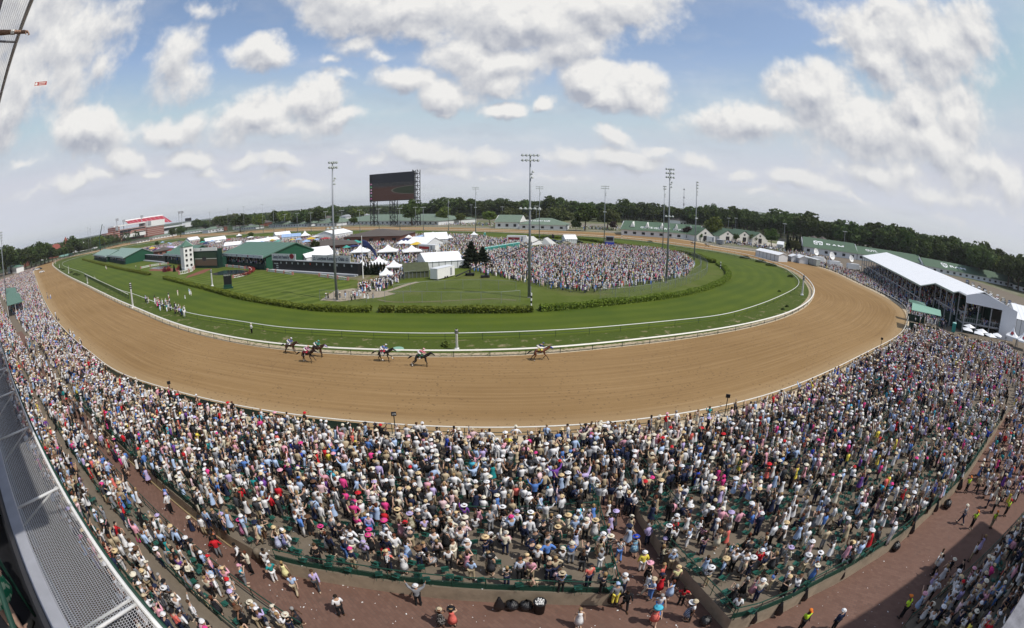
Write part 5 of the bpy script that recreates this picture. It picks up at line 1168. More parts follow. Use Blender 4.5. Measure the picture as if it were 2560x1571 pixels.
# ---- low-detail figures for the mass
def lowfig(pose, fem, lod):
    """returns V, F(quads), slot per vertex; slots 0 skin 1 top 2 bottom 3 hat 4 hair 5 shoe"""
    J = joints(pose); V = []; Fq = []; S = []
    def tube(pts, rad, n, slot, ell=1.0):
        o = len(V)
        for i, (p, r) in enumerate(zip(pts, rad)):
            p = Vector(p); a_ = Vector(pts[min(i+1, len(pts)-1)])-Vector(pts[max(i-1, 0)]); a_.normalize(); u = a_.cross(Vector((0,1,0.01))); u.normalize(); v = a_.cross(u)
            for k in range(n):
                t = 2*math.pi*(k+.5)/n; q = p+u*math.cos(t)*r+v*math.sin(t)*r*ell; V.append(tuple(q)); S.append(slot)
        for i in range(len(pts)-1):
            for k in range(n): a, b = o+i*n+k, o+i*n+(k+1) % n; Fq.append((a, b, b+n, a+n))
        if n == 4 or n == 6 or n == 8:
            e = o+(len(pts)-1)*n
            if n == 4: Fq.append((e, e+1, e+2, e+3))
            else: Fq.append((e, e+1, e+2, e+3)); Fq.append((e, e+3, e+4, e+5)); 
            if n == 8: Fq.append((e, e+5, e+6, e+7))
    n = 8 if lod == 0 else (6 if lod == 1 else 4); w_ = .9 if fem else 1.0; p = Vector(J['pel']); c2 = Vector(J['chest']); h = Vector(J['head1'])
    if fem: tube([p+Vector((0,0,-.46)), p+Vector((0,0,-.1)), p+Vector((0,0,.14)), c2+Vector((0,0,.02)), c2+Vector((0,0,.13))][(0 if lod < 2 else 0):], [.26,.19,.13,.18,.10], n, 1, .72)
    else: tube([p+Vector((0,0,-.06)), p+Vector((0,0,.12)), c2, c2+Vector((0,0,.12)), c2+Vector((0,0,.17))], [.17,.165,.225,.20,.08], n, 1, .64)
    if lod < 2:
        for m_ in 'lr':
            if not (fem and lod == 1): tube([J['hip'+m_], J['kn'+m_], J['an'+m_]], [.10,.075,.055], 4 if lod else 6, 0 if fem else 2)
            tube([J['sh'+m_], J['el'+m_], J['wr'+m_]], [.075,.055,.04], 4, 0 if fem else 1)
            if lod == 0: tube([J['wr'+m_], J['pa'+m_], Vector(J['pa'+m_])*2-Vector(J['wr'+m_])], [.035,.045,.02], 4, 0); tube([Vector(J['an'+m_])+Vector((0,-.05,-.04)), Vector(J['to'+m_])+Vector((0,.05,0))], [.05,.04], 4, 5)
    else:
        tube([(0,0,.05), (0,0,.95+(-.42 if pose == 'sit' else 0))], [.11,.16], 4, 2)
    tube([h+Vector((0,0,-.20)), h+Vector((0,0,-.12)), h+Vector((0,0,.02)), h+Vector((0,0,.09))], [.055,.085,.092,.045], n if lod else 8, 0)
    hv = len(V)
    tube([h+Vector((0,-.03,-.10 if not fem else -.22)), h+Vector((0,-.03,0)), h+Vector((0,-.015,.08)), h+Vector((0,-.01,.115))], [.06,.102,.09,.03], n if lod else 8, 4)
    hair_v = len(V)
    R0 = .215 if fem else .145
    if lod < 2: tube([h+Vector((0,0,.02)), h+Vector((0,0,.045)), h+Vector((0,0,.05)), h+Vector((0,0,.13)), h+Vector((0,0,.14))], [R0,R0*.95,.115,.095,.03], 8, 3)
    else: tube([h+Vector((0,0,.02)), h+Vector((0,0,.06)), h+Vector((0,0,.14))], [R0*.9,.12,.06], 4, 3)
    V = np.array(V); hatm = np.arange(len(V)) >= hair_v
    return V, np.array(Fq), np.array(S), hatm
LOWP = ['stand','program','hips','photo','wave','walk','sit','drink','stand','program','cheer','lean']
LOW = {}
def low(pose, fem, lod):
    k = (pose, fem, lod)
    if k not in LOW: LOW[k] = lowfig(pose, fem, lod)
    return LOW[k]
def crowd_mesh(name, PP, rot, lods, warm=None):
    """PP (n,3) feet positions"""
    n = len(PP); Vs = []; Fs = []; Cs = []; off_ = 0
    fem = nr.rand(n) < .46; pi = nr.randint(0, len(LOWP), n); hats = nr.rand(n) < .30
    ct = np.array([COLS[c] for c in TOPS]); cb = np.array([COLS[c] for c in BOTS]); chh = np.array([COLS[c] for c in HATC]); cha = np.array([c[1] for c in HAIRC]); cs_ = np.array(SKINS)
    for lod in (0, 1, 2):
        for f_ in (False, True):
            for p_ in range(len(LOWP)):
                sel = np.where((lods == lod) & (fem == f_) & (pi == p_))[0]
                if not len(sel): continue
                for hat_ in (True, False):
                    s2 = sel[hats[sel] == hat_]
                    if not len(s2): continue
                    V, Fq, S, hm = low(LOWP[p_], f_, lod)
                    if not hat_:
                        kv = ~hm; m = np.cumsum(kv)-1; Fq = m[Fq[kv[Fq].all(1)]]; V = V[kv]; S = S[kv]
                    k = len(s2); nv = len(V); a = rot[s2]; ca, sa = np.cos(a)[:, None], np.sin(a)[:, None]; sc_ = (0.98+0.12*nr.rand(k))[:, None]*(0.97 if f_ else 1.04)
                    wv = sc_*(1.06+.18*nr.rand(k))[:, None]
                    X = V[None, :, 0]*wv; Y = V[None, :, 1]*wv; Z = V[None, :, 2]*sc_
                    out = np.stack([X*ca-Y*sa+PP[s2, 0][:, None], X*sa+Y*ca+PP[s2, 1][:, None], Z+PP[s2, 2][:, None]], 2)
                    T = ct[nr.randint(0, len(ct), k)]*(.85+.25*nr.rand(k, 1)); Bm = cb[nr.randint(0, len(cb), k)]; Hc = chh[nr.randint(0, len(chh), k)]*(.9+.15*nr.rand(k, 1)); Hr = cha[nr.randint(0, len(cha), k)]; Sk = cs_[nr.randint(0, len(cs_), k)]
                    tab = np.stack([Sk, T, Bm, Hc, Hr, np.full((k, 3), .03)], 1); col = tab[:, S]
                    col = col*(0.9+0.2*nr.rand(k, nv, 1))
                    Vs.append(out.reshape(-1, 3)); Cs.append(col.reshape(-1, 3)); Fs.append((Fq[None]+(np.arange(k)*nv)[:, None, None]).reshape(-1, 4)+off_); off_ += k*nv
    return npmesh(name, np.vstack(Vs), np.vstack(Fs), MATS.get('crowd_colours') or vcol_mat('crowd_colours'), np.clip(np.vstack(Cs), 0, .85))

# ------------------------------------------------------------------ horses and riders
def horse_mesh(variant, mt_name, col, legc):
    J = {}
    def S(k, c): J[k] = c
    S('rump',(-.78,0,1.30)); S('croup',(-.48,0,1.40)); S('back',(-.02,0,1.34)); S('girth',(.38,0,1.30)); S('withers',(.55,0,1.40)); S('chest',(.74,0,1.22)); S('nk1',(.95,0,1.52)); S('nk2',(1.20,0,1.70)); S('poll',(1.42,0,1.82)); S('face',(1.66,0,1.66)); S('muz',(1.88,0,1.50))
    ch = [[('back',J['back'],.29),('girth',J['girth'],.30),('withers',J['withers'],.25),('nk1',J['nk1'],(.13,.19)),('nk2',J['nk2'],(.10,.14)),('poll',J['poll'],(.085,.115)),('face',J['face'],(.07,.09)),('muz',J['muz'],(.05,.055))],
          [('back',J['back'],.29),('croup',J['croup'],.29),('rump',J['rump'],.22)], [('girth',J['girth'],.30),('chest',J['chest'],.21)]]
    LEG = [  # front left, front right, hind left, hind right : shoulder/hip, elbow/stifle, knee/hock, fetlock, hoof
      [((.66,.14,1.10),(.72,.15,.90),(1.05,.15,.80),(1.22,.15,.50),(1.36,.15,.40)), ((.66,-.14,1.10),(.62,-.15,.86),(.82,-.15,.50),(.72,-.15,.20),(.80,-.15,.06)), ((-.60,.15,1.12),(-.45,.16,.86),(-.72,.16,.52),(-.62,.16,.20),(-.55,.16,.05)), ((-.60,-.15,1.12),(-.38,-.16,.90),(-.30,-.16,.56),(-.05,-.16,.30),(.08,-.16,.26))],
      [((.66,.14,1.10),(.66,.15,.86),(.90,.15,.62),(.72,.15,.42),(.60,.15,.36)), ((.66,-.14,1.10),(.70,-.15,.86),(.98,-.15,.58),(1.12,-.15,.26),(1.24,-.15,.16)), ((-.62,.15,1.12),(-.52,.16,.86),(-.92,.16,.60),(-1.04,.16,.30),(-1.12,.16,.20)), ((-.62,-.15,1.12),(-.45,-.16,.84),(-.70,-.16,.50),(-.72,-.16,.18),(-.66,-.16,.05))],
      [((.66,.14,1.10),(.68,.15,.84),(.78,.15,.46),(.74,.15,.16),(.80,.15,.05)), ((.66,-.14,1.10),(.66,-.15,.84),(.88,-.15,.52),(.80,-.15,.22),(.82,-.15,.08)), ((-.62,.15,1.12),(-.52,.16,.84),(-.96,.16,.62),(-1.18,.16,.34),(-1.30,.16,.22)), ((-.62,-.15,1.12),(-.50,-.16,.82),(-.90,-.16,.50),(-1.05,-.16,.20),(-1.10,-.16,.06))]][variant]
    for i, L_ in enumerate(LEG):
        f = i < 2; base = 'chest' if f else 'rump'; R_ = ((.13,.085,.055,.042,.05) if f else (.17,.12,.06,.042,.05))
        ch.append([(base, J[base], .21 if f else .22)]+[('l%d%d' % (i, k), c, R_[k]) for k, c in enumerate(L_)])
    for s in (-1, 1): ch.append([('poll',J['poll'],(.085,.115)),('ear%d' % s,(1.42,s*.06,1.92),.028),('ear2%d' % s,(1.45,s*.07,1.99),.012)])
    m = bpy.data.materials.get(mt_name)
    if not m:
        m = mat(mt_name, col, 0.35, spec=0.5, var=0.25, scale=2.0)
        if legc:
            t = NT(m.node_tree); b = t.n['Principled BSDF']; cur = b.inputs['Base Color'].links[0].from_socket; tcn = t.new('ShaderNodeTexCoord'); sp = t.new('ShaderNodeSeparateXYZ'); t.l.new(tcn.outputs['Object'], sp.inputs[0])
            c2 = t.mix(t.maprange(sp.outputs[2], 0.75, 0.5), cur, c4(legc)); t.l.new(c2, b.inputs['Base Color'])
    return skin_mesh('horse_body', ch, 2, m), LEG
def horse(px, py, hd, variant, coat, cloth, silk, capc, num, label, rl, helm=None, mask=None, white=None, pos=None, rider=True, sc=1.08):
    p = pos or at(px, py); me, LEG = horse_mesh(variant, coat[0]+'_coat', coat[1], coat[2]); r = link('horse', me, None, p, hd); r.scale = (sc,)*3; tag(r, label, 'horse', 'horses galloping on the dirt track' if rider else None)
    bk = mat('black_mane', (.012,.010,.010), .6, var=.2)
    mb = MB(); mb.tube([(-.92,0,1.40),(-1.15,0,1.38),(-1.42,.03,1.20),(-1.65,.05,1.02)], [.05,.09,.10,.02], 8); mb.build('tail', bk, r, True)
    mb = MB(); mb.tube([(.66,0,1.66),(.98,0,1.76),(1.22,0,1.88),(1.40,0,1.97)], [.03,.05,.05,.03], 6); mb.build('mane', bk, r, True)
    for i, L_ in enumerate(LEG):
        mb = MB(); h0 = Vector(L_[4]); mb.lathe([(.062,-.05),(.05,.04)], 8, tuple(h0)); mb.build('hoof', bk, r)
        if white and i in white: mb = MB(); mb.tube([Vector(L_[3])+(h0-Vector(L_[3]))*.7, L_[3], Vector(L_[3]).lerp(Vector(L_[2]), .4)], .056, 8); mb.build('leg_wrap', M_white, r, True)
    mb = MB(); pr = []
    for k in range(11): a = R(-62+12.4*k); pr.append((math.sin(a)*.335, 1.30+math.cos(a)*.345))
    vs = [(x, y, z) for x in (-.28, .36) for y, z in pr]; mb.add(vs, [(i, i+1, i+12, i+11) for i in range(10)])
    cl = mb.build('saddle_cloth', mat('saddle_cloth_%s' % cloth[0], cloth[1], .7, var=.05), r, True); cl.modifiers.new('t','SOLIDIFY').thickness = .02
    if num:
        lettering(num, .40, mat('cloth_number_%s' % ('white' if sum(cloth[1]) < 1 else 'black'), (.8,.8,.8) if sum(cloth[1]) < 1 else (.02,.02,.02)), cl, (-.03,-.335,1.28), (R(78),0,0), bold=.02)
    mb = MB(); mb.tube([(1.50,-.09,1.80),(1.70,-.08,1.60),(1.50,-.10,1.58)], .018, 5); mb.tube([(1.72,0,1.70),(1.70,-.09,1.60),(1.15,-.17,1.60),(.75,-.08,1.86)], .014, 5); mb.build('bridle', bk, r)
    if mask: mb = MB(); mb.tube([(1.38,0,1.80),(1.60,0,1.70),(1.80,0,1.55)], [.125,.115,.08], 8, cap=False); mb.build('blinker_hood', mat('hood_%s' % mask[0], mask[1], .7), r, True)
    if not rider: return r
    # rider crouched over the withers
    X, Z = -.02, 0
    J = {'pel':(-.22,0,1.98),'waist':(-.04,0,2.08),'chest':(.20,0,2.17),'neck':(.36,0,2.22),'head0':(.44,0,2.27),'head1':(.50,0,2.34),'nose':(.585,0,2.27)}
    ch = [[('pel',J['pel'],.12),('waist',J['waist'],.105),('chest',J['chest'],.12),('neck',J['neck'],.05),('head0',J['head0'],.075),('head1',J['head1'],.082)],[('head0',J['head0'],.075),('nose',J['nose'],.016)]]
    shirt = [[('pel',(-.14,0,2.02),.125),('chest',J['chest'],.145)]]; tro = []; boot = MB()
    for s in (-1, 1):
        sh, el, wr, pa = (.24,s*.16,2.15),(.42,s*.22,1.93),(.70,s*.12,1.84),(.77,s*.10,1.84); hp, kn, an, to = (-.20,s*.12,1.95),(.16,s*.30,1.74),(-.06,s*.36,1.42),(.08,s*.38,1.38)
        ch.append([('chest',J['chest'],.12),('sh%d'%s,sh,.06),('el%d'%s,el,.042),('wr%d'%s,wr,.028),('pa%d'%s,pa,.032)])
        for k in range(4): b0 = Vector(pa)+Vector((.012,0,.030-.02*k)); ch.append([('pa%d'%s,pa,.032),('f%d%d'%(k,s),tuple(b0+Vector((.03,-s*.005,0))),.010),('g%d%d'%(k,s),tuple(b0+Vector((.035,-s*.035,-.005))),.009)])
        ch.append([('wr%d'%s,wr,.028),('t%d'%s,(wr[0]+.05,wr[1]-s*.03,wr[2]+.035),.011)])
        ch.append([('pel',J['pel'],.12),('hp%d'%s,hp,.09),('kn%d'%s,kn,.058),('an%d'%s,an,.04),('to%d'%s,to,.03)])
        shirt.append([('chest',J['chest'],.145),('sh%d'%s,sh,.085),('el%d'%s,el,.062),('wr%d'%s,wr,.040)]); tro.append([('pel',J['pel'],.135),('hp%d'%s,hp,.105),('kn%d'%s,kn,.072)])
        boot.tube([kn, an, to], [.070,.055,.045], 7)
    rd = setc(link('jockey', skin_mesh('jockey_body', ch, 1, M_skin), None, p, hd), (.5,.32,.23)); rd.scale = (sc,)*3; tag(rd, rl, 'jockey', 'jockeys riding in the race')
    setc(link('silks', skin_mesh('silks', shirt, 1, M_cloth), rd), silk); setc(link('breeches', skin_mesh('breeches', tro, 1, M_cloth), rd), (.8,.8,.8)); o = boot.build('boots', bk, rd, True)
    mb = MB(); mb.lathe([(.10,-.02),(.118,.03),(.10,.09),(.03,.125)], 12, (.49,0,2.345)); mb.box((.62,0,2.35),(.12,.14,.02)); setc(mb.build('helmet', M_cloth, rd, True), capc)
    return r
# ------------------------------------------------------------------ seating decks
def away(C, x, y): return polydist(C, x, y)
near_out = np.array([p for p in np.roll(OUTER, 0, 0) if -90 < p[0] < 130 and p[1] < 110])
def frontcurve(x0, x1, d):
    C = offset(OUTER, -d, True); C = C[(C[:, 0] > x0) & (C[:, 0] < x1) & (C[:, 1] < 120) & (C[:, 1] < C[:, 0]*-0.9+60*0+400)]
    n = len(OUTER)//2; C = offset(OUTER, -d, True)[:n]; k_ = np.argmax(C[:, 0] >= x1); C = C[:k_]; C = C[C[:, 0] > x0]; return C
CW = [at(*p)[:2] for p in [(700,1432),(760,1447),(900,1470),(1000,1485),(1117,1499),(1200,1505),(1338,1510),(1545,1514)]]
RW = [at(*p)[:2] for p in [(1815,1580),(1861,1571),(1965,1528),(2031,1490),(2103,1454),(2160,1418),(2238,1368),(2316,1299),(2384,1234),(2418,1193)]]
CS = [at(*p, 1.0)[:2] for p in [(1527,1400),(1497,1270),(1489,1229),(1478,1160)]]
RS = [at(*p, 1.0)[:2] for p in [(1548,1150),(1575,1225),(1600,1280),(1651,1360),(1738,1457)]]
CDECK = [BX(70,12.0), BX(50,12.0), BX(38,12.0), BX(26,12.0)]+CW+CS+[(8.0,36)]+[tuple(p) for p in frontcurve(-78, 8.0, 2.6)[::-1]]
RDECK = RW+[(56,26),(68,30)]+[(88,42),(98,58)]+[tuple(p) for p in frontcurve(10.4, 96, 2.6)[::-1]]+RS
def deck_z(x, y): return 0.25+0.85*np.clip((polydist(near_out, np.atleast_1d(x), np.atleast_1d(y))-4)/14.0, 0, 1)
def grid(poly, sp, jit=0.3, seed=0):
    P = np.array([(p[0], p[1]) for p in poly]); r_ = np.random.RandomState(seed); x0, y0 = P.min(0); x1, y1 = P.max(0)
    nx, ny = int((x1-x0)/sp)+2, int((y1-y0)/sp)+2; X, Y = np.meshgrid(x0+np.arange(nx)*sp, y0+np.arange(ny)*sp); X = X+((np.arange(ny) % 2)*sp*.5)[:, None]
    X = X.ravel()+r_.normal(0, jit*sp, X.size); Y = Y.ravel()+r_.normal(0, jit*sp, Y.size); k = inside(P, X, Y); return np.stack([X[k], Y[k]], 1)
def deck(name, poly, label):
    gx = [q for q in grid(poly, 2.0, 0, 0) if polydist(np.array([(p[0], p[1]) for p in list(poly)+[poly[0]]]), [q[0]], [q[1]])[0] > .5]
    V, Fc = cdt(poly, gx); bm = bmesh.new(); z = deck_z(np.array([v[0] for v in V]), np.array([v[1] for v in V])); vs = [bm.verts.new((v[0], v[1], zz)) for v, zz in zip(V, z)]
    for f in Fc: bm.faces.new([vs[i] for i in f])
    edges = [e for e in bm.edges if len(e.link_faces) == 1]; r = bmesh.ops.extrude_edge_only(bm, edges=edges)
    for g_ in r['geom']:
        if isinstance(g_, bmesh.types.BMVert): g_.co.z = -0.02
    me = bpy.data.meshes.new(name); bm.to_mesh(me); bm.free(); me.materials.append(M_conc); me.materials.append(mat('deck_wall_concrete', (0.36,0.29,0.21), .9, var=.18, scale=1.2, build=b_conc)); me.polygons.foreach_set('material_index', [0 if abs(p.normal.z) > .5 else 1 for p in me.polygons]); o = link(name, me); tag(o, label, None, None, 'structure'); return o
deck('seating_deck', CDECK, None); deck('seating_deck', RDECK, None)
# rising stand on the left: tiers parallel to the grandstand
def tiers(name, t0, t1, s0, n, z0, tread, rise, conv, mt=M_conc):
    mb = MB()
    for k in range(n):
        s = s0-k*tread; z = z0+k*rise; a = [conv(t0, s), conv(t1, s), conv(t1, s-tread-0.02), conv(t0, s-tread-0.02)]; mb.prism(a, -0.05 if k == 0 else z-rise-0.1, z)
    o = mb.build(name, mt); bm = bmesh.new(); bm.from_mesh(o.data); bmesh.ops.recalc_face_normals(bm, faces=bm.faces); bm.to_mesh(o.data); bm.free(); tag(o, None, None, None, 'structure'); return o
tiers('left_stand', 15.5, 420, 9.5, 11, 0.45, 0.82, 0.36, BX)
def lz(s): return 0.45+np.clip(np.floor((9.5-s)/0.82), 0, 10)*0.36
# rising stand on the lower right: front rail from (24.2,10.5) to (47,12.6)
RA, RB = Vector((23.6,10.3)), Vector((62,14.5)); ru = (RB-RA).normalized(); rw = Vector((-ru.y, ru.x))
RX = lambda t, s: (RA.x+ru.x*t+rw.x*s, RA.y+ru.y*t+rw.y*s)
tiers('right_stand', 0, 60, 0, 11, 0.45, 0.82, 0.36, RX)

# railings of the boxes: dark green pipe
def pipe_rail(pts, label, z=None, h=0.95, name='box_railing', every=2.2, m=None, group='dark green box railings', band=False):
    P = [Vector((p[0], p[1], (float(deck_z(p[0], p[1])[0]) if z is None else (z[i] if isinstance(z, (list, tuple)) else z)))) for i, p in enumerate(pts)]
    O = P[0].copy(); r = empty(name, O, 0, label, 'railing', group); mb = MB(); mb.tube([p-O+Vector((0,0,h)) for p in P], 0.042, 5); mb.tube([p-O+Vector((0,0,h*.5)) for p in P], 0.022, 5); mb.build('rails', m or M_green, r)
    if band:
        mb = MB(); n = len(P); mb.add([p-O+Vector((0,0,-.04)) for p in P]+[p-O+Vector((0,0,.38)) for p in P], [(i,i+1,i+1+n,i+n) for i in range(n-1)]); o = mb.build('kick_panel', m or M_green, r); o.modifiers.new('t','SOLIDIFY').thickness = .05
    D = resample([(p.x, p.y) for p in P], every); L = np.r_[0, np.cumsum([(P[i+1]-P[i]).length for i in range(len(P)-1)])]
    pm = bpy.data.meshes.get('rail_post') or (lambda b: (b.tube([(0,0,0),(0,0,0.95)], .03, 5), b.mesh('rail_post', M_green))[1])(MB())
    for i, q in enumerate(D[:60]):
        t = min(L[-1], i*L[-1]/max(1, len(D)-1)); zz = np.interp(t, L, [p.z for p in P]); link('post', pm, r, (q[0]-O.x, q[1]-O.y, zz-O.z))
    return r
pipe_rail(resample(np.array([tuple(p) for p in CW])+np.array([0,.12]), 1.5), 'green railing along the top of the central deck wall', every=1.8, band=True)
pipe_rail(resample(np.array([tuple(p) for p in RW]+[(56,26.1)])+np.array([0,.12]), 1.5), 'green railing along the top of the right deck wall', every=1.8, band=True)
pipe_rail(resample(np.array([tuple(p) for p in [CW[-1]]+CS])+np.array([-.12,0]), 1.5), 'green railing on the left side of the centre aisle')
pipe_rail(resample(np.array([tuple(p) for p in RS+[RW[0]]])+np.array([.12,0]), 1.5), 'green railing on the right side of the centre aisle')
pipe_rail([BX(t,12.1) for t in (70,60,50,44,38,32,26)], 'green railing along the central deck beside the brick aisle', band=True)
pipe_rail([BX(t,9.3) for t in (120,90,70,50,40,30,22,16)], 'green railing at the foot of the left stand', 0.45)
pipe_rail([BX(t,6.0) for t in (100,70,50,35,25,17)], 'green railing halfway up the left stand', float(lz(6.0)))
pipe_rail([BX(t,3.0) for t in (90,60,40,28,18)], 'green railing high in the left stand', float(lz(3.0)))
pipe_rail([RX(t,-0.1) for t in (0,8,16,24,34,44)], 'green railing at the foot of the lower right stand', 0.45)
pipe_rail([RX(t,-3.4) for t in (2,12,24,36)], 'green railing inside the lower right stand', 0.45+4*.36)
k = 0
DRAD = frontcurve(-62, 60, 3.6)
for i in range(0, len(DRAD), 2):
    q = DRAD[i]; tng = DRAD[min(i+1, len(DRAD)-1)]-DRAD[max(i-1, 0)]; tng /= np.linalg.norm(tng); nrm = np.array([tng[1], -tng[0]])
    for a, b in ((0.2, 6.0), (7.4, 13.4)):
        pts = [q+nrm*d for d in np.arange(a, b, 1.4)]; pts = [p for p in pts if inside(CDECK, p[0], p[1]) or inside(RDECK, p[0], p[1])]
        if len(pts) > 2:
            k += 1; pipe_rail(pts, 'green railing running up between seating boxes', group='green railings between the seating boxes')
for d, nm in ((6.9,'first'),(10.4,'second'),(14.0,'third')):
    C = frontcurve(-60, 9, d)[::2]; C = [p for p in C if inside(CDECK, p[0], p[1])]
    if len(C) > 3: pipe_rail(C, nm+' green railing behind the front rows of the central deck')
    C = frontcurve(11, 70, d)[::2]; C = [p for p in C if inside(RDECK, p[0], p[1])]
    if len(C) > 3: pipe_rail(C, nm+' green railing behind the front rows of the right deck')

# ------------------------------------------------------------------ people positions
ALL = []   # x, y, z, facing, zone
TGT = np.array([-6.0, 62.0])
def addp(Q, z, zone, keep_=1.0, target=TGT, spread=.45):
    Q = Q[nr.rand(len(Q)) < keep_]
    if not len(Q): return
    zz = z(Q[:, 0], Q[:, 1]) if callable(z) else np.full(len(Q), float(z)); tx = (target[0]-Q[:, 0]); ty = (target[1]-Q[:, 1])
    f = np.arctan2(-tx, ty)+nr.normal(0, spread, len(Q)); odd = nr.rand(len(Q)) < .06; f = np.where(odd, nr.rand(len(Q))*6.28, f)
    ALL.append(np.c_[Q, zz, f, np.full(len(Q), zone)])
ZN = ['in the central seating deck','in the right-hand seating deck','in the left stand','in the lower right stand','on the brick walk','in the crowd far left','by the track rail','in the fenced infield crowd','among the infield tents','on the far side of the track','in the tented grandstand','on the turf by the rail']
Q = grid(CDECK, .80, .27, 1); dd = polydist(near_out, Q[:, 0], Q[:, 1]); rowgap = ((dd-3.4) % 3.5) < .30; cl = nr.rand(len(Q)) < (.62+.30*np.sin(Q[:, 0]*.31)*np.sin(Q[:, 1]*.45+1)); back = np.clip(1.35-dd/26, .62, 1); Q = Q[~rowgap & (nr.rand(len(Q)) < np.minimum(1, back+.12*cl))]; addp(Q, deck_z, 0)
Q = grid(RDECK, .80, .27, 2); dd = polydist(near_out, Q[:, 0], Q[:, 1]); rowgap = ((dd-3.4) % 3.5) < .45; back = np.clip(1.25-dd/34, .6, 1); Q = Q[~rowgap & (nr.rand(len(Q)) < back)]; addp(Q, deck_z, 1)
LS = [BX(16,9.0), BX(120,9.0), BX(120,1.0), BX(16,1.0)]
Q = grid(LS, .84, .27, 3); s = Q[:, 0]*.382+Q[:, 1]*.924; t = -Q[:, 0]*.924+Q[:, 1]*.382; ok = ~((s > 4.9) & (s < 5.9)) & ~((np.abs(t-33) < 1.0) & (s > 3)); addp(Q[ok], lambda x, y: lz(x*.382+y*.924), 2, .9)
LS2 = [BX(120,9.2), BX(400,9.2), BX(400,-4), BX(120,-4)]
addp(grid(LS2, 1.15, .3, 4), lambda x, y: lz(x*.382+y*.924), 5, .95)
LR = [RX(.3,-.4), RX(58,-.4), RX(58,-9), RX(.3,-9)]
addp(grid(LR, .84, .27, 5), lambda x, y: 0.45+np.clip(np.floor(-((x-RA.x)*rw.x+(y-RA.y)*rw.y)/.82), 0, 10)*.36, 3, .85)
# apron along the home straight
n = len(OUTER)//2; oc = offset(OUTER, -1.1, True)[:n]; oc = oc[(oc[:, 0] < -60)]
APR = [tuple(p) for p in oc[::3]]+[BX(62,12.9), BX(120,12.9), BX(200,12.5), BX(330,12.0), BX(440,11)]
Q = grid(APR, .92, .3, 6); r_ = np.hypot(Q[:, 0], Q[:, 1]); Q = Q[(nr.rand(len(Q)) < np.clip(110/r_, .42, 1.0)) & ~inside(CDECK, Q[:, 0], Q[:, 1])]; addp(Q, 0.02, 5)
BA = [BX(40,9.8), BX(130,9.8), BX(130,11.8), BX(40,11.8)]; addp(grid(BA, 1.0, .3, 7), 0.02, 4, .6, spread=1.2)
BP = [BX(40,9.8), BX(16,9.6), BX(20,11.8), BX(40,11.8)]; addp(grid(BP, 1.3, .3, 17), 0.02, 4, .5, spread=1.5)
# front strip of the decks
fr_ = frontcurve(-80, 90, 2.2); fr2 = frontcurve(-80, 90, 3.3); addp(grid([tuple(p) for p in frontcurve(-80, 90, 1.2)]+[tuple(p) for p in frontcurve(-80, 90, 2.5)[::-1]], .95, .2, 8), 0.02, 6, .5)
# brick area on the right, past the end of the right deck, stairs
RBR = [(44,20.4),(56,25.3),(68,29.2),(84,36),(100,52),(112,52),(120,46),(90,24),(64,17),(52,15.5),(42,15.0)]; addp(grid(RBR, 1.15, .3, 9), 0.02, 4, .85, spread=1.3)
addp(grid([CS[1],CS[2],CS[3],(8.2,36),(10.2,36),RS[0],RS[1],RS[2]], .85, .3, 19), 0.02, 4, .85, spread=1.2)
addp(grid([CW[-1],CS[0],CS[1],RS[2],RS[3],RS[4],RW[0]], 1.1, .3, 20), 0.02, 4, .62, spread=1.6)
addp(grid([(60,14),(85,22),(120,45),(150,40),(120,0),(62,8)], 1.2, .3, 10), 0.3, 3, .9)
addp(grid([(88,42),(98,58),(104,62),(118,58),(112,52),(100,50)], 1.0, .3, 11), 0.02, 1, 1)
addp(grid([(6.5,36.5),(6.5,40),(12,40.5),(12,36.5)], .85, .25, 21), 0.02, 6, .85)
# strip between rail and tented stand, up to the far bend
n0 = [i for i in range(len(OUTER)) if OUTER[i][0] > 0 and OUTER[i][1] < 300]; oc = offset(OUTER, -1.2, True); oc2 = offset(OUTER, -13, True); ii = [i for i in n0 if (88 if i < len(OUTER)//4 else 0) < OUTER[i][1] < 200 and OUTER[i][0] > 100]
STR = [tuple(oc[i]) for i in ii]+[tuple(oc2[i]) for i in ii[::-1]]; addp(grid(STR, 1.15, .3, 12), 0.02, 10, .95)
# infield
ICR = [at(*p)[:2] for p in [(1165,672),(1207,687),(1306,707),(1400,727),(1471,736),(1505,730),(1633,711),(1718,692),(1738,664),(1707,640),(1647,626),(1548,618),(1405,617),(1320,625),(1235,631),(1178,662)]]
addp(grid(ICR, 1.1, .3, 13), .06, 7, .93, np.array([40, 60.]), 1.0)
ITN = [at(*p)[:2] for p in [(330,628),(440,608),(560,600),(780,592),(1004,590),(1185,590),(1240,600),(1330,602),(1330,622),(1240,630),(1175,655),(1110,660),(1040,664),(1010,690),(985,704),(900,672),(880,650),(780,636),(700,630),(560,630),(460,625),(380,636)]]
Q = grid(ITN, 1.7, .3, 14); addp(Q, .06, 8, .9, np.array([0, 0.]), 3)
addp(grid([at(*p)[:2] for p in [(893,722),(985,700),(1000,690),(1010,700),(960,728),(930,732),(900,735)]], .95, .3, 15), .08, 8, .9, spread=2)
FAR = [(900,563),(1150,565),(1292,569),(1434,573),(1576,580),(1690,592),(1720,588),(1600,574),(1434,566),(1292,561),(1150,559),(900,559)]
addp(grid([at(*p)[:2] for p in FAR], 2.6, .3, 16), 0.02, 9, .55)
addp(grid([at(*p)[:2] for p in [(1735,604),(1900,622),(1960,634),(2040,652),(2090,668),(2080,648),(2000,632),(1900,612),(1735,596)]], 2.2, .3, 18), 0.02, 9, .45)
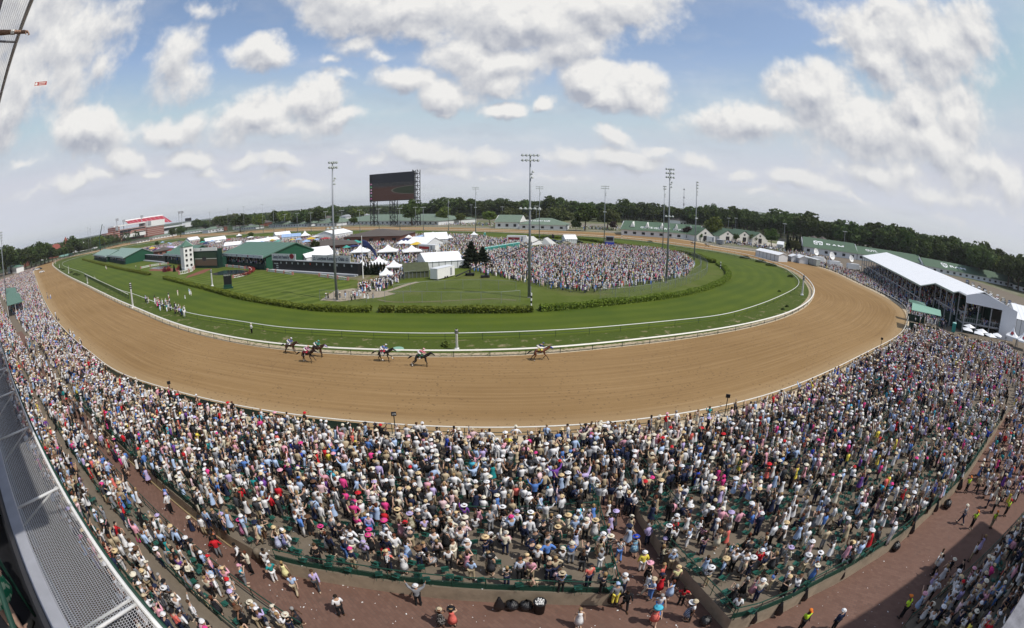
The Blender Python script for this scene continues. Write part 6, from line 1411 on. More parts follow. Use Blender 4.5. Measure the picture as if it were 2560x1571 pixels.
# spectators inside pavilions
for pv in PAVS:
    L_ = max(v.co.x for v in kid(pv, 'roof').data.vertices); mw = Matrix.Translation(pv.location) @ Matrix.Rotation(pv.rotation_euler.z, 4, 'Z'); pts = []
    for r_ in range(4):
        for x in np.arange(1, L_-1, .9): pts.append(mw @ Vector((x+rnd.uniform(-.3,.3), .8+r_*1.4, 1.6+r_*.7)))
    pts = np.array([tuple(p) for p in pts]); ALL.append(np.c_[pts, nr.normal(math.pi, .5, len(pts)), np.full(len(pts), 8)])
# people on the turf and verge around the winning post, on the track edge at the left
for (px, py) in [(365,757),(369,760),(372,758),(392,765),(395,770),(401,778),(404,771),(410,775),(418,778),(420,770),(428,776),(437,772),(441,776),(448,778),(452,782),(425,762),(422,746),(424,755),(445,740),(463,748),(474,738),(478,740),(238,700),(463,784),(456,793),(440,790),(630,835),(265,672),(267,676),(340,672),(118,740),(120,748),(127,748),(140,795),(143,806),(149,812),(175,838),(178,843),(186,850),(188,855),(203,866),(206,870),(670,668),(674,670),(671,673)]:
    p = at(px, py); ALL.append(np.array([[p.x, p.y, .05, rnd.uniform(0, 6.28), 11]]))
for i in range(34): px = rnd.uniform(385, 462); p = at(px, 757+(px-385)*.42+rnd.uniform(-6, 9)); ALL.append(np.array([[p.x, p.y, .05, rnd.uniform(0, 6.28), 11]]))
for (px, py) in [(2330,1440),(2346,1457),(2322,1470),(2362,1442),(2302,1512),(2318,1500),(2284,1530),(2422,1404),(2441,1384),(2334,1422),(2262,1556),(2372,1472),(2392,1440),(2350,1492)]: p = at(px, py); ALL.append(np.array([[p.x, p.y, .02, rnd.uniform(0, 6.28), 4]]))
for i in range(26):
    px = rnd.uniform(800, 935); p = at(px, 742+rnd.uniform(0, 12)); 
    if rnd.random() < .6: ALL.append(np.array([[p.x, p.y, .08, rnd.uniform(0, 6.28), 8]]))
ALL = np.vstack(ALL)
HAND = []   # hand placed, read off the photograph: px, py of the feet, facing deg (0 = towards the track), options
H_ = lambda *a, **k: HAND.append((a, k))
H_(855,1540,40,pose='program',top='white',topk='shirt',bot='black',hat='',hair=HAIRC[0],label='person in white shirt and black trousers reading alone on the brick plaza')
H_(1047,1513,5,pose='cheer',top='grey',topk='jacket',bot='black',hat='fedora',hatc='white',label='person in pale grey jacket and white hat throwing both arms up below the deck wall')
H_(1104,1568,0,pose='photo',fem=True,top='black',topk='dress',pat='floral',hat='fedora',hatc='tan',label='person in black patterned dress beside the orange dress on the plaza')
H_(1133,1566,0,pose='photo',fem=True,top='coral',topk='dress',hat='sunhat',hatc='black',pat='',label='person in short orange dress and black flower hat on the plaza')
H_(795,1477,30,pose='walk',top='lilac',topk='shirt',bot='charcoal',hat='',pat='',label='person in lilac shirt walking by the left end of the deck wall')
H_(742,1487,20,pose='walk',top='pale blue',topk='polo',bot='tan',hat='',pat='',label='person in pale blue polo and tan trousers on the brick walk')
H_(720,1450,10,pose='stand',fem=True,top='lemon',topk='dress',hat='',pat='',hair=HAIRC[2],label='person in pale yellow dress on the brick walk')
H_(690,1455,60,pose='hips',top='teal',topk='polo',bot='white',hat='cap',hatc='white',pat='',label='person in teal polo, white trousers and white cap')
H_(675,1425,200,pose='program',top='white',topk='polo',bot='white',hat='',skin=SKINS[5],hair=HAIRC[3],pat='',label='person all in white facing the plaza on the brick walk')
H_(606,1408,150,pose='walk',top='white',topk='shirt',bot='black',hat='',skin=SKINS[5],hair=HAIRC[3],pat='',label='person in white shirt and black trousers striding down the brick aisle')
H_(545,1365,10,pose='walk',fem=True,top='red',topk='dress',pat='floral',hat='',hair=HAIRC[1],label='person in red dress walking down the brick aisle')
H_(528,1325,0,pose='stand',top='pale blue',topk='shirt',bot='navy',hat='',pat='',label='person in pale blue shirt standing alone mid aisle')
H_(548,1325,0,pose='stand',top='charcoal',topk='jacket',bot='charcoal',hat='',label='person in dark suit beside pink hat on the aisle edge')
H_(568,1330,0,pose='stand',fem=True,top='pale pink',topk='dress',pat='',hat='sunhat',hatc='lilac',label='person in pink dress and lilac wide hat on the aisle edge')
H_(613,1345,0,pose='stand',fem=True,top='magenta',topk='dress',pat='floral',hat='sunhat',hatc='hot pink',label='person in magenta dress and hot pink hat by the deck edge')
H_(663,1352,0,pose='wave',top='tan',topk='jacket',bot='brown',hat='',label='person in tan suit pointing on the low concrete step')
H_(725,1380,0,pose='hips',top='white',topk='shirt',bot='white',hat='fedora',hatc='straw',pat='',label='person all in white with hands on hips on the low step')
H_(1535,1510,0,pose='stand',top='grey',topk='jacket',bot='yellow',hat='cap',hatc='pale blue',label='person in grey-blue jacket and yellow trousers at the deck wall')
H_(1445,1568,180,pose='stand',fem=True,top='white',topk='dress',hat='',hair=HAIRC[2],pat='',label='person in white dress on the plaza below the waste bags',where='')
H_(1602,1428,0,pose='stand',top='yellow',topk='jacket',bot='white',hat='fedora',hatc='white',label='person in bright yellow jacket, white trousers and white hat in the aisle')
H_(1582,1390,0,pose='walk',fem=True,top='turquoise',topk='dress',pat='floral',hat='sunhat',hatc='royal blue',label='person in patterned dress and royal blue hat walking up the aisle')
H_(1545,1400,0,pose='walk',top='black',topk='polo',bot='blue',hat='',label='person in black shirt and blue jeans walking up the aisle')
H_(1645,1482,20,pose='stand',fem=True,top='red',topk='dress',pat='',hat='fedora',hatc='navy',label='person in short red dress and dark brimmed hat on the plaza')
H_(1632,1560,170,pose='walk',fem=True,top='coral',topk='dress',pat='',hat='floppy',hatc='turquoise',label='person in coral dress with a blue and pink wide hat on the plaza')
H_(1560,1522,180,pose='walk',top='black',topk='jacket',bot='black',hat='',label='person in black suit walking towards the building on the plaza')
H_(1682,1468,0,pose='stand',top='lemon',topk='polo',bot='black',hat='fedora',hatc='straw',pat='',label='person in pale yellow shirt and straw hat at the shaded aisle corner')
H_(1572,1335,0,pose='stand',fem=True,top='tan',topk='dress',hat='fedora',hatc='cream',pat='',label='person in tan dress and cream hat high in the centre aisle')
H_(1515,1360,180,pose='stand',fem=True,top='lilac',topk='dress',pat='',hat='',hair=HAIRC[2],label='person in lilac dress at the edge of the centre aisle')
H_(2250,1545,0,pose='lean',top='neon yellow',topk='polo',bot='black',hat='cap',hatc='orange',pat='',label='leaning person in neon yellow shirt and orange cap at the shaded rail')
H_(2425,1322,160,pose='hips',top='neon yellow',topk='polo',bot='black',hat='cap',hatc='orange',pat='',label='person in neon yellow shirt and orange cap in the middle of the shadowed walk')
H_(2475,1320,160,pose='stand',top='neon yellow',topk='polo',bot='khaki',hat='cap',hatc='orange',pat='',label='person in neon yellow shirt and orange cap among bystanders at right')
H_(2412,1232,160,pose='stand',top='neon yellow',topk='polo',bot='black',hat='cap',hatc='orange',pat='',label='person in neon yellow shirt and orange cap at the end of the deck wall')
H_(1998,1575,180,pose='stand',top='neon yellow',topk='polo',bot='black',hat='cap',hatc='orange',pat='',label='person in neon yellow shirt and orange cap at the bottom of the plaza')
H_(2080,1575,0,pose='stand',top='navy',topk='jacket',bot='black',hat='fedora',hatc='white',label='person in navy jacket and white hat at the bottom of the plaza')
H_(2400,1310,0,pose='walk',top='grey',topk='polo',bot='navy',hat='fedora',hatc='cream',pat='',label='person in grey shirt walking in the lit strip of brick at right')
H_(2385,1450,0,pose='walk',top='black',topk='shirt',bot='white',hat='',pat='',label='person in black shirt and white trousers in the shadow at right')
H_(2510,1290,160,pose='stand',top='neon yellow',topk='polo',bot='black',hat='cap',hatc='red',pat='',label='person in neon yellow shirt and red cap near the far right edge')
HP = []
for a, k in HAND:
    p = at(a[0], a[1]); HP.append((p.x, p.y))
    if inside(CDECK, p.x, p.y): p = at(a[0], a[1], 0.9)
    person(Vector((p.x, p.y, p.z+.016)), R(a[2]), **k)
HP = np.array(HP)
dn = np.min(np.hypot(ALL[:, None, 0]-HP[None, :, 0], ALL[:, None, 1]-HP[None, :, 1]), 1); ALL = ALL[dn > .75]
dist = np.sqrt(ALL[:, 0]**2+ALL[:, 1]**2+(CAMH-ALL[:, 2])**2); X, Y = proj(ALL[:, :3]+np.array([0, 0, 1.0]))
vis = (X > -5) & (X < 2565) & (Y < 1585)
netx = np.interp(Y, [0, 851, 912, 1024, 1131, 1233, 1310, 1447, 1571, 1700], [-50, 0, 25, 61, 102, 153, 204, 306, 403, 520]); clear = vis & (X > netx+14)
order = np.argsort(np.where(clear & (Y < 1572), dist, 1e9)); near_i = order[:250]
poses = ['stand']*6+['program']*4+['hips']*2+['photo']*3+['drink']*2+['wave']*1+['sit']*2+['lean']
for i in near_i:
    x, y, z, f, zn = ALL[i]; pn = rnd.choice(poses)
    if zn == 4 and pn == 'sit': pn = 'walk'
    person((x, y, z+.01), f, pn, rnd.random() < .48, where=ZN[int(zn)])
mask = np.ones(len(ALL), bool); mask[near_i] = False; keepv = (X > -120) & (X < 2680) & (Y < 1660); mask &= keepv
C_ = ALL[mask]; dc = dist[mask]; lods = np.where(dc < 62, 0, np.where(dc < 120, 1, 2))
cw = link('crowd', crowd_mesh('crowd', C_[:, :3], C_[:, 3], lods)); tag(cw, 'dense crowd of spectators in summer clothes and hats', None, None, 'stuff')
print('people', len(ALL), 'near', len(near_i), 'crowd verts', len(cw.data.vertices))

# ------------------------------------------------------------------ folding chairs
M_chair = mat('chair_green', (0.018,0.095,0.07), 0.45, var=0.12)
def chair_meshes():
    mb = MB(); mb.box((0,0,.45),(.44,.42,.035)); a = mb.mesh('seat', M_chair)
    mb = MB(); mb.extr([(-.235,.60),(-.25,.60),(-.29,.86),(-.275,.86)], -.21, .21); b = mb.mesh('backrest', M_chair)
    mb = MB()
    for s in (-.21, .21): mb.tube([(s,.22,0),(s,0,.46),(s,-.28,.88)], .014, 4); mb.tube([(s,-.24,0),(s,.02,.44)], .014, 4)
    c = mb.mesh('frame', M_green); return a, b, c
ca, cb_, cc_ = chair_meshes()
QC = np.vstack([grid(CDECK, 1.02, .2, 31), grid(RDECK, 1.02, .2, 32)]); QZ = deck_z(QC[:, 0], QC[:, 1])+.01
QL = grid(LS, 1.02, .2, 33); s = QL[:, 0]*.382+QL[:, 1]*.924; t = -QL[:, 0]*.924+QL[:, 1]*.382; QL = QL[~((s > 4.9) & (s < 5.9)) & (t < 90)]; QLz = lz(QL[:, 0]*.382+QL[:, 1]*.924)+.01
QR = grid(LR, 1.02, .2, 34); QRz = 0.46+np.clip(np.floor(-((QR[:, 0]-RA.x)*rw.x+(QR[:, 1]-RA.y)*rw.y)/.82), 0, 10)*.36
QC = np.vstack([QC, QL, QR]); QZ = np.r_[QZ, QLz, QRz]
PA = ALL[:, :2][dist < 75]; dmin = np.array([np.min(np.hypot(PA[:, 0]-q[0], PA[:, 1]-q[1])) for q in QC]); rc = np.hypot(QC[:, 0], QC[:, 1]); okc = (dmin > .42) & (rc < 70); QC = QC[okc]; QZ = QZ[okc]; rc = rc[okc]
xx, yy = proj(np.c_[QC, QZ]); nx_ = np.interp(yy, [0, 851, 912, 1024, 1131, 1233, 1310, 1447, 1571, 1700], [-50, 0, 25, 61, 102, 153, 204, 306, 403, 520]); inv = (xx > nx_+8) & (xx < 2560) & (yy < 1571); od = np.argsort(np.where(inv, rc, 1e9)); nc_ = 230
for i in od[:nc_]:
    f = math.atan2(-(TGT[0]-QC[i, 0]), TGT[1]-QC[i, 1])+rnd.uniform(-.3, .3); r = empty('folding_chair', (QC[i, 0], QC[i, 1], QZ[i]), f, 'empty green folding chair between the standing spectators', 'chair', 'green folding chairs in the boxes')
    link('seat', ca, r); link('backrest', cb_, r); link('frame', cc_, r)
mb = MB(); V0 = np.array([v.co[:] for m_ in (ca, cb_, cc_) for v in m_.vertices]); F0 = []; o_ = 0
for m_ in (ca, cb_, cc_):
    for p_ in m_.polygons:
        vs = [v+o_ for v in p_.vertices]
        if len(vs) == 4: F0.append(vs)
    o_ += len(m_.vertices)
F0 = np.array(F0); rest = od[nc_:][inv[od[nc_:]]]; a = np.arctan2(-(TGT[0]-QC[rest, 0]), TGT[1]-QC[rest, 1])+nr.normal(0, .2, len(rest)); ca_, sa_ = np.cos(a)[:, None], np.sin(a)[:, None]
out = np.stack([V0[None, :, 0]*ca_-V0[None, :, 1]*sa_+QC[rest, 0][:, None], V0[None, :, 0]*sa_+V0[None, :, 1]*ca_+QC[rest, 1][:, None], V0[None, :, 2]+QZ[rest][:, None]], 2).reshape(-1, 3)
tag(link('chair_rows', npmesh('chair_rows', out, (F0[None]+(np.arange(len(rest))*len(V0))[:, None, None]).reshape(-1, 4), M_chair)), 'rows of green folding chairs farther back in the boxes', None, None, 'stuff')

# litter, waste bags, bin, step
M_bag = mat('black_bag', (0.012,0.012,0.014), 0.25, spec=0.6, var=0.3, bump=0.8, scale=4)
def bag(px, py, r_, label, k):
    p = at(px, py); rr = np.random.RandomState(k); mb = MB(); mb.sphere((0,0,r_*.8), r_, 14, 9, 1, .9, .85); mb.lathe([(r_*.25,r_*1.4),(r_*.12,r_*1.6),(r_*.3,r_*1.8)], 8)
    mb.v = [tuple(np.array(v)*(1+rr.normal(0,.05))) for v in mb.v]; o = mb.build('waste_bag', M_bag, None, True, tuple(p)); tag(o, label, 'waste bag')
bag(1280,1522,.42,'black waste bag second from the left below the deck wall',1); bag(1315,1523,.42,'black waste bag just left of the waste bin',2); bag(2235,1375,.45,'black waste bag leaning at the right deck wall',3); bag(2365,1270,.5,'heap-shaped black waste bag near the end of the right wall',4); bag(1760,1560,.4,'black waste bag at the corner of the right deck',5)
def hung(px, py, label):
    p = at(px, py, 0.45); p = p*((p.length-.45)/p.length); r = empty('hanging_bag', (p.x, p.y, 0.15), yaw(p), label, 'waste bag', 'black bags hanging from the deck wall'); mb = MB(); mb.lathe([(.05,0),(.32,.15),(.34,.5),(.2,.9),(.05,1.25)], 10, (0,0,0), 1, .45); mb.v = [tuple(np.array(v)+np.random.RandomState(int(abs(v[0]*1e4))%999).normal(0,.02,3)) for v in mb.v]; mb.build('bag', M_bag, r, True)
for px, py, l_ in [(1248,1505,'black bag hanging at the wall left of the pile of bags'),(1535,1492,'black bag hanging at the end of the central wall'),(1885,1540,'black bag hanging nearest the plaza bottom on the right wall'),(1950,1520,'second black bag up the right wall'),(2012,1485,'third black bag up the right wall'),(2105,1432,'fourth black bag up the right wall'),(2280,1322,'fifth black bag up the right wall'),(2340,1268,'sixth black bag up the right wall'),(2400,1215,'farthest black bag on the right wall')]: hung(px, py, l_)
p = at(1348,1530); o = empty('waste_bin', p, 0, 'dark round waste bin full of white rubbish under the deck wall', 'bin'); mb = MB(); mb.lathe([(.30,0),(.36,.9),(.39,.92),(.39,.98),(.33,.98),(.31,.8)], 16); mb.build('barrel', M_black, o, True); mb = MB()
for i in range(30): mb.box((rnd.uniform(-.24,.24), rnd.uniform(-.24,.24), .86+rnd.random()*.16), (.1,.06,.05), rnd.random()*3)
mb.build('rubbish', M_white, o)
mb = MB()
for i in range(330):
    if rnd.random() < .7: px = rnd.uniform(660, 2450); py = rnd.uniform(1390, 1571)
    else: px = rnd.uniform(380, 760); py = rnd.uniform(1180, 1420)
    p = at(px, py)
    if inside(CDECK, p.x, p.y) or inside(RDECK, p.x, p.y): z = float(deck_z(p.x, p.y)[0])+.02
    elif p.x*.382+p.y*.924 < 9.6 and p.x < -12: continue
    else: z = .022
    s_ = rnd.choice([.025,.03,.04,.04,.07]); a = rnd.random()*3; mb.box((p.x, p.y, z+.004), (s_*1.6, s_, .008), a)
tag(mb.build('litter', M_white), 'scraps of white paper on the brick paving', None, None, 'stuff')
p0, p1, p2, p3 = at(700,1345), at(885,1390), at(898,1420), at(640,1375)
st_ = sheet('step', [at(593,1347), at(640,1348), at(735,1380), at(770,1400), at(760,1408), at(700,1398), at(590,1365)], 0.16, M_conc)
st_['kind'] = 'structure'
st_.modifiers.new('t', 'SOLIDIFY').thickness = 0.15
yl = [at(588,1366), at(700,1400), at(762,1410)]; mb = MB(); mb.tube([v+Vector((0,0,.16)) for v in yl], .04, 4); tag(mb.build('step_edge', mat('yellow_paint', (0.62,0.42,0.08), 0.6, var=.2)), None, None, None, 'structure')
mb = MB(); mb.tube([Vector((*BX(t,11.85),.12)) for t in (26,40,60)], .06, 4); tag(mb.build('aisle_kerb', mat('tan_kerb', (0.40,0.30,0.16), 0.8, var=.2)), None, None, None, 'structure')
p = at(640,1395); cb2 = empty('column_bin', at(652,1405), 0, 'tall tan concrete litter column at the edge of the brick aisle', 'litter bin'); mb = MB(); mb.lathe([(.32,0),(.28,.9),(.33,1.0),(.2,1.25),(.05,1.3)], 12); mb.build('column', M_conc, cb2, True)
# camera gear along the rail
def photog(px, py, k):
    p = at(px, py, .9); r = empty('long_lens_camera', (p.x, p.y, 0.0), math.atan2(-(TGT[0]-p.x), TGT[1]-p.y), '%s long white lens camera from the left along the outer rail' % ORD[k], 'camera', 'long lens cameras on the rail'); mb = MB(); mb.tube([(0,0,1.25),(0,.32,1.27)], .055, 8); mb.build('lens', M_cream, r, True)
    mb = MB(); mb.box((0,-.08,1.25),(.16,.14,.14)); mb.tube([(0,0,1.2),(.3,-.2,0)], .015, 4); mb.tube([(0,0,1.2),(-.3,-.2,0)], .015, 4); mb.tube([(0,0,1.2),(0,.2,0)], .015, 4); mb.tube([(0,.32,1.27),(0,.42,1.275)], .07, 8); mb.build('body_and_tripod', M_black, r)
for k, (px, py) in enumerate([(342,960),(496,1008),(812,1064),(868,1068),(905,1070),(950,1075),(1030,1080),(1120,1088),(1215,1090)]): photog(px, py, k)
for (b_, t_, l_) in [((432,1003),(425,967),'thin black pole with speaker at the rail on the left'),((990,1092),(986,1047),'small dark number sign on a pole at the front rail'),((1811,1042),(1815,1002),'thin dark pole at the rail on the right'),((2199,880),(2200,853),'short dark pole at the rail near the bend')]:
    p = at(*b_); h = max(2.5, zof(t_[0], t_[1], p)); r = empty('rail_pole', p, yaw(p), l_, 'pole'); mb = MB(); mb.tube([(0,0,0),(0,0,h)], .05, 6); mb.build('pole', M_black, r); mb = MB(); mb.box((0,-.05,h),(.5,.12,.4)); o = mb.build('head', M_black, r)
    if 'number' in l_: lettering('113', .26, M_white, o, (0,-.13,h), (R(90),0,0))
M_brk = mat('town_brick', (.24,.09,.06), .9, var=.2, scale=.3); M_rrf = mat('rust_red_roof', (.24,.07,.05), .8, var=.15, scale=.5)
# ------------------------------------------------------------------ tented grandstand on the right bend
def q3(px, py, z): return Vector(tuple(at(px, py, z)))
GO = Vector((119.4, 96.7, 0)); e_ = Vector((.51, .86, 0)).normalized(); o_v = Vector((e_.y, -e_.x, 0))     # along the stand away from the camera, and outward
GA = math.atan2(e_.y, e_.x); SLP = 2.8/11
gt = empty('tented_grandstand', GO, GA, 'huge white-roofed tented grandstand along the outside of the bend', 'grandstand')
rz_ = lambda y: 7.8+y*SLP if y <= 14 else 7.8+(28-y)*SLP
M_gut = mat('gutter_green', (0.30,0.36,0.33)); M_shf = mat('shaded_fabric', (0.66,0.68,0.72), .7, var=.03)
mb = MB()
for x0, x1, y0 in ((0.0,99.0,0.0),(-16.5,0.0,5.6),(-22.5,-16.5,7.7)):
    mb.extr([(-y0,rz_(y0)),(-14,rz_(14)),(-28,rz_(28)),(-28,rz_(28)-.2),(-14,rz_(14)-.2),(-y0,rz_(y0)-.2)], x0, x1)
mb.build('roof', M_tent, gt)
mb = MB()
for x0, x1, y0 in ((0.0,99.0,0.0),(-16.5,0.0,5.6),(-22.5,-16.5,7.7)):
    for k in range(max(1, int((x1-x0)/5))+1):
        x = x0+(x1-x0)*k/max(1, int((x1-x0)/5)); mb.tube([(x,-y0,rz_(y0)-.02),(x,-14,rz_(14)-.02),(x,-28,rz_(28)-.02)], .055, 4)
mb.build('roof_seams', M_tent, gt)
for x0, x1, y0 in ((0.0,99.0,0.0),(-16.5,0.0,5.6),(-22.5,-16.5,7.7)):
    mb = MB(); mb.box(((x0+x1)/2,-y0+.12,rz_(y0)-.25),(x1-x0,.14,.5)); mb.build('gutter', M_gut, gt)
    nb_ = max(1, int((x1-x0)/5.5)); mb = MB()
    for k in range(nb_+1):
        x = x0+.2+(x1-x0-.4)*k/nb_
        for yy in (y0+.25, (y0+28)/2): mb.box((x,-yy,(rz_(yy)-.3)/2),(.3,.3,rz_(yy)-.3))
    mb.box(((x0+x1)/2,-y0-.25,rz_(y0)*.5),(x1-x0,.16,.3)); mb.build('frame', M_grey, gt)
mb = MB(); mb.tube([(-.02,0,rz_(0)-.2),(-.02,-5.6,rz_(5.6)-.2)], .2, 4); mb.tube([(-16.5,-5.6,rz_(5.6)-.2),(-16.5,-7.7,rz_(7.7)-.2)], .2, 4); mb.build('gable_beam', M_gut, gt)
mb = MB(); pts = []; mw = Matrix.Translation(GO) @ Matrix.Rotation(GA, 4, 'Z')
for k in range(9):
    yk = 1.5+k*1.5; x0 = .5 if yk < 6.5 else (-16 if yk < 8.5 else -22); z = .5+k*.62; mb.box(((x0+98.5)/2,-yk,z/2),(98.5-x0,1.5,z))
    for x in np.arange(x0+.5, 98, .95):
        if rnd.random() < .85: pts.append(tuple(mw @ Vector((x, -yk, z))))
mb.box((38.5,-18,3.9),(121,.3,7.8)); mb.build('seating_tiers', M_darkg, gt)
# arched end hall: its gable stands in the plane x = -22.5 of the stand
def gp(px, py):
    v = ray(px, py); o_ = Vector((0,0,CAMH)); P0 = GO+e_*-22.6; k = (P0-o_).dot(e_)/v.dot(e_); q = o_+v*k; return ((q-GO).dot(o_v), q.z)
arc = [gp(*p) for p in [(2415,738),(2428,735.5),(2444,734),(2456,735),(2468,738),(2485,747),(2505,758),(2525,769.5),(2543,779.6)]]
ya, zf0 = gp(2415,757); yb, zf1 = gp(2505,775.6); yc = arc[-1][0]; print('arch', [tuple(round(v,1) for v in a) for a in arc], ya, zf0, yb, zf1)
zf = (zf0+zf1)/2; poly = [(-y, z) for y, z in arc]+[(-yc, 0), (-yb, 0), (-yb, zf1), (-ya, zf0)]
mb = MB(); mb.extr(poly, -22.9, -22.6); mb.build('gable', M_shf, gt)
mb = MB(); mb.extr([(-y, z) for y, z in arc]+[(-y, z-.2) for y, z in arc[::-1]], -22.6, 6); mb.build('arched_roof', M_tent, gt)
mb = MB()
for f in (0.02, .36, .72): mb.box((-22.4,-(ya+(yb-ya)*f),zf/2-.1),(.3,.3,zf-.2))
mb.box((-22.2,-(ya+yb)/2,2.6),(.2,yb-ya,.35)); mb.box((-22.2,-(ya+yb)/2,3.9),(.08,yb-ya,.08))
for k in range(17): mb.box((-22.2,-(ya+(yb-ya)*k/16),3.3),(.07,.07,1.2))
mb.build('balcony_frame', M_grey, gt)
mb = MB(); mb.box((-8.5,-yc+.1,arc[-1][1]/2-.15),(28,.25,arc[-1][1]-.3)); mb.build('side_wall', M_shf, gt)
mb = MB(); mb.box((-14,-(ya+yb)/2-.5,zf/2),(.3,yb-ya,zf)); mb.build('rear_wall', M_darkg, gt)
mb = MB(); mb.box((-18.2,-(ya+yb)/2,2.3),(7.2,yb-ya-.6,.3)); mb.build('balcony_floor', M_grey, gt)
for y in np.arange(ya+.6, yb-.5, .8):
    for x in (-21.6,-20.6,-19.4): pts.append(tuple(mw @ Vector((x, -y, 2.45))))
lf = crowd_mesh('crowd_in_stand', np.array(pts), nr.normal(1.2, .5, len(pts)), np.full(len(pts), 2)); bm = bmesh.new(); bm.from_mesh(cw.data); bm.from_mesh(lf)
bm.to_mesh(cw.data); bm.free()
# white hospitality roofs beyond
frame_tent((2535,842),(2600,858),16,5.2,8.5,'white tent roof at the right edge behind the parasols', wall=True, group=None)
for a, l_ in [((2526,862,40,815),'white peaked tent with maroon crest at the right edge'),((2553,874,40,824),'second white peaked tent with a maroon crest at the right edge')]:
    t_ = peak_tent(*a, l_, wall=False, group='crested peaked tents at the right edge'); cn_ = kid(t_, 'canopy'); ww = max(v.co.x for v in cn_.data.vertices)
    mk = MB(); mk.lathe([(.55,-.02),(.55,.02)], 12); o = mk.build('emblem', mat('maroon_paint',()), cn_, loc=(0,-ww*.56,3.15)); o.rotation_euler = (R(38),0,0)
for i, (px, py) in enumerate([(2424,815),(2420,823),(2456,827),(2448,832),(2477,838),(2493,837)]):
    z = 2.6; p = at(px, py, z); r = empty('parasol', (p.x, p.y, 0), i*.7, '%s white square parasol from the left below the arched tent' % ORD[i], 'parasol', 'white parasols in the crowd'); mb = MB(); mb.add([(-1.5,-1.5,2.4),(1.5,-1.5,2.4),(1.5,1.5,2.4),(-1.5,1.5,2.4),(0,0,3.05)], [(0,1,4),(1,2,4),(2,3,4),(3,0,4)]); o = mb.build('canopy', M_tent, r); o.modifiers.new('t','SOLIDIFY').thickness = .04
    mb = MB(); mb.tube([(0,0,0),(0,0,3)], .04, 6); mb.build('pole', M_steel, r)
def lean_roof(pxs, zb, zf, label, mt, name='shade_shelter', walls=True):
    """pxs: back-left, back-right, front-right, front-left corners in the photograph with heights zb (back) and zf (front)"""
    c = [q3(*pxs[0], zb), q3(*pxs[1], zb), q3(*pxs[2], zf), q3(*pxs[3], zf)]; O = Vector((c[3].x, c[3].y, 0)); r = empty(name, O, 0, label, 'shelter'); mb = MB(); mb.add([p-O for p in c], [(0,1,2,3)]); o = mb.build('roof', mt, r); o.modifiers.new('t','SOLIDIFY').thickness = .12
    mb = MB(); 
    for p in c+[c[0].lerp(c[1],.5), c[2].lerp(c[3],.5)]: mb.tube([(p.x-O.x,p.y-O.y,0),(p.x-O.x,p.y-O.y,p.z-.1)], .08, 6)
    mb.build('posts', M_white if mt is M_groof else M_darkg, r)
    if walls: a, b = c[3]-O, c[2]-O; mb = MB(); n_ = (b-a).normalized(); mb.box(((a.x+b.x)/2,(a.y+b.y)/2,.9),((b-a).length,.15,1.8), math.atan2(n_.y,n_.x)); mb.build('front_panel', M_darkg, r)
    return r
lean_roof([(2281,758),(2351,777),(2353,792),(2279,776)], 5.4, 4.6, 'pale green shelter roof at the rail below the grandstand tent', mat('mint_roof', (0.22,0.40,0.30), .6, var=.06))
lean_roof([(2272,749),(2310,758),(2316,767),(2274,757)], 5.0, 4.6, 'small darker green shelter behind the pale green one', M_groof)
lean_roof([(15,733),(48,733),(57,755),(18,766)], 5.2, 4.0, 'green awning with white striped edge in the left crowd', M_groof, walls=False)
lean_roof([(13,722),(38,719),(43,731),(14,738)], 5.2, 4.2, 'farther green awning at the left edge of the crowd', M_groof, walls=False)
p = at(30,690); hall((20,684),(42,684), 10, 6, 7.5, 'white stepped building end at the far left edge', M_groof, M_white, 'building', True)
# satellite trucks and silver vans
def dish(px, py, r_, label, zc):
    p = at(px, py+30); q = q3(px, py, zc); O = Vector((q.x, q.y, 0)); t_ = empty('satellite_truck', O, yaw(O)+.5, label, 'truck'); mb = MB(); mb.box((0,0,1.9),(7,2.5,2.6)); mb.build('body', M_tentw, t_); mb = MB(); mb.box((4.2,0,1.3),(1.5,2.3,1.8)); mb.build('cab', M_white, t_)
    mb = MB(); mb.lathe([(r_*.05,-.35),(r_*.5,-.22),(r_*.85,.02),(r_,.25),(r_*.97,.25),(r_*.8,.05),(r_*.4,-.15),(.03,-.25)], 18); o = mb.build('dish', M_white, t_, True, (-1.5,0,zc)); o.rotation_euler = (R(68),0,.3)
    mb = MB(); mb.tube([(-1.5,0,3.2),(-1.5,0,zc)], .15, 6); mb.build('dish_mount', M_grey, t_)
    for x in (-2.2,-1.2,3.6):
        for y in (-1.1,1.1): mb = MB(); mb.tube([(x,y-.12,.45),(x,y+.12,.45)], .45, 10); mb.build('wheel', M_tyre, t_)
dish(2046,631,1.9,'satellite truck with leftmost of the three white dishes',5.5); dish(2086,641,2.0,'satellite truck with the middle white dish',5.5); dish(2134,648,1.7,'satellite truck with the rightmost white dish',5.5)
trailer((1999,655),(2040,667),3.0,'long silver broadcast trailer beside the first dish',M_lampw)
frame_tent((1889,641),(1946,655),6,3.2,4.4,'long white canopy walkway by the rail on the far bend', group=None)
frame_tent((1970,652),(1978,655),5,2.6,3.8,'little white rail-side tent left of the broadcast trailers', group=None); frame_tent((1986,654),(1998,659),5,2.6,4.0,'little white rail-side tent beside the silver trailer', group=None)
frame_tent((1942,620),(1957,622),7,2.6,4.6,'small white tent by the round tree at the barn yard', group=None)
trailer((1766,606),(1786,608),3.6,'white box truck behind the far turf rail',M_white,'box_truck',cat='truck'); trailer((1790,611),(1806,613),2.8,'silver horse trailer behind the white box truck',M_steel)

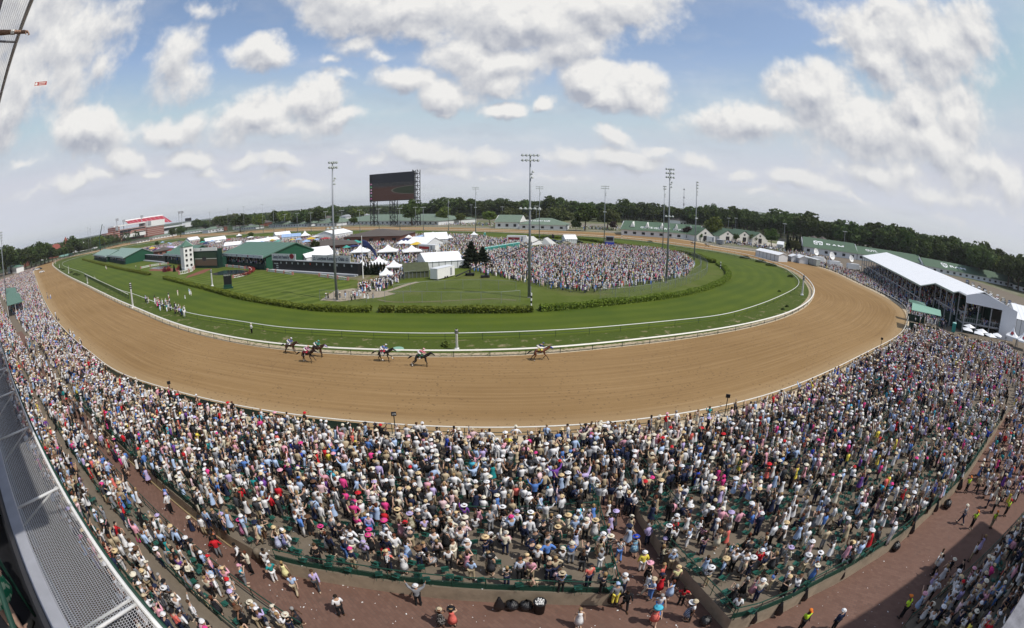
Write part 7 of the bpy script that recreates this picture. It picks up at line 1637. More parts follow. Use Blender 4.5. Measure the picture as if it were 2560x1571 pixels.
# ------------------------------------------------------------------ barns
M_barnr = mat('barn_roof_green', (0.085,0.135,0.088), .75, var=.08, scale=.4, spec=.2); M_barnr2 = mat('barn_roof_pale', (0.15,0.20,0.15), .75, var=.08, scale=.4)
BG = 'green roofed barns round the track'
b1 = hall((2009,632),(2141,650), 24, 4, 10.0, 'long green barn roof with white ram lettering nearest the grandstand tent', M_barnr, M_tentw, 'barn', False, 'barn', BG)
b2 = hall((2143,650),(2310,674), 24, 4, 8.6, 'green barn roof partly hidden by the white grandstand tent', M_barnr, M_tentw, 'barn', False, 'barn', BG)
b3 = hall((2311,676),(2534,720), 22, 3.2, 7.8, 'rightmost long green barn roof with white ram lettering', M_barnr, M_tentw, 'barn', False, 'barn', BG)
b4 = hall((2532,722),(2620,748), 18, 3.0, 6.2, 'low green roof cut by the right edge of the picture', M_barnr, M_tentw, 'barn', True, 'barn', BG)
b5 = hall((1553,588),(1752,602), 34, 4, 9.8, 'green barn roof with slogan lettering and small white dormers', M_barnr, M_tentw, 'barn', False, 'barn', BG, vents=5)
b6 = hall((1298,574),(1415,577), 26, 4, 8.8, 'green barn roof with white slogan left of the big trees', M_barnr2, M_tentw, 'barn', True, 'barn', BG)
b7 = hall((1238,571),(1297,572), 26, 5, 10.5, 'green barn with a white gable end in the centre distance', M_barnr2, M_white, 'barn', False, 'barn', BG)
b8 = hall((838,563),(1096,563.5), 60, 4, 9.6, 'very long pale green roof behind the legs of the giant screen', M_barnr2, M_tentw, 'barn', True, 'barn', BG)
b9 = hall((672,569.5),(768,567), 34, 3.5, 9.0, 'pale green roof with white lettering left of the giant screen', M_barnr2, M_tentw, 'barn', True, 'barn', BG)
b10 = hall((787,567),(836,566), 34, 3.5, 10.0, 'short pale green hipped roof left of the giant screen', M_barnr2, M_tentw, 'barn', True, 'barn', BG)
b11 = hall((586,576),(640,573), 14, 3, 5.0, 'small low green roof at the back of the far straight', M_barnr2, M_tentw, 'barn', True, 'barn', BG)
def roof_text(b, txt, u, v, wf, hgt, depth, ze, zr, emblem=False, bold=.03):
    rf = [c for c in b.children if c.name.startswith('roof')][0]; L = max(v_.co.x for v_ in rf.data.vertices)-.9; sl = math.atan2(zr-ze, depth/2); y = v*depth/2; z = ze+v*(zr-ze)+.22; ml = mat('roof_letters', (.72,.74,.74), .7, var=.1, scale=2)
    o = lettering(txt, hgt, ml, rf, (u*L, y, z), (sl,0,0), width=wf*L, bold=bold)
    if emblem:
        x = (u-wf/2)*L-hgt*1.3; s_ = hgt*.95; mb = MB(); sh_ = [(-.8,.7),(-.4,.85),(0,.75),(.4,.85),(.8,.7),(.75,-.1),(.45,-.65),(0,-1.0),(-.45,-.65),(-.75,-.1)]
        mb.prism([(a*s_,b_*s_) for a,b_ in sh_], 0, .06); e = mb.build('emblem', ml, rf, loc=(x, y, z)); e.rotation_euler = (sl,0,0)
        dk = M_barnr; mb = MB()
        for s in (-1,1): mb.tube([(s*.08*s_,.42*s_,.09),(s*.42*s_,.5*s_,.09),(s*.6*s_,.15*s_,.09),(s*.42*s_,-.15*s_,.09),(s*.28*s_,.08*s_,.09)], .06*s_, 5)
        mb.prism([(-.16*s_,.25*s_),(.16*s_,.25*s_),(.10*s_,-.55*s_),(-.10*s_,-.55*s_)], .05, .10); mb.build('emblem_horns', dk, e)
roof_text(b1,'RAM',.60,.42,.34,4.6,24,4,10,True,.10); roof_text(b3,'RAM',.36,.45,.17,4.0,22,3.2,7.8,True,.10); roof_text(b2,'GUTS.',.24,.55,.17,4.2,24,4,8.6,False,.08)
roof_text(b5,'GUTS\u00b7GLORY  RAM',.50,.30,.54,4.6,34,4,9.8,False,.08); roof_text(b6,'GUTS GLORY RAM',.36,.5,.55,3.6,26,4,8.8,False,.06); roof_text(b9,'GUTS GLORY RAM',.55,.45,.6,4.5,34,3.5,9,False,.06)
for i, (px, py, hh, ln) in enumerate([(1762,601,9.2,34),(1818,602,8,30),(1860,604,8.4,36),(1899,607,8.4,36)]):
    p = at(px, py+3); away_ = Vector((p.x, p.y, 0)).normalized(); dirv_ = (Matrix.Rotation(R(38), 3, 'Z') @ away_); A_ = p; a = math.atan2(dirv_.y, dirv_.x)
    W_ = 15; r = empty('barn', A_, a, '%s white-gabled green barn from the left above the barn yard' % ORD[i], 'barn', 'white gabled barns'); mb = MB(); mb.box((ln/2,0,2),(ln,W_,4)); mb.build('wall', M_tentw, r)
    mb = MB(); mb.add([(-.6,-W_/2-.8,3.7),(ln,-W_/2-.8,3.7),(ln,W_/2+.8,3.7),(-.6,W_/2+.8,3.7),(-.6,0,hh),(ln,0,hh)], [(0,1,5,4),(2,3,4,5),(1,2,5)]); mb.build('roof', M_barnr, r)
    mb = MB(); vs = [(-.3,-W_/2,0),(-.3,W_/2,0),(-.3,W_/2,3.9),(-.3,0,hh-.4),(-.3,-W_/2,3.9)]; mb.add(vs+[(x+.3,y,z) for x,y,z in vs], [(0,1,2,3,4),(9,8,7,6,5)]+[(i_,(i_+1)%5,(i_+1)%5+5,i_+5) for i_ in range(5)]); mb.build('gable', mat('cream_gable', (.56,.55,.51), .7, var=.1), r)
    mb = MB(); mb.box((-.38,0,2.0),(.1,3.2,3.6)); mb.build('door', M_black, r); mb = MB(); mb.box((-.38,0,5.6),(.1,1.4,1.2)); mb.build('window', M_black, r)
for i in range(16):
    p = at(1815+i*7.5+rnd.uniform(-2,2), 607+i*1.0+rnd.uniform(-1,2)); car(p, rnd.uniform(0,3.1), '%s car in the barn yard, %s from the left' % (CARC[i*3 % 7][0], ORD[i]), i*3, 1, 'cars parked in the barn yard')
sheet('yard_paving', [at(*p) for p in [(1800,606),(1945,622),(1950,612),(1900,602),(1810,598)]], .03, mat('pale_paving', (.45,.41,.33), .9, var=.1))
q_ = []
for r_ in range(6):
    for c in range(11):
        A_ = at(2418+c*15, 706+c*7.5+r_*3.0); q_.append(A_)
for i, p in enumerate(q_): car(Vector((p.x+rnd.uniform(-.5,.5), p.y+rnd.uniform(-.5,.5), 0)), .3+rnd.uniform(-.05,.05), 'parked car in the packed car park beyond the grandstand tent', rnd.randrange(7), 1, 'cars packed in the right-hand car park')
for i, (px, py, k) in enumerate([(62,684,2),(70,682,0),(78,680,1),(85,677,5),(93,676,0),(100,674,2)]): car(at(px,py), .6, '%s parked car, %s from the left beyond the head of the home straight' % (CARC[k][0], ORD[i]), k, 1.25, 'cars beyond the far left end')
car(at(105,682), 1.0, 'white pickup driving alone on the dirt near the far left end', 0, 1.2)
for i in range(14):
    px = 1240+i*16; car(at(px+rnd.uniform(-3,3), 603+rnd.uniform(-2,3)+ (px-1240)*.03), rnd.uniform(-.4,.4), '%s vehicle, %s from the left along the back of the infield crowd' % (CARC[(i*5)%7][0], ORD[i]), i*5, 1.0, 'vehicles parked behind the infield crowd')

# ------------------------------------------------------------------ trees
def atd(px, D):
    v = ray(px, 560); k = D/math.hypot(v.x, v.y); return Vector((v.x*k, v.y*k, 0))
def top_z(p, top):
    lo_, hi2 = 0.5, 300.
    for _ in range(26):
        m_ = (lo_+hi2)/2; _, y_ = proj(np.array([p.x, p.y, m_])); lo_, hi2 = (m_, hi2) if y_ > top else (lo_, m_)
    return lo_
def block(pa, pb, D_, dep, top, label, wall, roof, name='house', hip=True, ridge=.4):
    A_, B_ = atd(pa, D_), atd(pb, D_*1.02); h = top_z(A_.lerp(B_, .5), top); return hall2(A_, B_, dep, h*(1-ridge), h, label, roof, wall, name, hip)
def hall2(A_, B_, dep, ze, zr, label, roofm, wallm, name, hip):
    L = (B_-A_).length; r = empty(name, A_, math.atan2(B_.y-A_.y, B_.x-A_.x), label, 'building', 'town buildings beyond the track'); mb = MB(); mb.box((L/2,dep/2,ze/2),(L,dep,ze)); mb.build('wall', wallm, r); i = min(dep,L)*.45 if hip else 0; mb = MB(); o_ = .6
    mb.add([(-o_,-o_,ze),(L+o_,-o_,ze),(L+o_,dep+o_,ze),(-o_,dep+o_,ze),(i,dep/2,zr),(L-i,dep/2,zr)], [(0,1,5,4),(1,2,5),(2,3,4,5),(3,0,4),(3,2,1,0)]); mb.build('roof', roofm, r)
    n_ = max(2, int(L/5)); n_ = min(n_, 12)
    for k in range(n_): mb = MB(); mb.box((L*(k+.5)/n_,-.05,ze*.55),(L/n_*.45,.12,ze*.3)); mb.build('window', M_black, r)
    return r
def tree_d(px, D, top, kind, label, wide=1.0, group=None):
    p = atd(px, D); # find the pixel height by search along the vertical
    lo_, hi2 = 2.0, 90.0
    for _ in range(24):
        m_ = (lo_+hi2)/2; _, y_ = proj(np.array([p.x, p.y, m_]))
        if y_ > top: lo_ = m_
        else: hi2 = m_
    return tree(p.x, p.y, lo_*1.02, kind, label, wide, group)
for a in [((1224,562,524,'light'),'round bright green tree left of the centre barns'),((1151,560,531,'light'),'smaller bright green tree between the giant screen and a round tree'),((1108,560,518,'light'),'bright green tree just right of the giant screen'),((1462,578,508,'mid'),'big full green tree at the centre of the backstretch'),
  ((1281,566,518,'olive'),'olive spreading tree behind the white-gabled barn'),((1354,566,521,'olive'),'olive tree behind the far slogan barn'),((1403,569,516,'olive'),'broad olive tree left of the big full tree'),((1519,574,521,'olive'),'broad olive tree right of the big full tree'),((1532,577,553,'maroon'),'dark maroon tree before the right olive tree'),
  ((1715,598,566,'maroon'),'round dark maroon tree at the slogan barn'),((1786,600,541,'light'),'tall yellow-green tree between barn gables'),((1814,601,574,'dark'),'small dark tree beside a white gable'),((1928,617,569,'mid'),'round full tree at the edge of the barn yard'),((1748,603,577,'mid'),'mid green tree hiding the left corner of the first white gable'),((1839,606,583,'mid'),'small green tree between the second and third white gables'),((1880,608,585,'olive'),'small olive tree between the third and fourth white gables'),((1600,586,562,'mid'),'small green tree in front of the slogan barn'),((1440,578,548,'mid'),'green tree filling the gap left of the big full tree'),((1984,630,600,'olive'),'small olive tree among the dark cones'),
  ((2130,628,590,'mid'),'green tree standing behind the first ram roof'),((2199,640,606,'olive'),'low round olive tree behind the middle barn roof'),((2241,648,609,'light'),'bright small tree beside a yard light on the right'),((2300,668,588,'mid'),'huge full tree right of the middle barn'),((2340,672,598,'mid'),'second huge tree between the barns on the right'),((2375,668,612,'olive'),'soft olive tree beyond the right barn'),((2488,706,632,'light'),'yellow-green tree behind the rightmost barn'),((2545,712,640,'mid'),'green tree at the right edge beyond the low roof'),
  ((1030,566,500,'dark'),'dark tree between the legs of the giant screen'),((797,578,517,'dark'),'tall dark tree left of the giant screen'),((775,578,536,'mid'),'mid green tree beside the tall dark one'),((838,579,537,'dark'),'round dark tree by the short green roof'),((884,579,541,'dark'),'round dark tree nearest the left leg of the screen'),((740,575,535,'light'),'pale tree behind the lettered roof'),((713,572,523,'light'),'yellowish tree behind the white warehouse'),((690,572,526,'dark'),'dark tree left of the white warehouses'),((647,579,544,'dark'),'narrow dark tree before the lettered roof'),((620,578,535,'mid'),'broad green tree at the left of the lettered roof'),((590,578,540,'mid'),'green tree at the left end of the tree group'),
  ((789,634,600,'dark'),'round dark tree beside the low dark-roofed infield building'),((1178,668,605,'evergreen'),'left half of the dark evergreen clump before the infield crowd'),((1207,668,618,'evergreen'),'right half of the dark evergreen clump before the infield crowd'),
  ((433,596,568,'dark'),'round dark tree in front of the stadium'),((452,593,563,'mid'),'green tree at the right of the dark one by the stadium'),((393,618,602,'mid'),'small green tree among the left infield tents'),((628,596,580,'dark'),'tiny dark tree at the back left of the infield'),((505,612,598,'dark'),'small dark tree behind the left white tents')]:
    (px, py, top, kd), l_ = a
    if 560 < px < 900 and py < 590 and px != 628: py = np.interp(px, [560,640,700,900], [577,572,567.5,565])
    tree_px(px, py, top, kd, l_, 1.15 if kd != 'olive' else 1.3)
for i, px in enumerate([899,906,914,921,929,937,944,952,961]): tree_px(px, 688, 655+(i % 3), 'cone', '%s small dark conifer from the left in the row by the tote board' % ORD[i], 1.3, 'small conifers by the tote board')
for i, px in enumerate([1968,1974,1990,1998,2004]): tree_px(px, 628, 588+(i % 2)*6, 'cone', '%s pointed dark evergreen from the left beside the first ram roof' % ORD[i], 1.2, 'pointed evergreens at the barn')
# town trees at the far left
LT = [(6,612,'dark'),(20,616,'mid'),(33,620,'mid'),(46,624,'mid'),(58,617,'dark'),(72,615,'mid'),(84,611,'mid'),(96,605,'dark'),(106,608,'mid'),(116,613,'mid'),(126,620,'dark'),(135,622,'mid'),(145,619,'mid'),(156,618,'mid'),(168,613,'dark'),(182,588,'mid'),(196,613,'dark'),(208,610,'mid'),(222,607,'dark'),(236,600,'mid'),(247,588,'light'),(257,600,'mid'),(268,597,'dark'),(280,593,'dark'),(292,594,'dark'),(320,592,'mid')]
for i, (px, tp, kd) in enumerate(LT): tree_d(px, np.interp(px, [0,88,148,185,236,300], [560,590,640,670,700,790]), tp, kd, '%s town tree from the left beyond the far turn, %s' % (ordn(i), {'dark':'dark','mid':'mid green','light':'bright green'}[kd]), 1.35, 'town trees beyond the far left turn')
hzn = lambda px: float(proj(np.array(tuple(atd(px, 9000))[:2]+(CAMH,)))[1])
for i, px in enumerate(np.linspace(492, 905, 36)):
    D_ = rnd.uniform(640, 1250) if px < 560 else rnd.uniform(560, 1150); tree_d(px+rnd.uniform(-5,5), D_, hzn(px)+rnd.uniform(-3, 9), rnd.choice(['dark','mid','mid','light','olive']), 'suburban tree, %s from the left between stadium and giant screen' % ordw(i), rnd.uniform(1.2,1.7), 'suburban trees left of the giant screen')
for i, px in enumerate([505,545,598,640,668,820,865,905]): block(px, px+rnd.uniform(10,24), rnd.uniform(620, 900) if px < 560 else rnd.uniform(580, 800), 14, hzn(px)+rnd.uniform(20,26), '%s pale suburban building from the left beyond the far straight' % ordw(i), rnd.choice([M_white, M_tentw, M_brk]), rnd.choice([M_grey, M_broof]))
# the dark treeline behind the barns
TL = [(1060,512),(1100,500),(1150,498),(1200,502),(1258,499),(1300,503),(1343,502),(1383,497),(1434,506),(1490,507),(1560,508),(1633,511),(1690,519),(1786,517),(1820,525),(1883,529),(1954,535),(2016,536),(2078,553),(2139,558),(2190,562),(2241,565),(2309,585),(2386,597),(2430,608),(2478,621),(2520,632),(2562,643)]
tx = [a for a, b in TL]; ty = [b for a, b in TL]; px = 1045; k = 0
while px < 2640:
    D_ = np.interp(px, [1060,1700,2100,2560], [620,560,440,400]); tp = np.interp(px, tx, ty)+rnd.uniform(-5,5)+ (0 if px < 2560 else (px-2560)*.3)
    tree_d(px+rnd.uniform(-4,4), D_+rnd.uniform(-25,25), tp-4+rnd.choice([0,0,3,6]), 'dark' if rnd.random() < .72 else 'mid', 'treeline tree behind the barns, %s' % ordn(k) if k < 44 else 'treeline tree towards the right edge of the picture', rnd.uniform(1.1,1.6), 'dark treeline behind the barns'); k += 1; px += rnd.uniform(13,19)
tls = [o for o in bpy.data.objects if o.get('group') == 'dark treeline behind the barns']
tls.sort(key=lambda o: proj(np.array(o.location))[0])
for i, o in enumerate(tls): o['label'] = 'dark leafy treeline tree behind the barns, %s counting from the giant screen rightwards' % ordw(i)
# far wood as one mass
Pw = []; rr = np.random.RandomState(77)
for px in np.arange(-60, 2680, 4.0):
    if px > 1000: D_ = np.interp(px, [1000,1700,2100,2560], [680,620,500,450]); tp = np.interp(px, [1000]+tx, [519]+ty)+6; nn2 = 3
    else: D_ = np.interp(px, [-60,200,500,1000], [520,760,1300,900]); tp = np.interp(px, [-60,0,57,160,247,350,497,597,749,891,1000], [634,632,622,604,589,572,556,537,523,514,515])-1.5; nn2 = 2
    for _ in range(nn2):
        p = atd(px+rr.uniform(-3,3), D_*rr.uniform(.95,1.2) if _ else rr.uniform(1100,2200)); lo_, hi2 = 2., 60.
        for _ in range(14):
            m_ = (lo_+hi2)/2; _, y_ = proj(np.array([p.x, p.y, m_])); lo_, hi2 = (m_, hi2) if y_ > tp+2+rr.uniform(0,5) else (lo_, m_)
        h = min(lo_, 30); rad = rr.uniform(5,9)*(D_/600)**.5; n_ = 90; d_ = rr.normal(size=(n_,3)); d_ /= np.linalg.norm(d_, axis=1)[:, None]; c = d_*np.array([rad,rad,h*.42])*(.7+.35*rr.rand(n_))[:, None]; c[:, 2] += h*.58; Pw.append(c+np.array([p.x,p.y,0]))
Pw = np.vstack(Pw); V, Fq = leaves(Pw, 1.5, rr); tag(link('wood', npmesh('wood', V, Fq, M_leafD)), 'far woods along the horizon', None, None, 'stuff')

# ------------------------------------------------------------------ hills, town and stadium
def hill(px, top, D_, wd, name='hill'):
    p = atd(px, D_); _h = D_*0; lo_, hi2 = 5., 900.
    for _ in range(24):
        m_ = (lo_+hi2)/2; _, y_ = proj(np.array([p.x, p.y, m_])); lo_, hi2 = (m_, hi2) if y_ > top else (lo_, m_)
    mb = MB(); mb.lathe([(wd,-2),(wd*.75,lo_*.25),(wd*.5,lo_*.6),(wd*.25,lo_*.88),(wd*.08,lo_),(1,lo_*1.0)], 28); o = mb.build(name, mat('wooded_hill', (.06,.085,.04), .95, var=.3, scale=.01), None, True, (p.x,p.y,0)); tag(o, None, None, None, 'structure')
hill(2352,592,3200,520); hill(2300,604,3600,700); hill(1885,529,6000,900); hill(2480,630,3000,700)
SA, SB = atd(268, 950), atd(486, 1080); L = (SB-SA).length; ang = math.atan2(SB.y-SA.y, SB.x-SA.x); sd_ = empty('stadium', SA, ang, 'distant brick and white football stadium with a red upper deck', 'stadium'); sx = lambda px: (px-268)/218*L
def sz(px, top): return top_z(SA.lerp(SB, (px-268)/218), top)
def b_bands(t, P, c, b):
    sp = t.new('ShaderNodeSeparateXYZ'); t.l.new(P, sp.inputs[0]); f = t.math('GREATER_THAN', t.math('FRACT', t.math('MULTIPLY', sp.outputs[2], .28)), .82); return t.mix(f, c, c4((.55,.5,.46)))
M_sb = mat('stadium_brick', (.26,.10,.075), .9, var=.15, scale=.3, build=b_bands)
mb = MB()
def sbox(x0, x1, y0, y1, z0, z1): mb.box(((x0+x1)/2,(y0+y1)/2,(z0+z1)/2),(x1-x0,y1-y0,z1-z0))
sbox(sx(283),sx(294),-4,30,0,sz(290,568)); sbox(sx(294),sx(358),0,30,0,sz(325,570)); sbox(sx(358),sx(400),-6,30,0,sz(375,566)); sbox(sx(268),sx(283),5,30,0,sz(275,582)); mb.build('wall', M_sb, sd_)
mb = MB(); sbox(sx(283),sx(358),1,29,sz(290,568),sz(325,559)); sbox(sx(358),sx(402),-7,28,sz(375,566),sz(380,551)); sbox(sx(300),sx(352),-9,0,sz(325,592),sz(325,584)); mb.build('white_upper_wall', M_white, sd_)
mb = MB()
for k, (a, b) in enumerate([(296,356),(296,322),(332,356),(296,320),(330,356)]): zz = sz((a+b)/2, 572+ (0 if k == 0 else (6 if k < 3 else 11))); sbox(sx(a),sx(b),-.6,.2,zz-2.2,zz)
mb.build('window_bands', M_black, sd_)
mb = MB(); sbox(sx(284),sx(290),-6,-4,sz(287,577),sz(287,566)); sbox(sx(359),sx(367),-8,-6,sz(363,564),sz(363,554)); mb.build('crest_panels', M_grey, sd_)
z0, z1 = sz(340,559), sz(349,546.5); zr0, zr1 = sz(440,552), sz(447,533)
def b_str(t, P, c, b):
    tcn = t.new('ShaderNodeTexCoord'); sp = t.new('ShaderNodeSeparateXYZ'); t.l.new(tcn.outputs['Generated'], sp.inputs[0]); f = t.math('GREATER_THAN', t.math('FRACT', t.math('MULTIPLY', t.math('ADD', sp.outputs[0], t.math('MULTIPLY', sp.outputs[2], -.05)), 10)), .93); return t.mix(f, c, c4((.6,.5,.5)))
mb = MB(); mb.add([(sx(336),30,z0),(sx(446),30,zr0-1),(sx(450),62,zr1-7),(sx(447),70,zr1),(sx(347),70,z1)], [(0,1,2,3,4)]); mb.build('red_seats', mat('red_seating', (.36,.025,.045), .8, var=.05, build=b_str), sd_)
mb = MB(); mb.tube([(sx(347),71,z1+.5),(sx(447),71,zr1+.5)], 2.0, 5); mb.build('roof_rim', M_white, sd_)
mb = MB(); sbox(sx(400),sx(482),4,14,sz(440,566.5),sz(440,563)); sbox(sx(404),sx(442),6,16,0,sz(423,573)); sbox(sx(462),sx(482),2,14,sz(472,567),sz(472,556)); mb.build('terrace', M_tentw, sd_)
mb = MB(); sbox(sx(402),sx(436),5,15,sz(420,575),sz(420,566)); sbox(sx(462),sx(478),0,2,sz(470,553),sz(470,545.5)); mb.build('dark_stand', M_black, sd_)
mb = MB()
for px_, t_ in ((300,548),(316,551),(360,540),(458,530),(466,529)): mb.tube([(sx(px_),20,5),(sx(px_),20,sz(px_,t_))], .7, 4); mb.box((sx(px_),18,sz(px_,t_)),(7,1,5))
mb.build('light_towers', M_grey, sd_)
block(129,158,740,18,609,'hall with a rust-red roof at the far left',M_brk,M_rrf); block(52,68,660,14,633,'brick house with a red roof among the left trees',M_brk,M_rrf); block(191,214,800,16,599,'white gabled warehouse left of the stadium',M_white,M_tent); block(112,126,760,14,613,'low white building left of the red roof',M_white,M_tentw); block(158,176,730,14,622,'pale blue shed beyond the far turn',M_tealr,M_tealr)
block(700,734,1250,60,535,'tall white warehouse block behind the trees left of the giant screen',M_white,M_tentw,'warehouse'); block(746,790,1300,60,524,'long pale blue-white warehouse beneath the horizon',M_tentw,M_tent,'warehouse'); block(560,580,1500,60,540,'white apartment block far off at the horizon',M_white,M_tentw,hip=False,ridge=.1); block(222,240,800,16,609,'small white house by the pair of poles',M_white,M_broof); block(1700,1716,520,14,541,'white house in the trees above the slogan barn',M_white,M_broof); block(2040,2060,370,12,592,'grey-roofed house above the first ram roof',M_tentw,M_broof); block(2066,2080,375,12,594,'second grey-roofed house above the first ram roof',M_tentw,M_broof)
block(520,560,700,20,567,'long pale stable row right of the stadium',M_tentw,M_barnr2); block(462,520,800,20,574,'pale green low roofs right of the stadium',M_tentw,M_barnr2); block(380,440,760,20,586,'green low roof under the stadium',M_tentw,M_barnr2); block(340,372,700,20,598,'grey hipped roof below the stadium brick',M_tentw,M_broof)
p = atd(162, 760); h = top_z(p, 592); r = empty('brick_tower', p, .4, 'brick church tower with pointed roof on the left horizon', 'tower'); mb = MB(); mb.box((0,0,h*.36),(6,6,h*.72)); mb.build('wall', M_brk, r); mb = MB(); mb.lathe([(5.2,h*.72),(5,h*.75),(.1,h)], 4); mb.build('roof', M_rrf, r)
mb = MB(); mb.box((0,-3.05,h*.55),(1.6,.1,3)); mb.build('window', M_black, r)
cr_ = atd(247, 650); h = top_z(cr_, 563); r = empty('tower_crane', cr_, 0, 'thin green crane jib leaning on the left horizon', 'crane'); mb = MB(); mb.tube([(0,0,0),(0,0,h*.5),(8,0,h)], .8, 5, r2=.5); mb.build('jib', M_green, r)
# banner towed through the sky
v1, v2 = ray(86, 211), ray(116, 213); D_ = 420; P1, P2 = v1*D_+Vector((0,0,CAMH)), v2*D_+Vector((0,0,CAMH)); bn = empty('aerial_banner', P1, math.atan2(P2.y-P1.y, P2.x-P1.x), 'small red and white advertising banner towed across the left sky', 'banner'); bl_ = math.hypot((P2-P1).x, (P2-P1).y)
mb = MB(); mb.box((bl_/2,0,0),(bl_,.08,3.9)); bp_ = mb.build('sheet', mat('banner_red', (.42,.06,.05), .7), bn); mb = MB(); mb.box((bl_/2,-.06,1.75),(bl_,.06,.4)); mb.box((bl_/2,-.06,-1.75),(bl_,.06,.5)); mb.box((.15,-.06,0),(.3,.06,3.9)); o = mb.build('border', M_white, bp_)
mb = MB(); mb.lathe([(1.2,-.02),(1.2,.02)], 14); o = mb.build('emblem', M_white, bp_, loc=(1.9,-.1,0)); o.rotation_euler = (R(90),0,0); mb = MB(); mb.box((bl_*.62,-.08,.6),(bl_*.55,.06,.7)); mb.box((bl_*.62,-.08,-.55),(bl_*.5,.06,.55)); mb.build('lettering', mat('banner_pale', (.7,.55,.52)), bp_)

# ------------------------------------------------------------------ infield fences, flower beds, pools
def fence(pxs, h, every, label, m=M_steel, meshy=True, hpx=None):
    C = resample(spline(gl(pxs), 1.0), every); O = Vector((C[0][0], C[0][1], 0)); r = empty('wire_fence', O, 0, label, 'fence'); pm = MB(); pm.tube([(0,0,0),(0,0,h)], .045, 5); pme = pm.mesh('post', m); mb = MB(); mb.tube([(p[0]-O.x,p[1]-O.y,h) for p in C], .03, 4); mb.build('top_wire', m, r)
    for p in C[:90]: link('post', pme, r, (p[0]-O.x,p[1]-O.y,0))
    if meshy:
        mb = MB(); n = len(C); mb.add([(p[0]-O.x,p[1]-O.y,.05) for p in C]+[(p[0]-O.x,p[1]-O.y,h) for p in C], [(i,i+1,i+1+n,i+n) for i in range(n-1)]); mb.build('wire_mesh', M_wire, r)
def alpha_mat(name, col, sx_, sz_, th, coord='Object', metal=0.3, tilt=0.0):
    m = bpy.data.materials.new(name); m.use_nodes = True; t = NT(m.node_tree); b = t.n['Principled BSDF']; b.inputs['Base Color'].default_value = c4(col); b.inputs['Roughness'].default_value = .5; b.inputs['Metallic'].default_value = metal
    uv = t.new('ShaderNodeUVMap'); sp = t.new('ShaderNodeSeparateXYZ'); t.l.new(uv.outputs[0], sp.inputs[0]); fx = t.math('LESS_THAN', t.math('FRACT', t.math('MULTIPLY', sp.outputs[0], sx_)), th); fz = t.math('LESS_THAN', t.math('FRACT', t.math('MULTIPLY', sp.outputs[1], sz_)), th)
    t.l.new(t.math('MAXIMUM', fx, fz), b.inputs['Alpha']); return m
def noise_alpha(name, col, a):
    m = bpy.data.materials.new(name); m.use_nodes = True; t = NT(m.node_tree); b = t.n['Principled BSDF']; b.inputs['Base Color'].default_value = c4(col); b.inputs['Roughness'].default_value = .6
    g_ = t.new('ShaderNodeNewGeometry'); n_ = t.noise(g_.outputs['Position'], .3, 2); t.l.new(t.maprange(n_, 0, 1, a*.7, a*1.3), b.inputs['Alpha']); return m
M_wire = noise_alpha('chain_link', (.22,.24,.23), .09)
fence([(800,752),(880,757),(960,757),(1040,758),(1143,760),(1240,760),(1300,756)], 2.6, 4.2, 'front chain-link fence round the empty infield grass')
fence([(985,738),(1060,728),(1143,724),(1220,724),(1290,728)], 2.4, 4.2, 'rear chain-link fence round the empty infield grass')
fence([(1310,708),(1400,729),(1500,735),(1560,733),(1640,722),(1700,706),(1745,684),(1752,664),(1735,645),(1690,634)], 2.5, 3.4, 'curved chain-link fence holding the dense infield crowd')
fence([(1500,748),(1560,744),(1640,732),(1710,714),(1762,690),(1766,668),(1745,650),(1700,636)], 2.4, 4.0, 'outer chain-link fence between the crowd and the right hedge')
fence([(955,728),(990,705),(1020,698),(1045,694)], 2.2, 3.0, 'chain-link fence beside the dense crowd at the gate')
C = smooth(resample(spline(gl([(930,742),(955,733),(990,722),(1020,712),(1045,706)]), 1.0), 1.0), 4); strip('dirt_path', offset(C, .8), offset(C, -.8), .08, M_gravel)
C = smooth(resample(spline(gl([(945,750),(975,756),(1050,756),(1150,752),(1230,748),(1290,752)]), 1.0), 1.0), 4); strip('dirt_path', offset(C, .45), offset(C, -.45), .08, mat('worn_track', (.15,.14,.07), .95, var=.25, scale=2))
M_flow = leaf_mat('red_flowers', (.30,.01,.03), (.22,.01,.05), (.10,.08,.02)); M_bed = mat('flower_soil', (.20,.075,.05), .95, var=.35, scale=3)
sheet('flower_bed', [at(*p) for p in [(463,697),(510,683),(530,672),(512,674),(470,690)]], .075, M_bed); sheet('flower_bed', [at(*p) for p in [(372,678),(450,680),(448,672),(385,670)]], .075, M_bed)
M_water = mat('pool_water', (.03,.045,.05), .12, spec=.5, var=.1)
sheet('pond', [at(*p) for p in [(527,686),(560,677),(600,675),(622,678),(610,684),(575,688),(540,689)]], .09, M_water); sheet('pond', [at(*p) for p in [(372,672),(400,666),(430,663),(425,668),(398,674)]], .09, M_water)
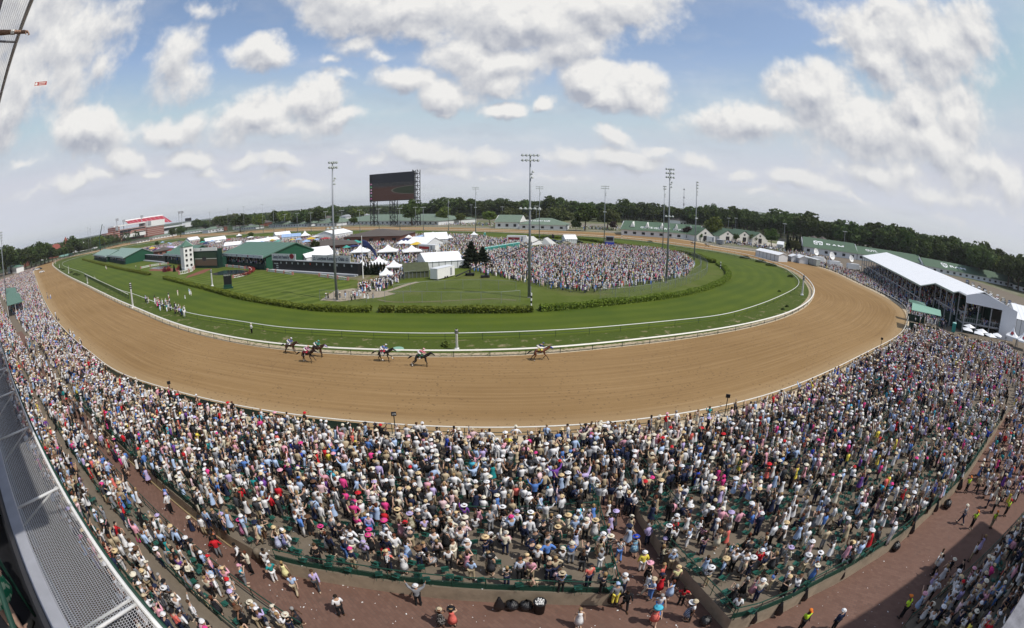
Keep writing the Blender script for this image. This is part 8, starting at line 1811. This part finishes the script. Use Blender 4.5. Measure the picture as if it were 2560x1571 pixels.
def lowwall(pxs, label, h=.9, posts=3.0, red=False):
    C = resample(spline(gl(pxs), .6), .8); O = Vector((C[0][0],C[0][1],0)); r = empty('balustrade', O, 0, label, 'balustrade', 'white balustrades in the infield garden'); L_ = [Vector((p[0],p[1],0))-O for p in C]; n = len(L_); A_ = offset(np.array([(p.x,p.y) for p in L_]), .15); B_ = offset(np.array([(p.x,p.y) for p in L_]), -.15)
    mb = MB(); mb.add([(p[0],p[1],z) for z, q in ((h-.15,A_),(h,A_),(h,B_),(h-.15,B_)) for p in q], [f for i in range(n-1) for k in range(4) for f in [(k*n+i, k*n+i+1, ((k+1)%4)*n+i+1, ((k+1)%4)*n+i)]]); mb.tube([p+Vector((0,0,.12)) for p in L_], .12, 4); mb.build('coping', M_white, r)
    mb = MB()
    for p in L_: mb.box((p.x,p.y,h/2),(.16,.16,h-.2))
    mb.build('balusters', M_white, r)
    mb = MB()
    for p in resample(np.array([(q.x,q.y) for q in L_]), 5.0): mb.box((p[0],p[1],h*.6),(.6,.6,h*1.2))
    mb.build('pillars', mat('pink_brick', (.42,.20,.17), .9), r)
    if red:
        P = np.array([(p.x, p.y+.9, .7) for p in L_ for _ in range(60)])+nr.normal(0, .4, (len(L_)*60, 3))*np.array([1,1,.35]); V, Fq = leaves(P, .16, np.random.RandomState(3)); link('flowers', npmesh('flowers', V, Fq, M_flow), r)
lowwall([(583,696),(600,693),(618,688),(629,681),(627,676),(615,671)], 'curved white balustrade with red flowers round the right pond', red=True); lowwall([(536,666),(570,668),(600,671),(612,673)], 'white balustrade behind the right pond'); lowwall([(669,679),(700,683),(732,688)], 'white balustrade at the left foot of the tote board'); lowwall([(799,692),(840,698),(870,702)], 'balustrade at the right foot of the tote board'); lowwall([(352,672),(375,667),(405,662),(420,661)], 'white balustrade at the left pond'); lowwall([(448,687),(465,684),(480,679),(486,674)], 'white curved wall under the white tower', 1.4)
for i, (px, py) in enumerate([(412,681),(422,679),(448,675)]): p = at(px, py); P = nr.normal(0,.55,(260,3))+np.array([0,0,.9]); P[:,2] = np.abs(P[:,2]); V, Fq = leaves(P, .16, nr); o = link('flower_bush', npmesh('flower_bush', V, Fq, M_flow), None, p); tag(o, '%s clump of red flowers from the left before the white tower' % ORD[i], 'flowers', 'red flower clumps')
for i, (px, py, s_) in enumerate([(436,680,2.2),(452,680,2.2)]): tree_px(px, py, py-17, 'cone', '%s small clipped evergreen before the white tower' % ['left','right'][i], 1.8)
# picket rail before the post, shrubs on the verge
def shrub(px, py, rad, hh, label, mt=None, nm='shrub'):
    p = at(px, py); n_ = int(260*rad); d_ = nr.normal(size=(n_,3)); d_ /= np.linalg.norm(d_, axis=1)[:,None]; P = d_*np.array([rad,rad*.8,hh])*(.7+.3*nr.rand(n_))[:,None]; P[:,2] = np.abs(P[:,2]); V, Fq = leaves(P, .14, nr); tag(link(nm, npmesh(nm, V, Fq, mt or M_leafD), None, p), label, 'shrub', 'low shrubs on the verge')
for px, py, s_, hh, l_ in [(150,673,2.2,.9,'dark shrub nearest the far left tip of the verge'),(158,675,2.2,.9,'second dark shrub on the far left verge'),(188,687,2.4,1.0,'dark shrub left of the small white post'),(195,689,2.2,.9,'dark shrub right beside the small white post'),(178,682,2,.9,'dark shrub at the white post third from the tip'),(1862,646,3.0,1.2,'dark shrub on the far bend, leftmost of three'),(1902,656,3.0,1.2,'dark shrub on the far bend, middle of three'),(1928,665,3.0,1.2,'dark shrub on the far bend, nearest of three'),(1114,866,.7,.8,'small bright bush left of the fluted marker post'),(1976,693,1.4,.8,'bush inside the right rail bend'),(1625,606,2,.9,'dark round bush by the far rail'),(1957,775,.5,.5,'small bush at the inside rail on the right'),(1967,768,.45,.5,'smaller bush nearer the tall right post'),(1948,730,.5,.4,'tiny bush by the turf rail on the right')]: shrub(px, py, s_, hh, l_, M_leafL if 'bright' in l_ else None)
for px, py, w_, l_ in [(995,874,1.4,'flat green drain cover left of the marker post')]: p = at(px, py); mb = MB(); mb.lathe([(w_*.7,0),(w_*.6,.2)], 12); tag(mb.build('drain_cover', mat('mint_roof',()), None, False, tuple(p)), l_, 'drain cover')
C = resample(spline(gl([(212,692),(250,711),(290,731),(322,748)]), 1.0), 2.8); O = Vector((C[0][0],C[0][1],0)); r = empty('picket_railing', O, 0, 'dark posted railing before the winning post', 'railing'); mb = MB(); mb.tube([(p[0]-O.x,p[1]-O.y,1.5) for p in C], .1, 5); mb.build('top_rail', M_cream, r); mb = MB(); mb.box((0,0,.75),(.2,.15,1.5)); pm = mb.mesh('post', M_rail)
for p in C[:90]: link('post', pm, r, (p[0]-O.x,p[1]-O.y,0))

# ------------------------------------------------------------------ horses
H2 = lambda k, c: (k, c, None)
bay = ('bay', (.14,.045,.018), (.014,.009,.007)); dark = ('dark_bay', (.028,.012,.008), (.010,.008,.007)); black = ('black', (.012,.010,.010), (.010,.009,.009)); brown = ('brown', (.065,.026,.014), (.012,.009,.008))
def hdg(px, py): p = at(px, py); i = int(np.argmin(np.hypot(INNER[:,0]-p.x, INNER[:,1]-p.y))); d = INNER[(i+3) % len(INNER)]-INNER[(i-3) % len(INNER)]; return math.atan2(d[1], d[0])
for (px, py, v, co, clo, si, cap_, num, lab, rl, kw) in [
 (726,885,1,brown,('white',(.75,.75,.75)),(.12,.12,.45),(.75,.75,.8),'2','last dark brown horse with white saddle cloth against the inner rail','jockey in blue and white silks on the last horse',{}),
 (768,907,0,dark,('red',(.45,.02,.05)),(.55,.25,.45),(.70,.42,.28),'1','dark horse with red saddle cloth nearest the camera in the trailing trio','jockey in white and pink silks above the dark red saddle cloth',{'white':[2]}),
 (793,893,2,brown,('black',(.02,.02,.02)),(.02,.28,.27),(.10,.40,.40),'','brown horse with striped hood half hidden behind the red-cloth horse','jockey in teal silks in the trailing trio',{'mask':('lilac',(.35,.3,.5))}),
 (959,905,0,black,('red',(.62,.03,.02)),(.10,.20,.55),(.7,.72,.75),'1A','near-black horse with bright red saddle cloth left of the pink rider','jockey in blue and orange silks on the bright red cloth',{'white':[0,3]}),
 (1052,917,2,black,('green',(.01,.09,.04)),(.72,.20,.30),(.78,.45,.50),'5','black horse with green number five cloth, second in the race','jockey in pink silks on the black horse',{'white':[2,3]}),
 (1348,902,1,bay,('yellow',(.72,.62,.12)),(.02,.035,.16),(.10,.12,.22),'4','leading bay horse with yellow saddle cloth and blue hood','jockey in dark blue silks leading the race',{'mask':('blue',(.04,.06,.25)),'white':[3]})]:
    horse(px, py, hdg(px, py), v, co, clo, si, cap_, num, lab, rl, **kw)
for (px, py, lab, rl) in [(1733,614,'outrider horse standing on the far dirt, left of two','rider in dark jacket on the left outrider horse'),(1768,619,'outrider horse standing on the far dirt, right of two','rider in dark jacket on the right outrider horse')]:
    horse(px, py, hdg(px, py)+.5, 1, brown, ('white',(.75,.75,.75)), (.02,.02,.03), (.7,.7,.7), '', lab, rl)

# ------------------------------------------------------------------ grandstand face, catch nets and balcony at the left
def on_plane(px, py, z=None, s=None):
    v = ray(px, py)
    k = (z-CAMH)/v.z if z is not None else s/(v.x*.382+v.y*.924)
    return v*k+Vector((0,0,CAMH))
def ts(p): return (-p.x*.924+p.y*.382, p.x*.382+p.y*.924)
def G(t, s, z): x, y = BX(t, s); return (x, y, z)
def net_mat(name, cx_, cy_, th):
    m = bpy.data.materials.new(name); m.use_nodes = True; t = NT(m.node_tree); b = t.n['Principled BSDF']; b.inputs['Base Color'].default_value = (.80,.80,.82,1); b.inputs['Roughness'].default_value = .5
    uv = t.new('ShaderNodeUVMap'); uv.uv_map = 'net'; sp = t.new('ShaderNodeSeparateXYZ'); t.l.new(uv.outputs[0], sp.inputs[0])
    row_ = t.math('FLOOR', t.math('MULTIPLY', sp.outputs[1], cy_)); xx_ = t.math('ADD', t.math('MULTIPLY', sp.outputs[0], cx_), t.math('MULTIPLY', row_, .5))
    fx = t.math('LESS_THAN', t.math('FRACT', xx_), th); fz = t.math('LESS_THAN', t.math('FRACT', t.math('MULTIPLY', sp.outputs[1], cy_)), th*.9)
    t.l.new(t.math('MAXIMUM', fx, fz), b.inputs['Alpha']); return m
M_net = net_mat('white_catch_net', 27, 27, .14)
def net(name, P4, parent, nt_=60):
    """P4: corner triples (t,s,z): near outer, far outer, far inner, near inner"""
    a, b, c, d = [np.array(p, float) for p in P4]; vs = []; uv = []; nrw = 8
    for j in range(nrw+1):
        for i in range(nt_+1):
            u, v = i/nt_, j/nrw; q = (a*(1-u)+b*u)*(1-v)+(d*(1-u)+c*u)*v; sag = -.10*math.sin(math.pi*v); vs.append(G(q[0], q[1], q[2]+sag)); uv.append((q[0], v*np.linalg.norm(d-a)))
    fs = [(j*(nt_+1)+i, j*(nt_+1)+i+1, (j+1)*(nt_+1)+i+1, (j+1)*(nt_+1)+i) for j in range(nrw) for i in range(nt_)]
    me = bpy.data.meshes.new(name); me.from_pydata(vs, [], fs); ul = me.uv_layers.new(name='net'); li = np.zeros(len(me.loops), np.int32); me.loops.foreach_get('vertex_index', li); ul.data.foreach_set('uv', np.array(uv)[li].astype(np.float32).ravel()); me.materials.append(M_net); return link(name, me, parent)
ZN1 = CAMH-3.2; so_, si_ = .413, -.49
gn_ = empty('catch_net', (0,0,0), 0, 'long white mesh catch net hung out below the balcony at the left edge', 'net')
net('netting', [(-1,so_,ZN1),(80,so_,ZN1),(80,si_,ZN1),(-1,si_,ZN1)], gn_, 120)
mb = MB(); mb.tube([G(-1,so_,ZN1+.02), G(80,so_,ZN1+.02)], .028, 6); mb.build('outer_edge', M_white, gn_, True)
mb = MB(); mb.tube([G(-1,so_+.05,ZN1-.05), G(80,so_+.05,ZN1-.05)], .03, 6); mb.build('edge_cable', M_green, gn_, True)
for k in range(26):
    t = .9+k*3.0; mb = MB(); mb.tube([G(t,so_,ZN1-.02), G(t,si_,ZN1-.02)], .022, 5); mb.build('cross_bar', M_white, gn_, True)
    if k < 14: mb = MB(); mb.tube([G(t+.15,so_-.05,ZN1-.06), G(t+1.2,si_-.1,ZN1-.9)], .018, 5); mb.build('strut', M_white, gn_, True)
gn2 = empty('catch_net', (0,0,0), 0, 'upper white mesh net edge seen against the sky at the top left', 'net')
ZN2 = CAMH+3.0; s2_ = .357
net('netting', [(-1,s2_,ZN2),(80,s2_,ZN2),(80,-1.6,ZN2+.5),(-1,-1.6,ZN2+.5)], gn2, 120)
mb = MB(); mb.tube([G(-1,s2_,ZN2), G(80,s2_,ZN2)], .035, 6); mb.build('outer_edge', M_white, gn2, True)
for k in range(20): t = 1.4+k*3.0; mb = MB(); mb.tube([G(t,s2_,ZN2-.02), G(t+.8,-1.6,ZN2+.45)], .02, 5); mb.build('strut', M_grey, gn2, True)
gst = empty('grandstand', (0,0,0), 0, 'grandstand balcony front with grey ledge and dark handrail at the left', 'grandstand')
M_ledge = mat('grey_ledge', (.42,.43,.47), .7, var=.1, scale=3)
def gbox(name, t0, t1, s0, s1, z0, z1, m, parent=None):
    mb = MB(); mb.prism([BX(t0,s0), BX(t0,s1), BX(t1,s1), BX(t1,s0)], z0, z1); o = mb.build(name, m, parent or gst); bm = bmesh.new(); bm.from_mesh(o.data); bmesh.ops.recalc_face_normals(bm, faces=bm.faces); bm.to_mesh(o.data); bm.free(); return o
gbox('ledge', -1, 90, -.70, -.49, ZN1-.05, ZN1+.02, M_ledge); gbox('ledge_upstand', -1, 90, -.74, -.705, ZN1-.3, ZN1+.35, M_black)
gbox('floor', -1, 90, -8, -.745, ZN1-.35, ZN1-.05, M_black)
mb = MB(); mb.tube([G(-1,-.86,CAMH-2.25), G(90,-.86,CAMH-2.25)], .035, 8); mb.build('handrail', M_green, gst, True)
for k in range(18):
    t = 2.2+k*2.4; mb = MB(); mb.tube([G(t,-.86,ZN1-.05), G(t,-.86,CAMH-2.25)], .022, 5); mb.build('handrail_post', M_green, gst, True)
TL_ = 1.2
gbox('upper_floor', TL_, 90, -8, -.62, CAMH+3.6, CAMH+3.95, M_ledge); gbox('rear_wall', -1, 90, -8.3, -8, 0, CAMH+10, M_grey); gbox('lower_wall', 5, 90, -8, -6.0, 0, ZN1-.5, M_grey)
gbox('roof', TL_, 90, -9, -.3, CAMH+8, CAMH+8.4, M_ledge)
for k in range(8): t = 6+k*11; gbox('column', t, t+.6, -3, -2.4, 0, CAMH+8, M_grey)
# the wing to the right, whose roof throws the shade over the lower right stand
gw = empty('grandstand_wing', (30,-6,0), 0, 'grey concrete ledge corner of the neighbouring grandstand wing at the lower right', 'grandstand')
def wbox(name, poly, z0, z1, m): mb = MB(); mb.prism([(x-30,y+6) for x, y in poly], z0, z1); mb.build(name, m, gw)
wbox('roof', [(26,-18),(64,-14),(60,4.9),(40,1.9),(26,-.1)], 30, 30.6, M_ledge); wbox('rear_wall', [(27,-18),(64,-15),(64,-14),(27,-17)], 0, 30, M_grey)
e1, e2 = on_plane(2560,1484,z=16.0), on_plane(2500,1578,z=16.0); dd_ = (e1-e2).normalized(); pp = [(e2.x-dd_.x*2, e2.y-dd_.y*2), (e1.x+dd_.x*3, e1.y+dd_.y*3), (e1.x+dd_.x*3+1.4, e1.y+dd_.y*3-2.4), (e2.x+1.4, e2.y-3.2)]
mb = MB(); mb.prism([(x-30,y+6) for x, y in pp], 15.7, 16.0); mb.build('ledge', mat('stained_concrete', (.20,.20,.22), .8, var=.35, scale=4), gw)
# spectators on the balconies
def big_person(p, rz, pose, fem, cols, label, sc_=1.0):
    r = empty('person', p, rz, label, 'person', 'spectators on the balconies'); r.scale = (sc_,)*3; P = proto(pose, fem)
    setc(link('body', P['body'], r), cols[0]); link_mat(cols[1], P[cols[1]], r, cols[4] if len(cols) > 4 else None, cols[2]); setc(link('hair', P['long_hair' if fem else 'hair'], r), (.02,.014,.01))
    if not fem: setc(link('trousers', P['trousers'], r), cols[3])
    [setc(link('shoe', P['shoe'+n], r), (.03,.03,.03)) for n in 'lr']; return r
fz = ZN1-.05; q = on_plane(40,1500,z=fz+.35); tq, sq_ = ts(q)
big_person(Vector(G(tq, min(sq_,-1.15), fz)), R(20), 'stand', True, ((.42,.27,.20),'dress',(.01,.22,.06),None,M_floral), 'bare-legged person in green patterned dress on the dark balcony at lower left', 1.02)
# upper level spectator reaching an arm over the net
q = on_plane(62,80,s=s2_+.05); tq, sq_ = ts(q); zq = q.z
hand = Vector((0,0,0)); dirn = Vector(G(tq+.55,-.75,zq+.25))-q; el = q+dirn*.42; sh_ = q+dirn*.95+Vector((0,0,.12))
u_ = Vector(BX(1,0)).to_3d(); w3 = Vector(BX(0,1)).to_3d()
chs = [[('sh',tuple(sh_-q),.065),('el',tuple(el-q),.045),('wr',tuple(dirn*.08),.030),('pa',(0,0,0),.034)]]
fd = (-dirn).normalized()
for k in range(4): b0 = fd*.045+u_*(.028-.019*k); chs.append([('pa',(0,0,0),.034),('a%d'%k,tuple(b0),.010),('b%d'%k,tuple(b0+fd*.035-Vector((0,0,.004+.012*k))),.0095),('c%d'%k,tuple(b0+fd*(.055-.01*k)-Vector((0,0,.03+.012*k))),.008)])
chs.append([('wr',tuple(dirn*.08),.030),('t1',tuple(u_*-.045-Vector((0,0,.02))),.012),('t2',tuple(fd*.03+u_*-.06-Vector((0,0,.06))),.010)])
tor = [('sh',tuple(sh_-q),.065),('chest',tuple(sh_-q-w3*.16),.14),('neck',tuple(sh_-q-w3*.16+Vector((0,0,.2))),.055),('head',tuple(sh_-q-w3*.10+Vector((0,0,.34))),.09),('head1',tuple(sh_-q-w3*.10+Vector((0,0,.44))),.09)]; chs.append(tor)
chs.append([('chest',tor[1][1],.14),('belly',tuple(Vector(tor[1][1])-Vector((0,0,.3))),.13),('hip',tuple(Vector(tor[1][1])-Vector((0,0,.5))),.13),('knee',tuple(Vector(tor[1][1])-Vector((0,0,.95))),.07),('ankle',tuple(Vector(tor[1][1])-Vector((0,0,1.32))),.05)])
o = setc(link('person', skin_mesh('leaning_figure', chs, 2, M_skin), None, q), (.40,.25,.18)); tag(o, 'spectator reaching a bare arm out over the upper net at the top left corner', 'person', 'spectators on the balconies')
mb_ = skin_mesh('shirt', [[('chest',tor[1][1],.165),('belly',tuple(Vector(tor[1][1])-Vector((0,0,.3))),.155),('hip',tuple(Vector(tor[1][1])-Vector((0,0,.45))),.15)],[('chest',tor[1][1],.165),('sh',tuple(sh_-q),.09),('e',tuple((sh_-q).lerp(el-q,.4)),.07)]], 1, M_cloth); setc(link('shirt', mb_, o), (.25,.42,.55))
mb = MB(); mb.tube([dirn*.14, dirn*.19], .040, 8); mb.build('bracelet', M_white, o)

# ------------------------------------------------------------------ haze
HZ = bpy.data.materials.new('haze_air'); HZ.use_nodes = True; ht = NT(HZ.node_tree); ht.n.clear()
pv_ = ht.new('ShaderNodeVolumePrincipled'); pv_.inputs['Color'].default_value = (.93,.96,1.0,1); pv_.inputs['Density'].default_value = 0.00008; pv_.inputs['Anisotropy'].default_value = 0.2
ho = ht.new('ShaderNodeOutputMaterial'); ht.l.new(pv_.outputs[0], ho.inputs['Volume'])
mb = MB(); mb.box((0,0,42),(19000,19000,86)); tag(mb.build('haze', HZ), 'thin summer haze over the racecourse', None, None, 'stuff')
